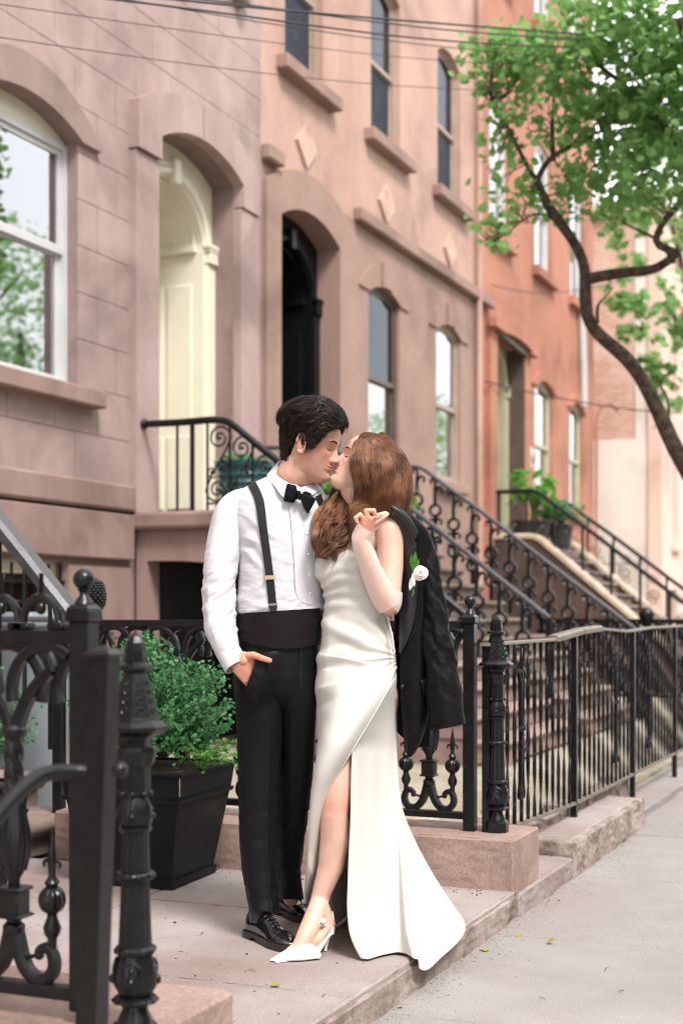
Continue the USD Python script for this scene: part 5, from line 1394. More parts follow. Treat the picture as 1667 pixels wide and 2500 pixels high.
# ---------------------------------------------------------------- cloth tools
def rowfun(rows, n=2.35):
    a = np.array(rows, float); o = np.argsort(a[:, 0]); a = a[o]
    return [PchipInterpolator(a[:, 0], a[:, k], extrapolate=True) for k in range(1, a.shape[1])]
def stack(rows, N=90, M=96, n=2.35, disp=None, warp=None, y0=None, y1=None):
    """closed garment tube: rows of (y, left, right, centre depth, half depth); right silhouette and left silhouette as given"""
    F = rowfun(rows); ys = [r[0] for r in rows]
    Y = np.linspace(min(ys) if y0 is None else y0, max(ys) if y1 is None else y1, N)[:, None]
    th = (np.arange(M) / M * 2 * pi)[None]
    c, s = np.cos(th), np.sin(th)
    sc = np.sign(c) * np.abs(c) ** (2 / n); ss = np.sign(s) * np.abs(s) ** (2 / n)
    Lx, Rx, dc, hd = [f(Y) for f in F[:4]]
    X = (Lx + Rx) / 2 + (Rx - Lx) / 2 * sc
    D = dc + hd * ss
    YY = np.broadcast_to(Y, X.shape).copy()
    if warp is not None:
        YY = warp(X, YY, D, th)
    G = PQ(X, YY, D)
    if disp is not None:
        G = G + grid_normals(G)[0] * np.asarray(disp(X, YY, np.broadcast_to(th, X.shape), G))[..., None]
    return G
def grid_normals(G, wrap=True):
    du = np.gradient(G, axis=0)
    dv = (np.roll(G, -1, 1) - np.roll(G, 1, 1)) if wrap else np.gradient(G, axis=1)
    nn = np.cross(dv, du); nn /= np.linalg.norm(nn, axis=-1, keepdims=True) + 1e-12
    cc = G.mean(1, keepdims=True)
    if ((G - cc) * nn).sum(-1).mean() < 0:
        nn = -nn
    return nn, None
def front_dd(rows, x, y, n=2.35):
    F = rowfun(rows)
    x, y = np.asarray(x, float), np.asarray(y, float)
    L_, R_, dc, hd = [f(y) for f in F[:4]]
    t = np.clip((x - (L_ + R_) / 2) / ((R_ - L_) / 2), -.995, .995)
    return dc - hd * (1 - np.abs(t) ** n) ** (1 / n)
def shell_grid(G, th=.003, wrap=False):
    """open sheet with thickness"""
    nn, _ = grid_normals(G, wrap)
    n, m = G.shape[:2]
    A, B = G, G - nn * th
    v = np.vstack([A.reshape(-1, 3), B.reshape(-1, 3)]); f = grid_faces(n, m, wrap); k = n * m
    fs = [f, f[:, ::-1] + k]
    def side(i):
        i = np.asarray(i); return np.vstack([np.stack([i[:-1], i[1:], i[1:] + k], -1), np.stack([i[:-1], i[1:] + k, i[:-1] + k], -1)])
    idx = np.arange(k).reshape(n, m)
    b = [idx[0], idx[-1]] + ([idx[:, 0], idx[:, -1]] if not wrap else [])
    if wrap:
        b = [np.r_[q, q[0]] for q in b]
    t = T(v, np.vstack(fs + [side(q) for q in b]), process=False)
    t.fix_normals() if False else None
    return t
def strip(Lp, Rp, dd, N=40, M=8, th=.003, bulge=0.0, off=0.0):
    """a band between two curves given on the picture; dd(x, y) its depth"""
    A, B = spl(np.array(Lp, float), N), spl(np.array(Rp, float), N)
    t = np.linspace(0, 1, M)[None, :, None]
    Q = A[:, None] * (1 - t) + B[:, None] * t
    D = dd(Q[..., 0], Q[..., 1]) - off - bulge * np.sin(np.linspace(0, pi, M))[None]
    return shell_grid(PQ(Q[..., 0], Q[..., 1], D), -th)
def pathtube(rows, N=70, M=40, disp=None, sq=1.0):
    """rows (x, y, depth, radius in metres)"""
    p = np.array(rows, float)
    P3 = PQ(p[:, 0], p[:, 1], p[:, 2])
    S = spl(np.c_[P3, p[:, 3]], N)
    t, U, V = frames(S[:, :3])
    a = (np.arange(M) / M * 2 * pi)[None, :, None]
    nn = np.cos(a) * U[:, None] + np.sin(a) * V[:, None]
    R_ = S[:, 3][:, None]
    if disp is not None:
        s = np.linspace(0, 1, N)[:, None]
        R_ = R_ + disp(np.broadcast_to(s, (N, M)), np.broadcast_to(a[..., 0], (N, M)), S[:, None, :3] + nn * R_[..., None])
    return S[:, None, :3] + nn * R_[..., None]
def bone(a, ra, b, rb, n=24):
    A = m3.Manifold.sphere(float(ra), n).translate([float(q) for q in a]); B = m3.Manifold.sphere(float(rb), n).translate([float(q) for q in b])
    return m3.Manifold.batch_hull([A, B])
def chain(pts, n=24):
    """pts: list of (xyz, r)"""
    return [bone(pts[k][0], pts[k][1], pts[k + 1][0], pts[k + 1][1], n) for k in range(len(pts) - 1)]
def melt(parts, edge=.008, it=10):
    m = m3.Manifold.batch_boolean(parts, m3.OpType.Add)
    m = m.refine_to_length(edge)
    t = to_tri(m); t.merge_vertices()
    trimesh.smoothing.filter_taubin(t, lamb=.5, nu=.53, iterations=it)
    return t
def pillow(poly, dd, th, inset=.72):
    """soft convex pad from a picture polygon"""
    p = np.array(poly, float); c = p.mean(0); q = c + (p - c) * inset
    D = dd(p[:, 0], p[:, 1]) if callable(dd) else np.full(len(p), dd)
    Dq = dd(q[:, 0], q[:, 1]) if callable(dd) else np.full(len(p), dd)
    v = np.vstack([PQ(p[:, 0], p[:, 1], D), PQ(q[:, 0], q[:, 1], Dq - th / 2), PQ(q[:, 0], q[:, 1], Dq + th / 2)])
    h = trimesh.convex.convex_hull(v)
    h = h.subdivide().subdivide(); trimesh.smoothing.filter_taubin(h, iterations=4)
    return h

# ---------------------------------------------------------------- heads
class Head:
    """canonical head: +x forward, +z up, chin at z = 0, crown at .235"""
    def __init__(s, female=False):
        zt = np.array([-.012, -.006, .004, .015, .03, .05, .075, .10, .118, .14, .165, .19, .21, .225, .233, .2355])
        xf = np.array([.060, .078, .0875, .0905, .0905, .0915, .0905, .0890, .0885, .0940, .0935, .084, .066, .042, .020, .006])
        xb = np.array([.015, -.005, -.022, -.038, -.055, -.068, -.080, -.089, -.094, -.098, -.098, -.091, -.077, -.056, -.034, -.018])
        w = np.array([.018, .030, .041, .049, .0555, .0605, .0655, .0695, .0715, .0745, .0760, .071, .059, .041, .024, .010])
        if female:
            w = w * np.interp(zt, [0, .05, .1, .2], [.90, .92, .965, 1.0])
        s.f = PchipInterpolator(zt, xf); s.b = PchipInterpolator(zt, xb); s.w = PchipInterpolator(zt, w); s.female = female
        nz = np.array([.064, .070, .075, .080, .085, .092, .105, .118, .128, .140])
        nv = np.array([.0, .010, .0215, .0270, .0275, .0215, .0140, .0085, .0055, 0.0]) * (.88 if female else 1.06)
        s.nose = PchipInterpolator(nz, nv)
    def surf(s, z, th, off=0.0, features=True):
        """z: heights, th: angle from forward (left positive); returns points (..., 3)"""
        z, th = np.broadcast_arrays(np.asarray(z, float), np.asarray(th, float))
        F, B, Wd = s.f(z), s.b(z), s.w(z)
        c, sn = np.cos(th), np.sin(th)
        xc = np.where(z > .15, .5 * (F + B), .45 * F + .55 * B); xc = xc + .012
        nf = np.interp(z, [0, .03, .07, .12, .17, .22], [1.85, 1.95, 2.1, 2.35, 2.25, 2.0])
        ex = 2 / np.where(c >= 0, nf, 2.05)
        X = xc + np.where(c >= 0, (F - xc), (xc - B)) * np.sign(c) * np.abs(c) ** ex
        Y = Wd * np.sign(sn) * np.abs(sn) ** (2 / np.where(c >= 0, nf, 2.05))
        if features:
            fr = np.clip(c, 0, 1) ** .5 * (c > 0)
            g = lambda y0, z0, sy, sz: np.exp(-((np.abs(Y) - y0) / sy) ** 2 - ((z - z0) / sz) ** 2)
            nzv = np.where((z > .064) & (z < .140), s.nose(np.clip(z, .064, .140)), 0)
            nw = np.interp(z, [.07, .08, .09, .11, .13], [.0155, .0145, .0115, .0085, .010])
            d = nzv * np.exp(-(np.abs(Y) / nw) ** 2.6)
            d += .007 * g(.0155, .076, .006, .006)                       # alae
            d -= .0125 * g(.031, .1165, .0155, .0105)                    # sockets
            d += .0075 * g(.032, .1150, .0125, .0070)                    # closed lids
            d += (.0045 if not s.female else .0015) * g(.028, .137, .02, .006)
            lipm = .0065 * np.exp(-(Y / .019) ** 2)
            d += lipm * (np.exp(-((z - .0575) / .0045) ** 2) * 1.0 + np.exp(-((z - .0465) / .0050) ** 2) * 1.05) - .004 * np.exp(-(Y / .022) ** 2 - ((z - .052) / .0018) ** 2)
            d += .0085 * np.exp(-(Y / .017) ** 2 - ((z - .018) / .013) ** 2)
            d -= .0045 * np.exp(-(Y / .02) ** 2 - ((z - .0355) / .006) ** 2)
            d += .0035 * g(.048, .092, .016, .014)
            d -= .0025 * g(.043, .062, .012, .016)
            X = X + d * fr
        P = np.stack([X, Y, z], -1)
        if np.any(off):
            ctr = np.stack([np.full_like(z, .0), np.zeros_like(z), np.clip(z, .03, .14)], -1)
            nn = P - ctr; nn /= np.linalg.norm(nn, axis=-1, keepdims=True)
            P = P + nn * np.asarray(off)[..., None]
        return P
    def mesh(s, N=170, M=200):
        z = np.r_[np.linspace(-.012, .225, N - 20), .225 + (.2355 - .225) * np.sin(np.linspace(0, pi / 2, 21)[1:])][:, None]
        th = (np.arange(M) / M * 2 * pi - pi)[None]
        return closed_grid(s.surf(z, th))
    def ear(s, side):
        c = np.array([-.004, side * .0715, .106])
        a = np.linspace(-.2, 1.62 * pi, 26)
        P = np.stack([c[0] - .004 - .0165 * np.cos(a) * (1 - .1 * np.sin(a)), np.full(26, c[1]) + side * (.010 + .003 * np.sin(a)), c[2] + .031 * np.sin(a + .25)], -1)
        rim = tube(P, np.interp(np.arange(26), [0, 8, 20, 25], [.0045, .0045, .0048, .006]), 8)
        body = sph(c + [-.004, side * .003, 0], 1.0, 3, (.0165, .008, .029))
        lobe = sph(c + [.005, side * .006, -.027], 1.0, 2, (.0085, .006, .009))
        tr_ = sph(c + [.010, side * .006, -.004], 1.0, 2, (.005, .005, .008))
        return [rim, body, lobe, tr_]
class Pose:
    def __init__(s, f0, pitch, scale, anchor_local, anchor_world):
        f0 = np.asarray(f0) / np.linalg.norm(f0)
        s.f = f0 * math.cos(pitch) - UZ * math.sin(pitch); s.u = f0 * math.sin(pitch) + UZ * math.cos(pitch); s.s = np.cross(s.u, s.f)
        s.R = np.stack([s.f, s.s, s.u], 1) * scale
        s.o = np.asarray(anchor_world) - s.R @ np.asarray(anchor_local)
    def __call__(s, P):
        return np.asarray(P) @ s.R.T + s.o
    def tri(s, m):
        m = m.copy(); m.vertices = s(m.vertices); return m
def face_parts(person, hd, pose, lipmat, browmat, lashmat, body_path, brow_w=.0065, browz=.1375):
    """brows, closed lashes and lips as separate little meshes on the head"""
    z, th = np.meshgrid(np.linspace(.0425, .0625, 26), np.linspace(-.26, .26, 40), indexing='ij')
    P = hd.surf(z, th, .0007)
    # lens-shaped lip outline
    yy = P[..., 1] / .023
    keep = (np.abs(z - .052) < (.0092 * (1 - yy ** 2) ** .8 * (np.abs(yy) < 1) if True else 0)) if False else None
    zz = .052 + (z - .0525) * np.clip(1 - np.abs(th / .27) ** 2.2, .05, 1)
    G = pose(hd.surf(zz, th, .0009))
    person.part('lips', shell_grid(G, .0012), lipmat, smooth=True)
    for sd_ in (-1, 1):
        t = np.linspace(0, 1, 26)
        ang = sd_ * (.16 + .52 * t); zb = browz + .0035 * np.sin(t * pi * .9) - .004 * t ** 3
        G = np.stack([hd.surf(zb + o * brow_w * (1 - .65 * t) * (.4 + .6 * np.minimum(1, t * 6)), ang, .0016 + .0012 * (1 - o ** 2)) for o in np.linspace(-.5, .5, 6)], 0)
        person.part('eyebrow', shell_grid(pose(G), .002), browmat, smooth=True)
        ang = sd_ * np.linspace(.235, .58, 16); zl = .1118 - .0030 * np.sin(np.linspace(0, pi, 16))
        person.part('eyelash', tube(pose(hd.surf(zl, ang, .0016)), np.interp(np.arange(16), [0, 8, 15], [.0007, .0013, .0009]), 5), lashmat, smooth=True)
def tint(path, base, pose, male, hands=()):
    """natural colour of the skin: ruddy cheeks, nose, ears and knuckles, a shaved beard's shadow"""
    m = UsdGeom.Mesh.Get(stage, path)
    P = np.array(m.GetPointsAttr().Get()) + base
    L = (P - pose.o) @ np.linalg.inv(pose.R).T
    x, y, z = L.T
    c = np.ones((len(P), 3))
    def red(w, k):
        c[:] = c * (1 - w[:, None] * (1 - np.array(k)))
    nz = fbm(L * 60, 3, 4)
    red(np.exp(-((np.abs(y) - .046) / .022) ** 2 - ((z - .090) / .020) ** 2) * (x > 0) * (.6 + .8 * nz), (.97, .76, .74) if male else (1.0, .80, .80))
    red(np.exp(-(y / .016) ** 2 - ((z - .082) / .012) ** 2) * (x > .08), (.98, .76, .74))
    red(np.exp(-((np.abs(y) - .074) / .014) ** 2 - ((x + .006) / .022) ** 2 - ((z - .105) / .035) ** 2), (.98, .66, .60))
    if male:
        b = np.clip((.078 - z) / .022, 0, 1) * np.clip((x - .0) / .03, 0, 1) * np.clip((z + .03) / .02, 0, 1) * np.clip(1.25 - np.abs(z - .053) / .012 * 0, 0, 1)
        b = b * (1 - .8 * np.exp(-(y / .02) ** 2 - ((z - .052) / .008) ** 2))
        red(b * (.55 + .6 * nz), (.74, .70, .70))
        red(np.clip((.0 - z) / .05, 0, 1) * (z > -.2), (.97, .80, .76))
    for h_, r_ in hands:
        w = np.exp(-(np.linalg.norm(P - h_, axis=1) / r_) ** 4)
        red(w * (.5 + .7 * fbm(P * 90, 3, 2)), (1.0, .74, .70))
    UsdGeom.PrimvarsAPI(m).CreatePrimvar('tint', Sdf.ValueTypeNames.Color3fArray, 'vertex').Set(Vt.Vec3fArray.FromNumpy(c.astype(np.float32)))

rh = np.random.default_rng(77)
# ---------------------------------------------------------------- the man
def sstep(a, b, x):
    t = np.clip((x - a) / (b - a), 0, 1); return t * t * (3 - 2 * t)
MD = .10            # he stands a little farther than the bride
man = Thing('person', 'man in white shirt, black bow tie, suspenders and cummerbund, one hand in pocket, kissing', 'person', base=tuple(PQ(640, 2110, .12) * [1, 1, 0] + [0, 0, .11]))
hm = Head()
psi, phi = math.radians(14), math.radians(16)
pm = Pose(RV * math.cos(psi) - DV * math.sin(psi), phi, 1.0, (.1185, 0, .083), PQ(781, 1059, .005))
SHIRT = [(1086, 628, 706, MD, .062), (1098, 604, 716, MD, .075), (1112, 574, 730, MD, .088), (1130, 545, 743, MD, .100), (1150, 530, 751, MD, .110), (1185, 528, 754, MD, .122),
         (1225, 540, 751, MD, .128), (1265, 546, 747, MD, .130), (1310, 548, 743, MD, .130), (1350, 547, 741, MD, .127), (1390, 545, 739, MD, .122), (1430, 545, 737, MD, .120)]
def shirt_fold(X, Y, th, G):
    t = (X - 640) / 110
    f = .0055 * (fbm(np.stack([X / 34 + Y / 60, Y / 16 - X / 40, th * 0], -1), 3, 3) - .5)                 # diagonal drag lines
    f += .0075 * (fbm(np.stack([X / 26, Y / 11 + X / 30, th * 0 + 4], -1), 2, 5) - .5) * np.clip((Y - 1320) / 80, 0, 1)   # blousing over the waist
    f += .006 * np.clip((Y - 1340) / 60, 0, 1) * (1 - np.clip((Y - 1395) / 25, 0, 1))
    f += .004 * np.sin((Y - X * .8) / 6.5 + 3 * noise(np.stack([X / 40, Y / 40, th * 0], -1), 9)) * np.exp(-((X - 575) / 34) ** 2 - ((Y - 1240) / 60) ** 2)
    return f * np.clip((Y - 1100) / 40, 0, 1)
G = stack(SHIRT, 150, 150, disp=shirt_fold)
man.part('shirt', closed_grid(G), 'shirt_cotton', smooth=True)
sdd = lambda x, y: front_dd(SHIRT, x, y)
# bib, placket, studs
bib = [(662, 1145), (668, 1200), (673, 1260), (677, 1330), (682, 1368), (692, 1383), (705, 1387)]
bir = [(706, 1150), (716, 1190), (728, 1240), (733, 1300), (734, 1350), (732, 1376), (728, 1387)]
man.part('shirt_bib', strip(bib, bir, sdd, 70, 20, .0022, off=.0035), 'shirt_cotton', smooth=40)
man.part('placket', strip([(688, 1140), (697, 1200), (702, 1260), (705, 1330), (707, 1388)], [(700, 1140), (709, 1200), (714, 1260), (717, 1330), (719, 1388)], sdd, 60, 5, .002, off=.0062), 'shirt_cotton', smooth=40)
for y in (1178, 1225, 1272, 1320, 1362):
    x = np.interp(y, [1140, 1200, 1260, 1330, 1388], [694, 703, 708, 711, 713])
    man.part('shirt_stud', sph(PQ(x, y, sdd(x, y) - .0085), .0042, 2), 'ribbon_white')
# collar
ct = np.array([(690, 1120, -.085), (664, 1098, -.075), (644, 1076, -.045), (636, 1063, .005), (650, 1056, .055), (680, 1058, .07), (706, 1072, .05), (713, 1092, .0), (708, 1108, -.05), (690, 1120, -.085)])
cb = np.array([(690, 1134, -.103), (655, 1143, -.112), (627, 1112, -.078), (613, 1089, .0), (630, 1080, .072), (680, 1080, .09), (716, 1088, .075), (731, 1106, .0), (722, 1134, -.075), (690, 1134, -.103)])
ct[:, 2] += MD - .015; cb[:, 2] += MD - .015
A, B = spl(ct, 90), spl(cb, 90)
t = np.linspace(0, 1, 14)[:, None, None]
Q = A[None] * (1 - t) + B[None] * t
Gc = PQ(Q[..., 0], Q[..., 1], Q[..., 2] - .006 * np.sin(t[..., 0] * pi))
man.part('collar', shell_grid(Gc, .003), 'shirt_cotton', smooth=40)
cn = PQ(672, 1095, MD - .01)
# sleeve of the arm whose hand is in the pocket
def sleeve_fold(s, a, P):
    p = np.stack([a * 1.1 + 0 * s, s * 26 + np.sin(a) * 1.6, 0 * s], -1)
    f = .010 * (fbm(p, 3, 8) - .5)
    w = np.exp(-((s - .62) / .22) ** 2) + .55 * np.exp(-((s - .86) / .07) ** 2)
    long = .006 * (fbm(np.stack([a * 2.2, s * 4, 0 * s + 2], -1), 2, 4) - .5)
    return f * w * 1.5 + long
sl = [(572, 1152, MD + .00, .050), (546, 1166, MD - .01, .060), (524, 1215, MD - .02, .064), (512, 1275, MD - .035, .062), (505, 1340, MD - .05, .058), (503, 1395, MD - .065, .056), (507, 1440, MD - .085, .054), (518, 1480, MD - .11, .047), (527, 1502, MD - .122, .038)]
man.part('sleeve', closed_grid(pathtube(sl, 150, 64, sleeve_fold)), 'shirt_cotton', smooth=True)
sl2 = [(722, 1158, MD + .03, .046), (738, 1195, MD + .03, .052), (752, 1280, MD + .06, .05), (770, 1370, MD + .08, .045), (800, 1400, MD + .08, .04)]
man.part('sleeve', closed_grid(pathtube(sl2, 60, 40, sleeve_fold)), 'shirt_cotton', smooth=True)
cf = pathtube([(518, 1487, MD - .105, .0425), (530, 1508, MD - .122, .043), (543, 1531, MD - .135, .0435)], 26, 50)
man.part('cuff', shell_grid(cf, .004, wrap=True), 'shirt_cotton', smooth=40)
man.part('cufflink', sph(PQ(513, 1531, MD - .150), .0065, 2), 'green_stone')
# suspenders
man.part('suspender', strip([(566, 1110), (582, 1140), (592, 1190), (602, 1260), (611, 1330), (618, 1398)], [(586, 1105), (603, 1140), (611, 1190), (620, 1260), (629, 1330), (636, 1398)], sdd, 70, 8, .003, off=.0060), 'strap_grosgrain', smooth=40)
man.part('suspender', strip([(724, 1140), (735, 1165), (744, 1195), (748, 1230)], [(737, 1134), (747, 1160), (755, 1190), (758, 1225)], lambda x, y: sdd(np.minimum(x, 747), y), 30, 6, .003, off=.007), 'strap_grosgrain', smooth=40)
man.part('suspender_clip', strip([(608, 1322), (609, 1331)], [(631, 1321), (632, 1330)], sdd, 6, 5, .004, off=.0105), 'gold', smooth=30)
man.part('suspender_clip', strip([(617, 1386), (617, 1391)], [(637, 1385), (637, 1390)], sdd, 6, 5, .003, off=.0105), 'silver', smooth=30)
man.part('strap_end', strip([(618, 1391), (621, 1404)], [(637, 1391), (635, 1404)], sdd, 8, 5, .004, off=.011), 'black_satin', smooth=30)
# trousers: seat and two legs melted into one
SEAT = [(1400, 546, 738, MD, .118), (1450, 547, 736, MD, .122), (1500, 540, 731, MD + .005, .130), (1545, 536, 729, MD + .01, .133), (1590, 537, 728, MD + .015, .124), (1620, 542, 726, MD + .03, .100), (1648, 556, 716, MD + .04, .05)]
LEGN = [(1540, 537, 656, MD + .0, .128), (1600, 539, 652, MD - .005, .116), (1640, 541, 650, MD - .015, .100), (1700, 544, 648, MD - .005, .092), (1760, 546, 644, MD, .086), (1830, 547, 640, MD + .0, .080), (1900, 549, 638, MD + .0, .076), (1950, 551, 638, MD, .075), (2000, 556, 639, MD - .005, .073), (2050, 564, 642, MD - .012, .072), (2094, 571, 644, MD - .022, .073)]
LEGF = [(1540, 630, 729, MD + .015, .125), (1600, 636, 728, MD + .02, .116), (1640, 639, 727, MD + .03, .106), (1700, 642, 724, MD + .055, .092), (1760, 641, 720, MD + .085, .083), (1830, 638, 713, MD + .12, .078), (1900, 634, 704, MD + .15, .075), (1950, 632, 697, MD + .17, .074), (2000, 633, 692, MD + .195, .072), (2040, 638, 695, MD + .21, .072), (2066, 643, 699, MD + .22, .073)]
def leg_fold(yb):
    def fn(X, Y, th, G):
        f = .012 * (fbm(np.stack([np.cos(th) * 1.2, Y / 24 + X / 70, np.sin(th) * 1.2], -1), 3, int(yb)) - .5)
        w = np.exp(-((Y - (yb - 48)) / 42) ** 2) + .55 * np.exp(-((Y - 1905) / 70) ** 2) + .22
        crease = .006 * np.exp(-((th - 1.62 * pi) / .10) ** 2) * np.clip((Y - 1600) / 150, 0, 1)
        return f * w + crease + .004 * (fbm(np.stack([np.cos(th) * 1.5, Y / 120, np.sin(th) * 1.5], -1), 2, 3) - .5)
    return fn
tm = [to_manifold(closed_grid(stack(SEAT, 60, 96, disp=lambda X, Y, th, G: .004 * (fbm(np.stack([X / 30, Y / 26, 0 * X], -1), 2, 2) - .5)))),
      to_manifold(closed_grid(stack(LEGN, 150, 90, disp=leg_fold(2094)))), to_manifold(closed_grid(stack(LEGF, 150, 90, disp=leg_fold(2066))))]
tt = to_tri(m3.Manifold.batch_boolean(tm, m3.OpType.Add)); tt.merge_vertices()
man.part('trousers', tt, 'trouser_wool', smooth=50)
tdd = lambda x, y: np.minimum(front_dd(SEAT, x, np.minimum(y, 1660)), np.where(np.asarray(x) < 652, front_dd(LEGN, x, np.maximum(y, 1560)), 9))
pe = [(590, 1500), (581, 1536), (569, 1568), (562, 1592)]; pr = [(648, 1494), (650, 1550), (630, 1610), (585, 1640)]
A_, B_ = spl(np.array(pe, float), 40), spl(np.array(pr, float), 40); tq = np.linspace(0, 1, 24)[None, :, None]
Qp = A_[:, None] * (1 - tq) + B_[:, None] * tq
sd0 = tdd(Qp[..., 0], Qp[..., 1]); ss_ = np.linspace(0, 1, 40)[:, None]; tb_ = tq[..., 0]
lift = MD - .178 + .02 * np.abs(ss_ - .45)
wgt = (1 - sstep(.30, .98, tb_)) * np.clip(np.sin(np.clip(ss_ * 1.05 + .04, 0, 1) * pi) * 2.2, 0, 1)
Dp = sd0 * (1 - wgt) + np.minimum(lift, sd0) * wgt - .0025 * (1 - tb_ ** 6)
man.part('pocket_front', shell_grid(PQ(Qp[..., 0], Qp[..., 1], Dp), -.002), 'trouser_wool', smooth=60)
man.part('fly_seam', strip([(689, 1490), (689, 1560), (688, 1600), (676, 1640)], [(691, 1490), (691, 1560), (690, 1601), (678, 1642)], tdd, 24, 3, .002, off=.002), 'black_satin', smooth=40)
# cummerbund with four pleats
CUM = [(1396, 542, 740, MD, .128), (1430, 541, 740, MD, .131), (1460, 541, 738, MD, .134), (1492, 541, 735, MD, .136)]
def cumwarp(X, Y, D, th):
    t = (X - 640) / 100; v = (Y - 1396) / 96
    return 1396 + 14 * (.5 - t / 2) * (1 - v) + v * (72 + 22 * (1 - np.clip(np.abs((X - 655) / 110), 0, 1) ** 2) * (np.sin(th) < .3))
def cumdisp(X, Y, th, G):
    v = np.broadcast_to(np.linspace(0, 1, X.shape[0])[:, None], X.shape)
    ph = (v * 4) % 1
    return .0052 * (1 - ph) * (v < .99) + .002 * (fbm(np.stack([X / 20, v * 3, 0 * X], -1), 2, 3) - .5)
Gc = stack(CUM, 90, 140, disp=cumdisp, warp=cumwarp)
man.part('cummerbund', closed_grid(Gc), 'cummerbund_faille', smooth=25)
# bow tie
z1 = lambda x, y: ((640 + x / 3.92) / K, (960 + y / 3.92) / K)
td = MD - .135
man.part('bow_tie', pillow([z1(*p) for p in ((235, 862), (200, 1032), (298, 1052), (346, 985), (336, 925), (322, 880))], td + .004, .026), 'tie_velvet', smooth=40)
man.part('bow_tie', pillow([z1(*p) for p in ((352, 970), (405, 950), (520, 1012), (437, 1158), (395, 1095))], td - .002, .020, .8), 'tie_velvet', smooth=40)
man.part('bow_tie', pillow([z1(*p) for p in ((380, 950), (415, 935), (468, 958), (474, 975), (430, 985))], td + .022, .014), 'tie_velvet', smooth=40)
man.part('bow_knot', pillow([z1(*p) for p in ((328, 935), (362, 930), (380, 975), (366, 1025), (335, 1015))], td - .010, .030), 'tie_velvet', smooth=40)
man.part('tie_band', tube(PQ(*np.array([(*z1(350, 960), td + .02), (702, 1116, MD - .075), (712, 1098, MD - .02)]).T), .004, 6), 'tie_velvet')

# body: head, neck, torso, arms, hand and legs in one skin
hgrid = pm.tri(hm.mesh())
ears = [pm.tri(e) for sd_ in (-1, 1) for e in hm.ear(sd_)]
neckp = [(pm([-.020, 0, .05]), .056), (pm([-.032, 0, -.01]), .057), (PQ(668, 1100, MD - .005), .059), (PQ(660, 1135, MD), .066)]
jaw = [(pm([.03, 0, .028]), .044), (pm([-.02, 0, -.005]), .052)]
M_ = lambda x, y, d: PQ(x, y, d + MD)
torso = chain([(M_(655, 1130, 0), .07), (M_(650, 1200, 0), .085), (M_(645, 1330, 0), .09), (M_(640, 1450, 0), .09), (M_(640, 1560, 0), .09)])
torso += chain([(M_(655, 1140, 0), .06), (M_(560, 1160, -.01), .045), (M_(516, 1230, -.02), .045), (M_(505, 1390, -.06), .038), (M_(530, 1500, -.12), .029), (M_(545, 1522, -.137), .027)])
torso += chain([(M_(655, 1140, 0), .06), (M_(735, 1160, .03), .042), (M_(752, 1280, .06), .036)])
for rows_ in ([(600, 1560, -.02, .07), (594, 1850, 0, .05), (600, 2040, -.01, .035), (606, 2090, -.02, .030)], [(684, 1560, .03, .07), (676, 1830, .12, .05), (662, 1990, .19, .034), (668, 2062, .22, .030)]):
    torso += chain([(M_(*r_[:3]), r_[3]) for r_ in rows_])
# the hand that goes into the pocket
h4 = lambda x, y: ((480 + x / 3.92) / K, (1480 + y / 3.92) / K)
hp = lambda x, y, d: PQ(*h4(x, y), MD + d)
hand = chain([(M_(541, 1513, -.132), .026), (hp(455, 520, -.150), .023)])
kn = [hp(535, 500, -.150), hp(522, 580, -.152), hp(500, 650, -.150), hp(470, 712, -.144)]
wr = [hp(455, 470, -.150), hp(430, 520, -.152), hp(405, 565, -.150), hp(380, 610, -.144)]
palm = m3.Manifold.batch_hull([m3.Manifold.sphere(.0135, 16).translate([float(q) for q in p]) for p in kn + wr])
hand.append(palm)
for k, (p, tgt) in enumerate(zip(kn, [(640, 640), (622, 720), (590, 790), (545, 830)])):
    q = hp(*tgt, -.118); mid = p * .5 + q * .5 + DV * .004
    hand += chain([(p, .0108), (mid, .0098), (q, .0086)], 16)
thumb = chain([(hp(470, 480, -.152), .0145), (hp(548, 470, -.176), .0122), (hp(628, 500, -.196), .0104), (hp(698, 521, -.192), .0092)], 16)
for k, (p, w_) in enumerate(zip(kn, wr)):
    hand.append(bone(w_ - DV * .007, .004, p - DV * .0085, .0052, 10))
body = melt([m3.Manifold.batch_boolean(chain(neckp) + chain(jaw) + torso, m3.OpType.Add)], .016, 6)
handm = melt(hand + thumb, .004, 5)
allm = [to_manifold(body), to_manifold(handm), to_manifold(hgrid)] + [to_manifold(e) for e in ears]
mb = to_tri(m3.Manifold.batch_boolean(allm, m3.OpType.Add)); mb.merge_vertices()
bodyp = man.part('body', mb, 'skin_man', smooth=60)
man.part('thumb_nail', pillow([h4(668, 500), h4(706, 508), h4(712, 530), h4(690, 540), h4(666, 528)], MD - .1785, .004, .8), 'lip_bride') if False else None
tint(bodyp, man.base, pm, True, [(hp(500, 570, -.15), .06), (hp(640, 505, -.19), .04)])
face_parts(man, hm, pm, 'lip_man', 'hair_black', 'hair_black', bodyp, .0095)

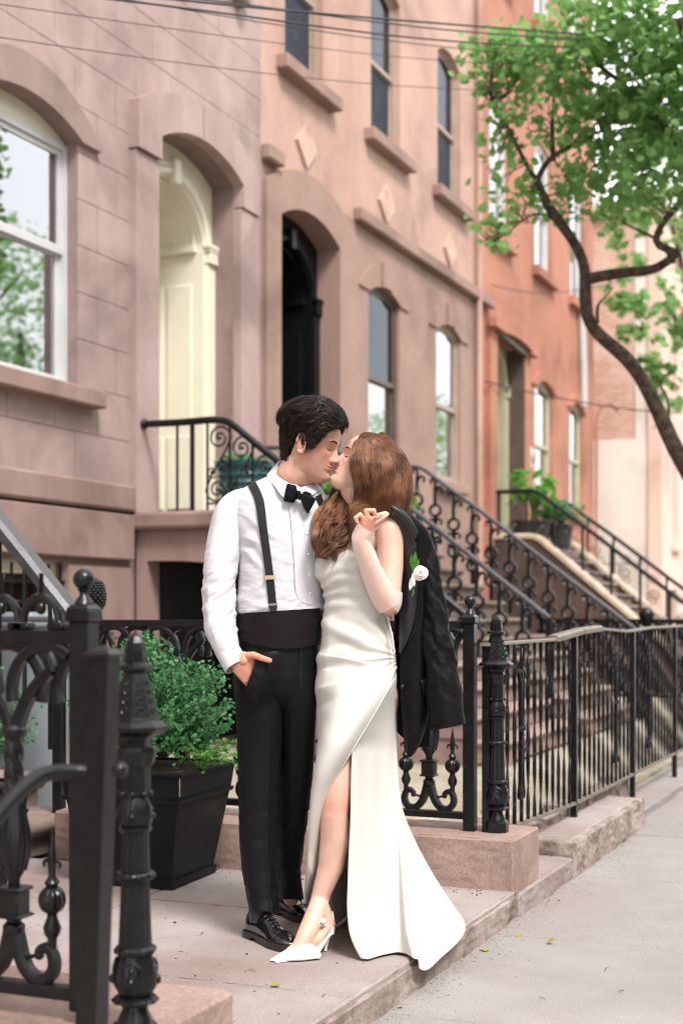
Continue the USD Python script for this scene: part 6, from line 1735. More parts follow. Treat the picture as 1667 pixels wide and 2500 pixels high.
# hair of the man
def sstep(a, b, x):
    t = np.clip((x - a) / (b - a), 0, 1); return t * t * (3 - 2 * t)
def man_hair_mask(z, th):
    a = np.abs(th)
    line = np.interp(a, [0, .35, .75, 1.0, 1.22, 1.38, 1.55, 1.80, 2.05, 2.4, pi], [.188, .184, .172, .150, .098, .092, .128, .132, .085, .040, .026])
    return sstep(-.006, .010, z - line)
z = np.r_[np.linspace(.012, .225, 120), .225 + (.2355 - .225) * np.sin(np.linspace(0, pi / 2, 24)[1:])][:, None]
th = (np.arange(180) / 180 * 2 * pi - pi)[None]
zz, tt_ = np.broadcast_arrays(z, th)
mask = man_hair_mask(zz, tt_)
P0 = hm.surf(zz, tt_)
vol = .011 + .018 * sstep(.14, .215, zz) + .010 * sstep(.6, 0, np.abs(tt_)) * sstep(.16, .2, zz)
wv = fbm(P0 * [34, 30, 30] + np.stack([0 * zz, 0 * zz, 0 * zz], -1), 3, 5) - .5
off = mask * (vol + .016 * wv) - .008 * (1 - mask)
man.part('hair', closed_grid(pm(hm.surf(zz, tt_, off))), 'hair_black_base', smooth=60)
strands, widths = [], []
n = 0
while n < 4200:
    z_, t_ = rh.uniform(.02, .235), rh.uniform(-pi, pi)
    if t_ > .5 and t_ < 2.6 and rh.uniform() < .55:   # the far side needs less
        continue
    mk_ = float(man_hair_mask(np.array(z_), np.array(t_)))
    if mk_ < .45: continue
    lock = noise(np.array([z_ * 26, t_ * 3.4, 0.0]), 4)
    top = sstep(.165, .205, z_)
    L_ = .035 + .035 * top * rh.uniform(.7, 1.1)
    npt = 9
    s = np.linspace(0, 1, npt)
    # flow: on top back over the crown with a wave, at the sides back and down
    p0 = hm.surf(np.array(z_), np.array(t_))
    nrm = p0 - np.array([0, 0, min(z_, .14)]); nrm /= np.linalg.norm(nrm)
    flow = np.array([-1.0, 0, -.15 - .75 * (1 - top) * sstep(.17, .06, z_)]) + rh.normal(size=3) * .22
    if top > .4 and abs(t_) < 1.1:
        flow = np.array([-.35 + .8 * (lock - .5), np.sign(t_ + .4) * -.75 + (lock - .5), .35]) + rh.normal(size=3) * .2
        if p0[0] > .055: flow = np.array([-.25, -.7 + 1.3 * (lock - .5), .6]) + rh.normal(size=3) * .3
    flow -= nrm * (flow @ nrm); flow /= np.linalg.norm(flow)
    side = np.cross(nrm, flow)
    h0 = .008 + rh.uniform(.70, 1.05) * float(np.interp(z_, [.05, .14, .215], [.008, .012, .026]))
    amp = (.0075 if top > .3 else .0036) * (0.5 + lock)
    ph = lock * 9 + rh.normal() * .35
    P = p0 + nrm * (h0 + (.012 * top) * np.sin(s * pi * .8)[:, None] - .010 * (s ** 2)[:, None] * (1.2 - top)) + flow * (s * L_)[:, None] + side * (amp * (np.sin(s * 5.5 + ph) - math.sin(ph)))[:, None]
    P[:, 0:3] -= nrm * ((s * L_) ** 2 * 4.5)[:, None]
    if rh.uniform() < .09:
        P = P + nrm * (s ** 1.5 * rh.uniform(.004, .014))[:, None]
    strands.append(pm(P)); widths.append(np.linspace(.0015, .0004, npt)); n += 1
# wavy locks over the cap
def lock_mesh(P, r, n=6):
    m_ = len(P); prof = r * np.sin(np.linspace(.35, pi - .02, m_)) ** .7
    return tube(P, prof, n)
locks = []
rk = np.random.default_rng(12)
while len(locks) < 520:
    z_, t_ = rk.uniform(.05, .235), rk.uniform(-pi, 1.2)
    if float(man_hair_mask(np.array(z_), np.array(t_))) < .8: continue
    top = float(sstep(.16, .205, z_)); npt = 16; s = np.linspace(0, 1, npt)
    lk = noise(np.array([z_ * 20, t_ * 2.2, 3.0]), 4)
    p0 = hm.surf(np.array(z_), np.array(t_)); nrm = p0 - np.array([0, 0, min(z_, .14)]); nrm /= np.linalg.norm(nrm)
    flow = np.array([-1.0, 0, -.1 - .9 * (1 - top)])
    if top > .35:
        flow = np.array([-.55 + 1.1 * (lk - .5), -.55 + (lk - .5) * 1.4, .1])
        if p0[0] > .05: flow = np.array([-.30, -.75 + 1.6 * (lk - .5), .6])
    flow = flow + rk.normal(size=3) * .34; flow -= nrm * (flow @ nrm); flow /= np.linalg.norm(flow); side = np.cross(nrm, flow)
    L_ = (.045 if top > .35 else .034) * rk.uniform(.8, 1.25)
    h0 = float(np.interp(z_, [.05, .12, .17, .215, .235], [.009, .012, .017, .026, .027])) + .007 * rk.uniform(0, 1) * (top + .3)
    ph = lk * 8 + rk.normal() * .8; amp = (.0085 if top > .3 else .0046) * rk.uniform(.6, 1.4)
    P = p0 + nrm * (h0 + .009 * top * np.sin(s * pi)[:, None] - .004 * s[:, None]) + flow * (s * L_)[:, None] + side * (amp * (np.sin(s * 5.2 + ph) - math.sin(ph)))[:, None]
    P = P - nrm * ((s * L_) ** 2 * 5.5)[:, None]
    locks.append(lock_mesh(pm(P), rk.uniform(.0014, .0031)))
man.part('hair_locks', cat(locks), 'hair_black', smooth=True)
man.curves('hair_strands', strands, widths, 'hair_black')

# shoes
def oxford(heel, toe, nm='shoe'):
    ax = toe - heel; L_ = np.linalg.norm(ax[:2]); f = np.array([ax[0], ax[1], 0]) / L_; sd_ = np.array([-f[1], f[0], 0])
    s = np.linspace(0, 1, 60)
    w = PchipInterpolator([0, .04, .12, .3, .5, .7, .84, .94, .985, 1], [.012, .025, .031, .032, .036, .045, .042, .030, .016, .004])(s)
    h = PchipInterpolator([0, .05, .15, .30, .42, .55, .70, .85, .95, 1], [.066, .088, .094, .100, .094, .076, .056, .046, .036, .026])(s)
    a = np.linspace(0, pi, 25)
    G = []
    for k in range(60):
        top = [(w[k] * math.cos(t) * (1 - .12 * math.sin(t)), .022 + (h[k] - .022) * math.sin(t) ** .85) for t in a]
        G.append([heel + f * L_ * s[k] + sd_ * q[0] + UZ * q[1] for q in top + [(-w[k] * .6, .020), (w[k] * .6, .020)]])
    shp = man.part(nm, closed_grid(np.array(G)), 'patent', smooth=50)
    o = Polygon([tuple((heel + f * L_ * s[k] + sd_ * (w[k] + .005))[:2]) for k in range(60)] + [tuple((heel + f * L_ * s[k] - sd_ * (w[k] + .005))[:2]) for k in range(59, -1, -1)]).buffer(.002)
    e = extr(o, .012); e.apply_translation([0, 0, heel[2] + .010]); man.part('sole', e, 'shoe_sole', smooth=30, parent=shp)
    hb = o.intersection(Polygon([tuple((heel + f * a_ + sd_ * b_)[:2]) for a_, b_ in ((-.02, -.06), (.075, -.06), (.075, .06), (-.02, .06))]))
    e = extr(hb, .012); e.apply_translation([0, 0, heel[2] - .001]); man.part('heel', e, 'shoe_sole', smooth=30, parent=shp)
    fo = o.intersection(Polygon([tuple((heel + f * a_ + sd_ * b_)[:2]) for a_, b_ in ((.11, -.06), (.4, -.06), (.4, .06), (.11, .06))]))
    e = extr(fo, .0105); e.apply_translation([0, 0, heel[2] - .0004]); man.part('sole', e, 'shoe_sole', smooth=30, parent=shp)
    for k in range(5):
        x = .40 + .055 * k; hh = float(np.interp(x, s, h)); ww = .019 - .001 * k
        P = spl([heel + f * L_ * (x + .01 * j) + sd_ * ww * j + UZ * (hh - .003 + .005 * (1 - j * j)) for j in (-1, -.5, 0, .5, 1)], 12)
        man.part('lace', tube(P, .0022, 6), 'black_satin', parent=shp)
        P = spl([heel + f * L_ * (x - .02 * j) + sd_ * ww * j + UZ * (hh - .002 + .006 * (1 - j * j)) for j in (-1, -.5, 0, .5, 1)], 12)
        man.part('lace', tube(P, .0022, 6), 'black_satin', parent=shp)
    x = .74; ww = float(np.interp(x, s, w)); hh = float(np.interp(x, s, h))
    P = np.array([heel + f * L_ * (x + .03 * math.sin(t)) + sd_ * ww * 1.01 * math.cos(t) * (1 - .12 * math.sin(t)) + UZ * (.022 + (hh - .019) * math.sin(t) ** .85) for t in np.linspace(.05, pi - .05, 30)])
    man.part('toe_cap_seam', tube(P, .0013, 5), 'patent', parent=shp)
    man.part('sock', tube([heel + f * .075 + UZ * .06, heel + f * .07 + UZ * .18], .036, 20), 'sock')
oxford(at_z(607, 2283, .112), at_z(718, 2324, .112))
oxford(at_z(672, 2224, .112), at_z(763, 2252, .112))
# ---------------------------------------------------------------- the bride
bride = Thing('person', 'woman in white strapless satin gown with auburn curls, sheer gloves and white heels, kissing', 'person', base=tuple(PQ(790, 2120, -.05) * [1, 1, 0] + [0, 0, .11]))
hb_ = Head(True)
psi, phi = math.radians(8), math.radians(-27)
pb = Pose(-RV * math.cos(psi) - DV * math.sin(psi), phi, .93, (.099, 0, .0515), PQ(765.5, 1076, .034))
z2 = lambda x, y: ((760 + x / 3.92) / K, (1160 + y / 3.92) / K)
zz1 = lambda x, y: ((640 + x / 3.92) / K, (960 + y / 3.92) / K)
# bodice and skirt rows: y, left, right, depth, half depth
GOWN = [(1262, 744, 873, .02, .092), (1272, 734, 884, .02, .100), (1285, 727, 893, .018, .108), (1303, 721, 903, .015, .115), (1325, 725, 902, .015, .113), (1353, 740, 897, .015, .100), (1385, 744, 889, .015, .092), (1415, 742, 889, .018, .092), (1450, 738, 898, .02, .100), (1480, 734, 905, .025, .110), (1520, 727, 910, .03, .122), (1562, 722, 912, .035, .130), (1600, 722, 911, .035, .131)]
def ruch(X, Y, th, G):
    # folds that fan out of the waist seam at the wearer's left, flatter towards the bust
    px_, py_ = 925, 1512
    ang = np.arctan2(py_ - Y, px_ - X + 1e-6)
    r = np.hypot(X - px_, Y - py_)
    k = 14 + 6 * noise(np.stack([X / 90, Y / 90, 0 * X], -1), 3)
    f1 = np.sin(ang * k + 2.2 * noise(np.stack([X / 60, Y / 50, 0 * X + 2], -1), 5))
    f2 = np.sin(Y / 4.6 + X / 34 + 4 * noise(np.stack([X / 46, Y / 46, 0 * X + 7], -1), 2))
    up = np.clip((1440 - Y) / 60, 0, 1)
    w = np.where(Y < 1310, .25 + .75 * np.clip((Y - 1285) / 40, 0, 1), 1.0)
    am = .4 + .9 * noise(np.stack([X / 50, Y / 30, 0 * X + 11], -1), 6)
    return (.0058 * f1 * np.clip(r / 90, .15, 1) * (1 - up) + .0026 * f2 * up) * w * am * np.clip((Y - 1264) / 16, 0, 1)
# skirt: one cloth from the hip to the hem, open at the slit
def hip_pt(x, front=True):
    d = front_dd(GOWN, x, 1560.0)
    dc = .035
    return PQ(x, 1560, d if front else 2 * dc - d)
NH, NV = 220, 150
# hem outline in order: slit edge (front) -> right -> train -> back -> left -> slit edge of the left panel
def gz(x, y, z=.115): return at_z(x * K, y * K, z)
hem = [gz(829, 2205), gz(845, 2207), gz(880, 2195), gz(915, 2188), gz(934, 2184), at_y(952 * K, 2205 * K, KY - .045), at_y(965 * K, 2232 * K, KY - .045), at_y(976 * K, 2252 * K, KY - .05), at_y(987 * K, 2228 * K, KY - .045), at_y(1003 * K, 2205 * K, KY - .045), at_y(1030 * K, 2185 * K, KY - .045),
       at_y(1056 * K, 2163 * K, KY - .045), at_y(1068 * K, 2148 * K, KY - .045), at_y(1071 * K, 2131 * K, KY - .045), gz(1063, 2108), gz(1030, 2075), gz(980, 2050), gz(920, 2046), gz(860, 2058), gz(815, 2088), gz(785, 2118), gz(765, 2135), gz(742, 2125), gz(728, 2090), gz(723, 2060), gz(724, 2040)]
hem = np.array(hem)
hu = np.array([0, .02, .06, .10, .125, .15, .175, .195, .215, .24, .275, .31, .335, .36, .40, .46, .53, .60, .67, .74, .80, .84, .88, .92, .96, 1.0])
HE = PchipInterpolator(hu, hem, axis=0)
# upper edge: start at the wrap seam (x = 905, front) run left... the seam lies on the front, so the cloth goes right, round the back, left, and again over the front to the seam
up_x = [(905, 1, .0), (911.5, 1, .06), (912, 0, .13), (905, 0, .22), (880, 0, .34), (820, 0, .50), (760, 0, .66), (730, 0, .77), (722.3, 0, .82), (722.3, 1, .84), (727, 1, .86), (745, 1, .885), (780, 1, .925), (830, 1, .965), (880, 1, .985), (906, 1, 1.0)]
UP = PchipInterpolator([u[2] for u in up_x], np.array([hip_pt(u[0], u[1] == 1) for u in up_x]), axis=0)
# the slit: path of both front edges between hip and hem (picture coordinates) as functions of v
edgeR = [(905, 1560, -.09), (870, 1622, -.135), (838, 1676, -.155), (810, 1724, -.165), (807, 1790, -.170), (805, 1880, -.172), (800, 1980, -.18), (797, 2060, -.19), (800, 2130, -.205), (829, 2205, 0)]
edgeL = [(906, 1558, -.10), (871, 1620, -.142), (839, 1674, -.163), (809, 1724, -.172), (780, 1772, -.16), (757, 1830, -.13), (740, 1900, -.09), (732, 1960, -.05), (726, 2010, -.02), (724, 2040, 0)]
def edge(pts, last):
    P = np.array([PQ(*p) for p in pts[:-1]] + [last])
    d = np.r_[0, np.cumsum(np.linalg.norm(np.diff(P, axis=0), axis=1))]
    return PchipInterpolator(d / d[-1], P, axis=0)
ER, EL = edge(edgeR, hem[0]), edge(edgeL, hem[-1])
u = np.linspace(0, 1, NH)[None]; v = np.linspace(0, 1, NV)[:, None]
U_ = np.broadcast_to(UP(u[0])[None], (NV, NH, 3)); H_ = np.broadcast_to(HE(u[0])[None], (NV, NH, 3))
# silhouettes: how far each column keeps to the body before it flares
flare = np.interp(u, [0, .06, .2, .34, .5, .66, .80, .9, 1.0], [1.0, 1.7, 2.3, 2.1, 1.9, 1.7, 1.35, 1.2, 1.0])
e = (v ** 1.0)
hz = e ** flare
S = U_ * (1 - v[..., None]) + H_ * v[..., None]
Sxy = U_[..., :2] * (1 - hz[..., None]) + H_[..., :2] * hz[..., None]
S = np.concatenate([Sxy, S[..., 2:]], -1)
# belly of the hip and the thigh pushing the cloth forward
# blend both ends into the slit edges
er, el = ER(v[:, 0])[:, None], EL(v[:, 0])[:, None]
wr_ = np.clip(1 - u / .16, 0, 1)[..., None]; wl_ = np.clip(1 - (1 - u) / .15, 0, 1)[..., None]
wr_ = wr_ ** 2 * (3 - 2 * wr_); wl_ = wl_ ** 2 * (3 - 2 * wl_)
S = S + wr_ * (er - S[:, :1]) + wl_ * (el - S[:, -1:])
def to_pic(P):
    dep = P @ DV; lat = P @ RV
    return (lat / dep * FPX + CX) / K, (HY - (P[..., 2] - CAM_H) / dep * FPX) / K
# the bodice continues the same cloth upwards
gf = rowfun(GOWN); xl, xr, dc0, hd0 = [float(q(1560.0)) for q in gf]
d_ = (U_[0] @ DV) - FOCUS
xp, _ = to_pic(U_[0])
tc = np.clip((xp - (xl + xr) / 2) / ((xr - xl) / 2), -1, 1); tsn = np.clip((d_ - dc0) / hd0, -1, 1)
Yu = np.linspace(1262, 1557.5, 150)[:, None]
Lx, Rx, dcu, hdu = [q(Yu) for q in gf]
UPR = PQ((Lx + Rx) / 2 + (Rx - Lx) / 2 * tc[None], np.broadcast_to(Yu, (150, NH)), dcu + hdu * tsn[None])
S = np.concatenate([UPR, S], 0)
from scipy.ndimage import gaussian_filter1d
sm = gaussian_filter1d(S, 9, axis=0, mode='nearest')
wsm = np.exp(-((np.arange(S.shape[0]) - 150) / 22.0) ** 2)[:, None, None]
S = S * (1 - wsm) + sm * wsm
sm = gaussian_filter1d(S, 6, axis=1, mode='nearest')
wsm = (sstep(0, .06, u) * (1 - sstep(.94, 1, u)))[..., None] * sstep(0, .5, np.r_[np.zeros(150), v[:, 0]])[:, None, None]
S = S * (1 - wsm) + sm * wsm
uu = np.broadcast_to(u, S.shape[:2]); vv = np.r_[np.zeros(150), v[:, 0]][:, None] * np.ones((1, NH))
nn, _ = grid_normals(S, wrap=False)
cc = S.mean(1, keepdims=True); sg = np.sign(((S - cc) * nn).sum(-1).mean()); nn = nn * sg
fold = np.zeros_like(vv)
for u0, a_, s_, v0 in ((.055, .012, .014, .25), (.10, .018, .016, .15), (.15, .020, .018, .20), (.205, .020, .020, .25), (.275, .014, .024, .4), (.36, .012, .026, .4), (.46, .014, .026, .4), (.56, .014, .026, .4), (.66, .014, .026, .4), (.75, .010, .022, .4)):
    fold += a_ * (np.exp(-((uu - u0) / s_) ** 2) - .35 * np.exp(-((uu - u0 - 1.9 * s_) / s_) ** 2)) * np.clip((vv - v0) / (1 - v0), 0, 1) ** 1.2 * np.clip((1.02 - vv) / .10, 0, 1)
Xp, Yp = to_pic(S)
left = np.clip((uu - .80) / .06, 0, 1)
fade = np.where(Yp < 1545, 1.0, np.clip(1 - (Yp - 1545) / 190, 0, 1) * left + (1 - left) * np.clip(1 - (Yp - 1545) / 25, 0, 1))
fold += ruch(Xp, Yp, None, None) * fade * np.where(Yp > 1540, 1 - sstep(.96, .99, uu), 1)
# three deep pleats that sweep from the wrap's knot over the left hip
an_ = np.arctan2(Yp - 1545, 915 - Xp); ra_ = np.hypot(Yp - 1545, 915 - Xp)
for a0_, k_, wd in ((.08, .012, .12), (.32, .014, .15), (.60, .013, .17), (.90, .010, .14), (-.14, .010, .11), (-.34, .008, .10)):
    dd_ = an_ - (a0_ + .0006 * ra_)
    pl_ = np.where(dd_ < 0, np.exp(-(dd_ / (wd * .14)) ** 2), np.exp(-(dd_ / wd) ** 2))
    fold += left * k_ * (pl_ - .25) * np.clip(ra_ / 60, 0, 1) * np.clip(1 - (ra_ - 110) / 110, 0, 1) * sstep(1440, 1510, Yp) * (1 - sstep(.955, .985, uu))
fold += .005 * (fbm(np.stack([uu * 16, vv * 3, 0 * uu], -1), 2, 5) - .5) * np.clip(vv * 6, 0, 1)
S = S + nn * fold[..., None]
S[..., 2] = np.maximum(S[..., 2], np.where(S[..., 1] > KY - .034, .121, .004))
bride.part('gown', shell_grid(S, .003 * sg), 'bride_satin', smooth=True)
# stitched edge of the wrap panel
bride.part('wrap_edge', tube(np.array([EL(q) for q in np.linspace(0, .62, 60)]) - DV * .002, .0022, 6), 'bride_satin')
bride.part('waist_seam', tube(PQ(*np.array([(884, 1405, -.05), (893, 1430, -.065), (901, 1462, -.070), (906, 1500, -.070)]).T), .0028, 6), 'bride_satin')

# body
B = lambda x, y, d: PQ(x, y, d)
parts = chain([(pb([-.015, 0, .045]), .048), (pb([-.040, 0, .0]), .047), (B(832, 1150, .03), .046), (B(838, 1185, .03), .052), (B(828, 1215, .025), .066)])
parts += chain([(pb([.030, 0, .030]), .037), (pb([-.02, 0, .0]), .046)])
parts += chain([(B(838, 1200, .03), .050), (B(880, 1206, -.01), .048), (B(893, 1218, -.035), .051)])
parts += chain([(B(830, 1200, .03), .050), (B(775, 1212, .12), .044), (B(760, 1300, .13), .038), (B(735, 1390, .10), .030)])
CH = [(1185, 800, 868, .03, .05), (1205, 776, 886, .025, .068), (1230, 752, 888, .022, .085), (1262, 746, 872, .02, .090), (1275, 742, 876, .02, .092), (1303, 736, 888, .015, .095), (1353, 755, 882, .015, .080), (1415, 757, 874, .018, .074), (1480, 750, 889, .025, .09), (1560, 739, 895, .035, .110), (1610, 745, 890, .035, .10)]
trunk = to_manifold(closed_grid(stack(CH, 60, 80)))
# legs
parts_leg = chain([(B(800, 1600, -.03), .085), (B(790, 1720, -.075), .068), (B(771, 1838, -.125), .0480), (B(768, 1868, -.125), .0455), (B(770, 1925, -.10), .0505), (B(760, 1990, -.09), .0425), (B(738, 2052, -.09), .0315), (B(731, 2082, -.092), .0315)], 32)
parts_leg += chain([(B(860, 1600, .06), .085), (B(850, 1840, .10), .052), (B(850, 1940, .16), .047), (B(850, 2070, .22), .033), (B(830, 2110, .2), .03)])
W6 = lambda x, y, d: W(580 + x / 5.227, 2150 + y / 5.227, d)
ank, heelp, inst, ballp, toep = W6(1035, 330, 4.74), W6(1150, 560, 4.745), W6(940, 560, 4.70), W6(800, 870, 4.66), W6(640, 940, 4.63)
foot = chain([(B(731, 2082, -.092), .0315), (ank, .0345), (heelp, .026)]) + chain([(ank, .033), (inst, .0335), (ballp, .030), (toep, .016)]) + chain([(heelp, .024), (W6(1000, 760, 4.69), .022), (ballp, .028)])
foot.append(m3.Manifold.sphere(.012, 16).translate([float(q) for q in W6(1085, 420, 4.72)]))
# near arm
sh, el_, wri = B(893, 1218, -.035), B(893, 1386, -.075), B(826, 1240, -.155)
arm = chain([(sh, .051), (B(896, 1250, -.045), .0455), (B(897, 1300, -.055), .0425), (B(895, 1352, -.068), .0385), (el_, .0375)], 32)
arm += chain([(el_, .0370), (B(874, 1362, -.095), .0385), (B(852, 1310, -.125), .0335), (wri, .0245)], 32)
bodyb = melt(parts + arm + parts_leg + foot + [trunk], .0085, 8)
# the hand hooked over the jacket collar
h1_ = lambda x, y, d: PQ(*zz1(x, y), d)
kn = [h1_(1078, 1238, -.168), h1_(1050, 1205, -.178), h1_(1010, 1190, -.182), h1_(972, 1208, -.178)]
wr = [h1_(1010, 1330, -.156), h1_(985, 1322, -.164), h1_(958, 1318, -.166), h1_(930, 1320, -.160)]
hand = chain([(wri, .0240), (h1_(965, 1330, -.158), .0215)])
hand.append(m3.Manifold.batch_hull([m3.Manifold.sphere(.0092, 16).translate([float(q) for q in p]) for p in kn + wr]))
hand += chain([(kn[0], .0100), (h1_(1140, 1195, -.160), .0088), (h1_(1195, 1158, -.140), .0075)], 16)      # index along the collar
hand += chain([(kn[1], .0098), (h1_(1110, 1170, -.172), .0088), (h1_(1180, 1148, -.140), .0075)], 16)     # middle
hand += chain([(kn[2], .0094), (h1_(995, 1125, -.188), .0082), (h1_(1068, 1120, -.188), .0076), (h1_(1080, 1160, -.182), .0068)], 16)   # ring, bent
hand += chain([(kn[3], .0088), (h1_(938, 1160, -.188), .0076), (h1_(893, 1192, -.192), .0068), (h1_(908, 1232, -.188), .0060)], 16)    # little, bent
hand += chain([(wr[0], .0125), (h1_(1090, 1275, -.150), .0105), (h1_(1140, 1225, -.142), .0088), (h1_(1170, 1185, -.132), .0078)], 16)     # thumb
handb = melt(hand, .004, 5)
oh = chain([(B(735, 1390, .14), .028), (B(722, 1385, .20), .022), (B(700, 1380, .24), .02)])
heads = to_manifold(pb.tri(hb_.mesh()))
mb = m3.Manifold.batch_boolean([to_manifold(bodyb), to_manifold(handb), to_manifold(melt(oh, .006, 4)), heads] + [to_manifold(pb.tri(e_)) for e_ in hb_.ear(1) + hb_.ear(-1)], m3.OpType.Add)
mb = to_tri(mb); mb.merge_vertices()
bbp = bride.part('body', mb, 'skin_bride', smooth=60)
tint(bbp, bride.base, pb, False, [(h1_(1010, 1180, -.18), .05), (B(768, 1838, -.16), .06), (W6(900, 860, 4.66), .05), (B(893, 1395, -.09), .05)])
face_parts(bride, hb_, pb, 'lip_bride', 'hair_auburn_base', 'hair_black_base', bbp, .006, .139)
# ring
rc, rd = h1_(1058, 1190, -.180), (kn[1] - kn[2]); rd = (h1_(1110, 1170, -.172) - kn[1]); rd /= np.linalg.norm(rd)
o1 = np.cross(rd, DV); o1 /= np.linalg.norm(o1); o2 = np.cross(rd, o1); a = np.linspace(0, 2 * pi, 20)
bride.part('ring', tube(kn[1] * .6 + h1_(1110, 1170, -.172) * .4 + .0105 * (np.cos(a)[:, None] * o1 + np.sin(a)[:, None] * o2), .0014, 6), 'silver')
bride.part('ring_stone', sph(kn[1] * .6 + h1_(1110, 1170, -.172) * .4 - DV * .0115, .0045, 1), 'silver', smooth=False)
# sheer glove
def glove_fold(s, a, P):
    return .0016 + .0030 * fbm(np.stack([a * 1.0, s * 22 + a * .8, 0 * s], -1), 3, 6) * np.interp(s, [0, .5, .75, 1], [.6, .8, 1.6, 1.2])
gl = [(899, 1345, -.066, .0400), (896, 1380, -.076, .0400), (888, 1392, -.084, .0395), (876, 1368, -.096, .0405), (862, 1335, -.112, .0375), (846, 1292, -.135, .0320), (832, 1256, -.151, .0275), (827, 1236, -.156, .0270)]
gl = [(893, 1392, -.082, .0385), (882, 1374, -.090, .0400), (866, 1342, -.106, .0382), (848, 1298, -.131, .0322), (833, 1258, -.150, .0275), (828, 1238, -.156, .0275), (833, 1225, -.160, .0285), (842, 1211, -.166, .030)]
bride.part('glove', shell_grid(pathtube(gl, 110, 48, glove_fold), .0008, wrap=True), 'tulle', smooth=True)
gl2 = [(895, 1362, -.071, .0398), (895, 1372, -.074, .0398), (893, 1386, -.076, .0392), (888, 1395, -.080, .037)]
bride.part('glove', shell_grid(pathtube(gl2, 40, 48, lambda s, a, P: .0015 + .002 * fbm(np.stack([a, s * 6, 0 * s], -1), 2, 6)), .0008, wrap=True), 'tulle', smooth=True)

# shoe
tip, bal = W6(418, 1030, 4.600), W6(905, 945, 4.655)
axv = bal - tip; L_ = np.linalg.norm(axv[:2]); f = np.array([axv[0], axv[1], 0]) / L_; sdv = np.array([-f[1], f[0], 0])
s = np.linspace(0, 1, 40)
w = PchipInterpolator([0, .05, .25, .5, .75, 1], [.002, .006, .019, .031, .038, .0395])(s); h = PchipInterpolator([0, .06, .3, .6, 1], [.007, .012, .026, .042, .050])(s)
a = np.linspace(0, pi, 25); G = []
base = np.array([tip[0], tip[1], .1115])
for k in range(40):
    tall = h[k] * (1 - 0 * a)
    cut = max(0, (s[k] - .62) / .38)                     # throat
    G.append([base + f * L_ * (s[k] + .22 * cut * abs(math.cos(t)) ** 2) + sdv * w[k] * math.cos(t) + UZ * (.004 + (h[k] - .004) * math.sin(t) ** .8 * (1 - .0 * cut)) for t in a] + [base + f * L_ * s[k] - sdv * w[k] * .8 + UZ * .003, base + f * L_ * s[k] + sdv * w[k] * .8 + UZ * .003])
shp = bride.part('shoe', closed_grid(np.array(G)), 'white_leather', smooth=50)
seat = W6(1165, 640, 4.745); hl = at_z(580 + 1118 / 5.227, 2150 + 912 / 5.227, .112) if False else W6(1118, 915, 4.747)
hl = np.array([hl[0], hl[1], .1125])
sole = spl([base + f * .01 + UZ * .003, base + f * L_ * .6 + UZ * .003, base + f * L_ * 1.0 + UZ * .005, W6(1030, 800, 4.69), W6(1110, 690, 4.73), seat], 50)
bride.part('shoe_sole', tube(sole, 1.0, prof=[(-.024, -.0025), (.024, -.0025), (.024, .0025), (-.024, .0025)], up=(0, 0, 1)), 'white_leather', smooth=40, parent=shp)
bride.part('stiletto', tube(spl([seat + [0, 0, -.004], seat * .65 + hl * .35 - [0, 0, 0], hl], 20), np.interp(np.arange(20), [0, 5, 14, 19], [.018, .009, .0055, .0058]), 12), 'white_leather', parent=shp)
# heel counter
cup = []
hc = W6(1135, 600, 4.745)
for t in np.linspace(0, 1, 16):
    row = []
    for q in np.linspace(-1.65, 1.65, 30):
        top = .052 - .034 * (1 - math.cos(q)) / 1.08
        hgt = -.022 + t * (top + .022)
        r_ = .030 + .004 * math.sin(t * pi) - .004 * t
        row.append(hc + r_ * (math.cos(q) * f + .92 * math.sin(q) * sdv) + UZ * hgt - f * .004)
    cup.append(row)
bride.part('heel_counter', shell_grid(np.array(cup), .003), 'white_leather', smooth=True, parent=shp)
a = np.linspace(0, 2 * pi, 40)
for dz, tilt in ((0, .10), (-.010, -.06)):
    c_ = W6(985, 505, 4.72) + UZ * dz; an_x = (W6(1150, 500, 4.74) - W6(800, 470, 4.70)); an_x /= np.linalg.norm(an_x); an_y = np.cross(UZ, an_x); an_y /= np.linalg.norm(an_y)
    bride.part('strap', tube(c_ + .0365 * np.cos(a)[:, None] * an_x + .0390 * np.sin(a)[:, None] * an_y + UZ * (tilt * .036 * np.cos(a))[:, None], .0034, 6), 'white_leather', parent=shp)
bride.part('strap_button', sph(W6(1095, 520, 4.683), .0105, 2), 'white_leather', parent=shp)

# ---- hair
hair_base = []
z = np.r_[np.linspace(.035, .225, 90), .225 + (.2355 - .225) * np.sin(np.linspace(0, pi / 2, 20)[1:])][:, None]; th = (np.arange(120) / 120 * 2 * pi - pi)[None]
zz, tt_ = np.broadcast_arrays(z, th)
line = np.interp(np.abs(tt_), [0, .30, .52, .78, 1.0, 1.18, 1.5, 1.75, pi], [.206, .204, .192, .172, .14, .085, .070, .060, .055])
mask = sstep(-.01, .016, zz - line)
off = mask * (.006 + .014 * sstep(1.1, 1.8, np.abs(tt_)) + .006 * (fbm(hb_.surf(zz, tt_) * 26, 3, 5) - .3)) - .008 * (1 - mask)
hair_base.append(to_manifold(closed_grid(pb(hb_.surf(zz, tt_, off)))))
BK = [(1015, 850, 905, .01, .055), (1045, 845, 922, .01, .085), (1080, 838, 930, .012, .098), (1115, 838, 934, .015, .10), (1145, 846, 932, .02, .085), (1168, 862, 924, .03, .055)]
hair_base.append(to_manifold(closed_grid(stack(BK, 40, 60, disp=lambda X, Y, th, G: .010 * (fbm(np.stack([np.cos(th) * 3, Y / 60, np.sin(th) * 3], -1), 3, 4) - .5)))))
hair_base += chain([(B(792, 1115, .075), .010), (B(780, 1150, .055), .013), (B(772, 1185, .01), .012)])
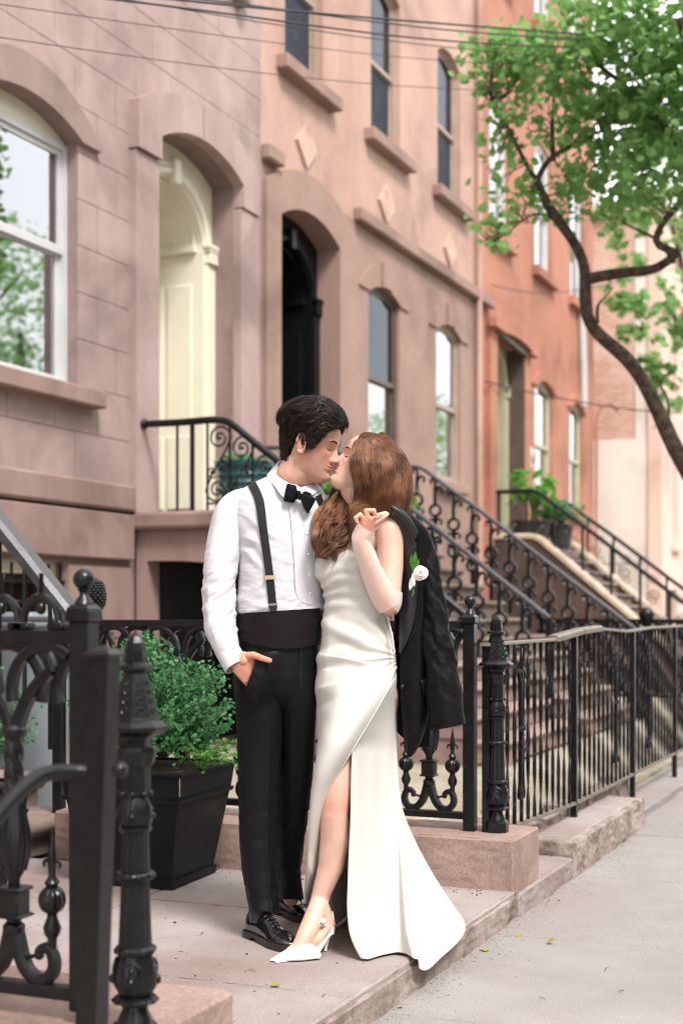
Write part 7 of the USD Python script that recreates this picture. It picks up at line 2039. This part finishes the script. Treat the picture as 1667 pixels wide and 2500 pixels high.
hair_base += chain([(B(860, 1130, -.01), .024), (B(856, 1165, -.04), .022), (B(846, 1190, -.065), .012)])
hbm = melt(hair_base, .010, 4)
bride.part('hair', hbm, 'hair_auburn_base', smooth=True)
strands, widths = [], []
rb2 = np.random.default_rng(31)
def strand(pts, curl, turns, ph, npt=34, w0=.0012):
    C = spl(pts, npt); t, U, V = frames(C); s = np.linspace(0, 1, npt)
    am = curl * s ** 1.3
    C = C + am[:, None] * (np.cos(turns * 2 * pi * s + ph)[:, None] * U + np.sin(turns * 2 * pi * s + ph)[:, None] * V)
    strands.append(C); widths.append(w0 * np.interp(s, [0, .1, .7, 1], [.7, 1, 1, .35]))
# near side: from the parting over ear and cheek, down to the shoulder
nclump = 120
cl = [(rb2.uniform(0, 1), rb2.uniform(0, 1), rb2.uniform(0, 2 * pi), rb2.uniform(.9, 2.4), rb2.uniform(.005, .020)) for _ in range(nclump)]
for k in range(9000):
    a_, b_, ph, tn, cu = cl[rb2.integers(nclump)]
    a_ = np.clip(a_ + rb2.normal() * .030, 0, 1); b_ = b_ + rb2.normal() * .12; j = lambda s_=1.0: rb2.normal(size=2) * s_
    dn = .022 * b_
    x0 = np.interp(a_, [0, .3, .7, 1], [819, 834, 866, 886]); y0 = np.interp(a_, [0, .3, .7, 1], [1004, 999.5, 1000, 1006])
    dsh = lambda q: float(np.interp(a_, [0, .25, .5, .75, 1], q))
    p = [PQ(x0, y0, dsh([.022, .02, .02, .02, .02])),
         PQ(dsh([811, 826, 860, 895, 916]) + j()[0], 1025 + 6 * a_, dsh([-.012, -.055, -.072, -.06, -.01])-dn*.5),
         PQ(dsh([806, 830, 870, 908, 932]) + j(1.5)[0], 1056, dsh([-.035, -.082, -.096, -.08, -.015])-dn),
         PQ(dsh([813, 840, 878, 914, 937]) + j(2)[0], 1092, dsh([-.05, -.09, -.104, -.085, -.01])-dn),
         PQ(dsh([823, 848, 884, 915, 936]) + j(2.5)[0], 1125, dsh([-.055, -.088, -.098, -.08, .0])-dn),
         PQ(dsh([822, 848, 884, 910, 932]) + j(5)[0], 1154 + 10 * (a_ > .45) + rb2.normal() * 9, dsh([-.06, -.08, -.085, -.06, .02])-dn*.6)]
    if a_ < .35:
        p += [PQ(828 - 20 * a_ + j(5)[0], 1190 + rb2.normal() * 12, -.085), PQ(818 + j(7)[0], 1218 + rb2.normal() * 14, -.09)]
    strand(p, cu, tn, ph + rb2.normal() * .25)
# far side and crown behind the parting
for k in range(500):
    a_ = rb2.uniform(0, 1); x0 = np.interp(a_, [0, 1], [834, 888]); d_ = rb2.uniform(.03, .10)
    strand([PQ(x0, 1001, .022), PQ(x0 + 18, 1015 + 10 * a_, .05 + d_ * .3), PQ(x0 + 34, 1060, .03 + d_), PQ(x0 + 36, 1110, d_), PQ(x0 + 30, 1150, d_)], .004, 1, rb2.uniform(0, 6))
# curls over the far shoulder, in front of the chest
ncl = 60
cl = [(rb2.normal(), rb2.normal(), rb2.uniform(0, 2 * pi), rb2.uniform(1.8, 3.6), rb2.uniform(.009, .021), rb2.uniform(.55, 1.05)) for _ in range(ncl)]
for k in range(4200):
    a_, b_, ph, tn, cu, ln = cl[rb2.integers(ncl)]
    a_ += rb2.normal() * .16; b_ += rb2.normal() * .16
    p = [PQ(792 + 8 * a_, 1108, .075 + .012 * b_), PQ(776 + 10 * a_, 1140, .055 + .014 * b_), PQ(770 + 17 * a_, 1175, .00 + .016 * b_), PQ(774 + 22 * a_, 1208, -.055 + .018 * b_), PQ(766 + 18 * a_, 1245, -.085 + .014 * b_), PQ(750 + 8 * a_, 1282, -.098 + .008 * b_)]
    nk = int(2 + 4 * ln)
    strand(p[:max(4, min(6, nk))], cu, tn * .8, ph + rb2.normal() * .22)
# shaped locks under the fine strands
def curl_lock(pts, cu, tn, ph, r):
    C = spl(pts, 44); t, U, V = frames(C); s = np.linspace(0, 1, 44)
    C = C + (cu * s ** .9)[:, None] * (np.cos(tn * 2 * pi * s + ph)[:, None] * U + np.sin(tn * 2 * pi * s + ph)[:, None] * V)
    return tube(C, r * np.interp(s, [0, .15, .75, 1], [.5, 1, .8, .1]), 6)
lk = []
rq = np.random.default_rng(5)
for (a_, b_, ph, tn, cu, ln) in cl:
    p = [PQ(792 + 8 * a_, 1108, .075 + .012 * b_), PQ(776 + 10 * a_, 1140, .055 + .014 * b_), PQ(770 + 17 * a_, 1175, .00 + .016 * b_), PQ(774 + 22 * a_, 1208, -.055 + .018 * b_), PQ(766 + 18 * a_, 1245, -.085 + .014 * b_), PQ(750 + 8 * a_, 1284, -.098 + .008 * b_)]
    lk.append(curl_lock(p[:max(4, min(6, int(2 + 4 * ln)))], cu * 1.0, tn, ph, rq.uniform(.0018, .0038)))
for k in range(26):
    a_ = rq.uniform(0, 1); dsh = lambda q: float(np.interp(a_, [0, .25, .5, .75, 1], q)); ph = rq.uniform(0, 6)
    p = [PQ(np.interp(a_, [0, .3, .7, 1], [819, 834, 866, 886]), np.interp(a_, [0, .3, .7, 1], [1003, 998, 998, 1005]), .02),
         PQ(dsh([810, 826, 860, 896, 918]), 1025 + 6 * a_, dsh([-.014, -.060, -.078, -.066, -.01])), PQ(dsh([805, 830, 871, 910, 934]), 1056, dsh([-.038, -.090, -.106, -.088, -.015])),
         PQ(dsh([812, 840, 879, 917, 940]) + rq.normal() * 2, 1092, dsh([-.055, -.098, -.114, -.094, -.01])), PQ(dsh([822, 848, 885, 918, 940]) + rq.normal() * 3, 1128, dsh([-.06, -.097, -.108, -.088, .0])), PQ(dsh([822, 848, 884, 911, 934]) + rq.normal() * 4, 1158 + rq.normal() * 6, dsh([-.062, -.085, -.09, -.065, .02]))]
    if a_ < .4: p += [PQ(838 - 34 * a_ + rq.normal() * 5, 1196 + rq.normal() * 10, -.09), PQ(824 + rq.normal() * 8, 1226 + rq.normal() * 14, -.092)]
    C = spl(p, 44); t, U, V = frames(C); s_ = np.linspace(0, 1, 44)
    C = C + (.0085 * s_ ** 1.2)[:, None] * np.cos(rq.uniform(1.4, 2.6) * 2 * pi * s_ + ph)[:, None] * V
    lk.append(tube(C, rq.uniform(.0018, .0036) * np.interp(s_, [0, .2, .8, 1], [.5, 1, .9, .1]), 6))
bride.part('hair_locks', cat(lk), 'hair_auburn_lock', smooth=True)
# loose wisps
for k in range(260):
    a_ = rb2.uniform(0, 1)
    strand([PQ(840 + 46 * a_, 1000, .0), PQ(890 + 40 * a_, 1030 + 20 * a_, -.03 + rb2.normal() * .04), PQ(928 + 14 * rb2.uniform(), 1090, rb2.normal() * .05), PQ(934 + rb2.normal() * 8, 1150 + rb2.normal() * 12, rb2.normal() * .05)], .008, rb2.uniform(.5, 1.5), rb2.uniform(0, 6), w0=.0007)
for x0, pts in ((0, [(800, 1200), (808, 1225), (802, 1250), (812, 1262)]), (0, [(775, 1180), (744, 1195), (738, 1215), (752, 1235)]), (0, [(830, 1180), (812, 1210), (806, 1240), (818, 1255)])):
    for k in range(10):
        strand([PQ(p_[0] + rb2.normal() * 1.5, p_[1] + rb2.normal(), -.10 + .02 * i_) for i_, p_ in enumerate(pts)], .004, 1.2, rb2.normal() * .4, 20, .0012)
bride.curves('hair_strands', strands, widths, 'hair_auburn')

# ---------------------------------------------------------------- the jacket slung over her shoulder
jk = Thing('tuxedo_jacket', 'black dinner jacket slung over the bride\'s shoulder, one sleeve hanging', 'jacket', base=tuple(PQ(955, 1740, 0)))
JF = [(1158, 882, 900, -.055, .018), (1170, 884, 930, -.045, .032), (1190, 895, 958, -.028, .045), (1220, 912, 984, -.010, .055), (1260, 919, 998, .005, .060), (1320, 922, 1000, .012, .056), (1400, 917, 997, .015, .052), (1500, 918, 993, .015, .048), (1600, 918, 989, .015, .045), (1650, 920, 984, .015, .040), (1690, 923, 974, .012, .034), (1718, 929, 957, .01, .026), (1738, 935, 941, .008, .012)]
def jfold(X, Y, th, G):
    return .010 * (fbm(np.stack([X / 26, Y / 60 + X / 60, np.sin(th) * .8], -1), 3, 3) - .5) + .005 * np.sin((X - 920) / 9 + Y / 160) * np.clip((Y - 1350) / 200, 0, 1)
jdd = lambda x, y: front_dd(JF, x, y)
jk.part('front_panel', closed_grid(stack(JF, 140, 90, disp=jfold)), 'black_wool', smooth=50)
JB = [(1380, 908, 980, .075, .016), (1450, 905, 985, .078, .018), (1520, 902, 988, .08, .018), (1600, 898, 988, .08, .018), (1648, 896, 988, .08, .016), (1690, 916, 989, .08, .016), (1716, 950, 988, .08, .012)]
jk.part('back_panel', closed_grid(stack(JB, 70, 70, disp=jfold)), 'black_wool', smooth=50)
def jsl(s, a, P):
    return .017 * (fbm(np.stack([a * 1.0, s * 15 + np.sin(a) * 1.2, 0 * s], -1), 3, 9) - .5) * np.interp(s, [0, .2, .5, .85, 1], [.3, .8, 1.6, .8, .3])
sv = pathtube([(966, 1240, .0, .022), (976, 1262, -.005, .032), (985, 1310, -.01, .037), (995, 1380, -.018, .041), (1003, 1450, -.025, .047), (1013, 1530, -.032, .054), (1021, 1600, -.036, .060), (1026, 1666, -.040, .062)], 130, 64, jsl)
jk.part('sleeve', closed_grid(sv[:-1]), 'black_wool', smooth=50)
hemc = pathtube([(1025, 1660, -.040, .0628), (1026.5, 1668, -.040, .0632)], 6, 64)
jk.part('sleeve_hem', shell_grid(hemc, .003, wrap=True), 'black_wool', smooth=50)
lapL = [(881, 1158), (893, 1180), (911, 1212), (921, 1250), (924, 1310), (921, 1400), (918, 1470), (918, 1499)]
lapR = [(898, 1160), (918, 1182), (940, 1214), (953, 1262), (958, 1330), (953, 1400), (938, 1462), (920, 1500)]
jk.part('lapel', strip(lapL, lapR, jdd, 80, 12, .004, bulge=.006, off=.006), 'black_satin', smooth=40)
jk.part('lapel_notch', pillow([(938, 1254), (955, 1244), (956, 1262), (944, 1274)], lambda x, y: jdd(x, y) - .012, .006), 'black_satin', smooth=40)
jk.part('collar', strip([(876, 1154), (886, 1153), (910, 1163), (940, 1190), (958, 1220)], [(884, 1166), (898, 1172), (918, 1186), (938, 1212), (950, 1250)], lambda x, y: jdd(x, np.maximum(y, 1165)) - .004, 40, 10, .005, bulge=.008, off=.010), 'black_satin', smooth=40)
jk.part('pocket_flap', strip([(966, 1566), (968, 1580), (973, 1600)], [(990, 1560), (991, 1580), (989, 1602)], jdd, 14, 8, .004, off=.006), 'black_wool', smooth=40)
jk.part('pocket_welt', strip([(965, 1563), (966, 1568)], [(990, 1556), (991, 1561)], jdd, 6, 8, .003, off=.008), 'black_satin', smooth=40)
jk.part('breast_pocket', strip([(962, 1345), (963, 1352)], [(985, 1334), (986, 1341)], jdd, 6, 8, .003, off=.004), 'black_wool', smooth=40)
jk.part('button', sph(PQ(924, 1577, float(jdd(924, 1577)) - .006), .0075, 2, (1, 1, 1)), 'black_satin')

# boutonniere
bt_ = Thing('boutonniere', 'white rose boutonniere with green leaves and ribbon on the jacket lapel', 'flower', base=tuple(PQ(958, 1320, -.07)))
rc = PQ(*z2(1040, 940), -.085)
for k in range(22):
    lay = k / 22; a0 = k * 2.4; r_ = .006 + .016 * lay
    q = np.linspace(-.9, .9, 9)[None]; pz_ = np.linspace(0, 1, 7)[:, None]
    ax1 = math.cos(a0) * RV + math.sin(a0) * UZ; ax2 = -math.sin(a0) * RV + math.cos(a0) * UZ
    rad = r_ * (.45 + .75 * pz_ ** .8 * (1 + .12 * np.cos(q * 2)))
    G = rc + (rad * np.cos(q))[..., None] * ax1 + (rad * np.sin(q))[..., None] * ax2 - ((.014 * (1 - lay) + .016 * np.sin(pz_ * 2.0) * (1 - .3 * lay) + 0 * q))[..., None] * DV
    bt_.part('petal', shell_grid(G, .0006), 'rose_white', smooth=True)
bt_.part('rose_heart', sph(rc - DV * .012, .009, 2), 'rose_white')
def leaf_blade(b, t, w, nm='leaf', mat='rose_leaf'):
    b, t = PQ(*z2(*b[:2]), b[2]), PQ(*z2(*t[:2]), t[2]); ax = t - b; sd_ = np.cross(ax, DV); sd_ /= np.linalg.norm(sd_); s_ = np.linspace(0, 1, 14)[:, None]; q = np.linspace(-1, 1, 7)[None]
    G = b + s_[..., None] * ax + (w * np.sin(np.clip(s_, .02, .98) * pi) ** .8 * q)[..., None] * sd_ - ((.004 * np.abs(q) + .006 * np.sin(s_ * pi)))[..., None] * DV
    bt_.part(nm, shell_grid(G, .0006), mat, smooth=True)
leaf_blade((975, 935, -.075), (998, 725, -.075), .0085); leaf_blade((965, 930, -.078), (955, 755, -.078), .0060); leaf_blade((985, 950, -.082), (975, 830, -.088), .0070); leaf_blade((990, 945, -.08), (1030, 800, -.07), .006)
leaf_blade((975, 945, -.085), (940, 1105, -.085), .0075, 'ribbon', 'ribbon_white'); leaf_blade((965, 940, -.09), (985, 1070, -.09), .006, 'ribbon', 'ribbon_white')
for e_ in ((962, 1165), (975, 1150), (985, 1135)):
    bt_.part('stem', tube([PQ(*z2(972, 1050), -.084), PQ(*z2(*e_), -.080)], .0022, 6), 'rose_leaf')
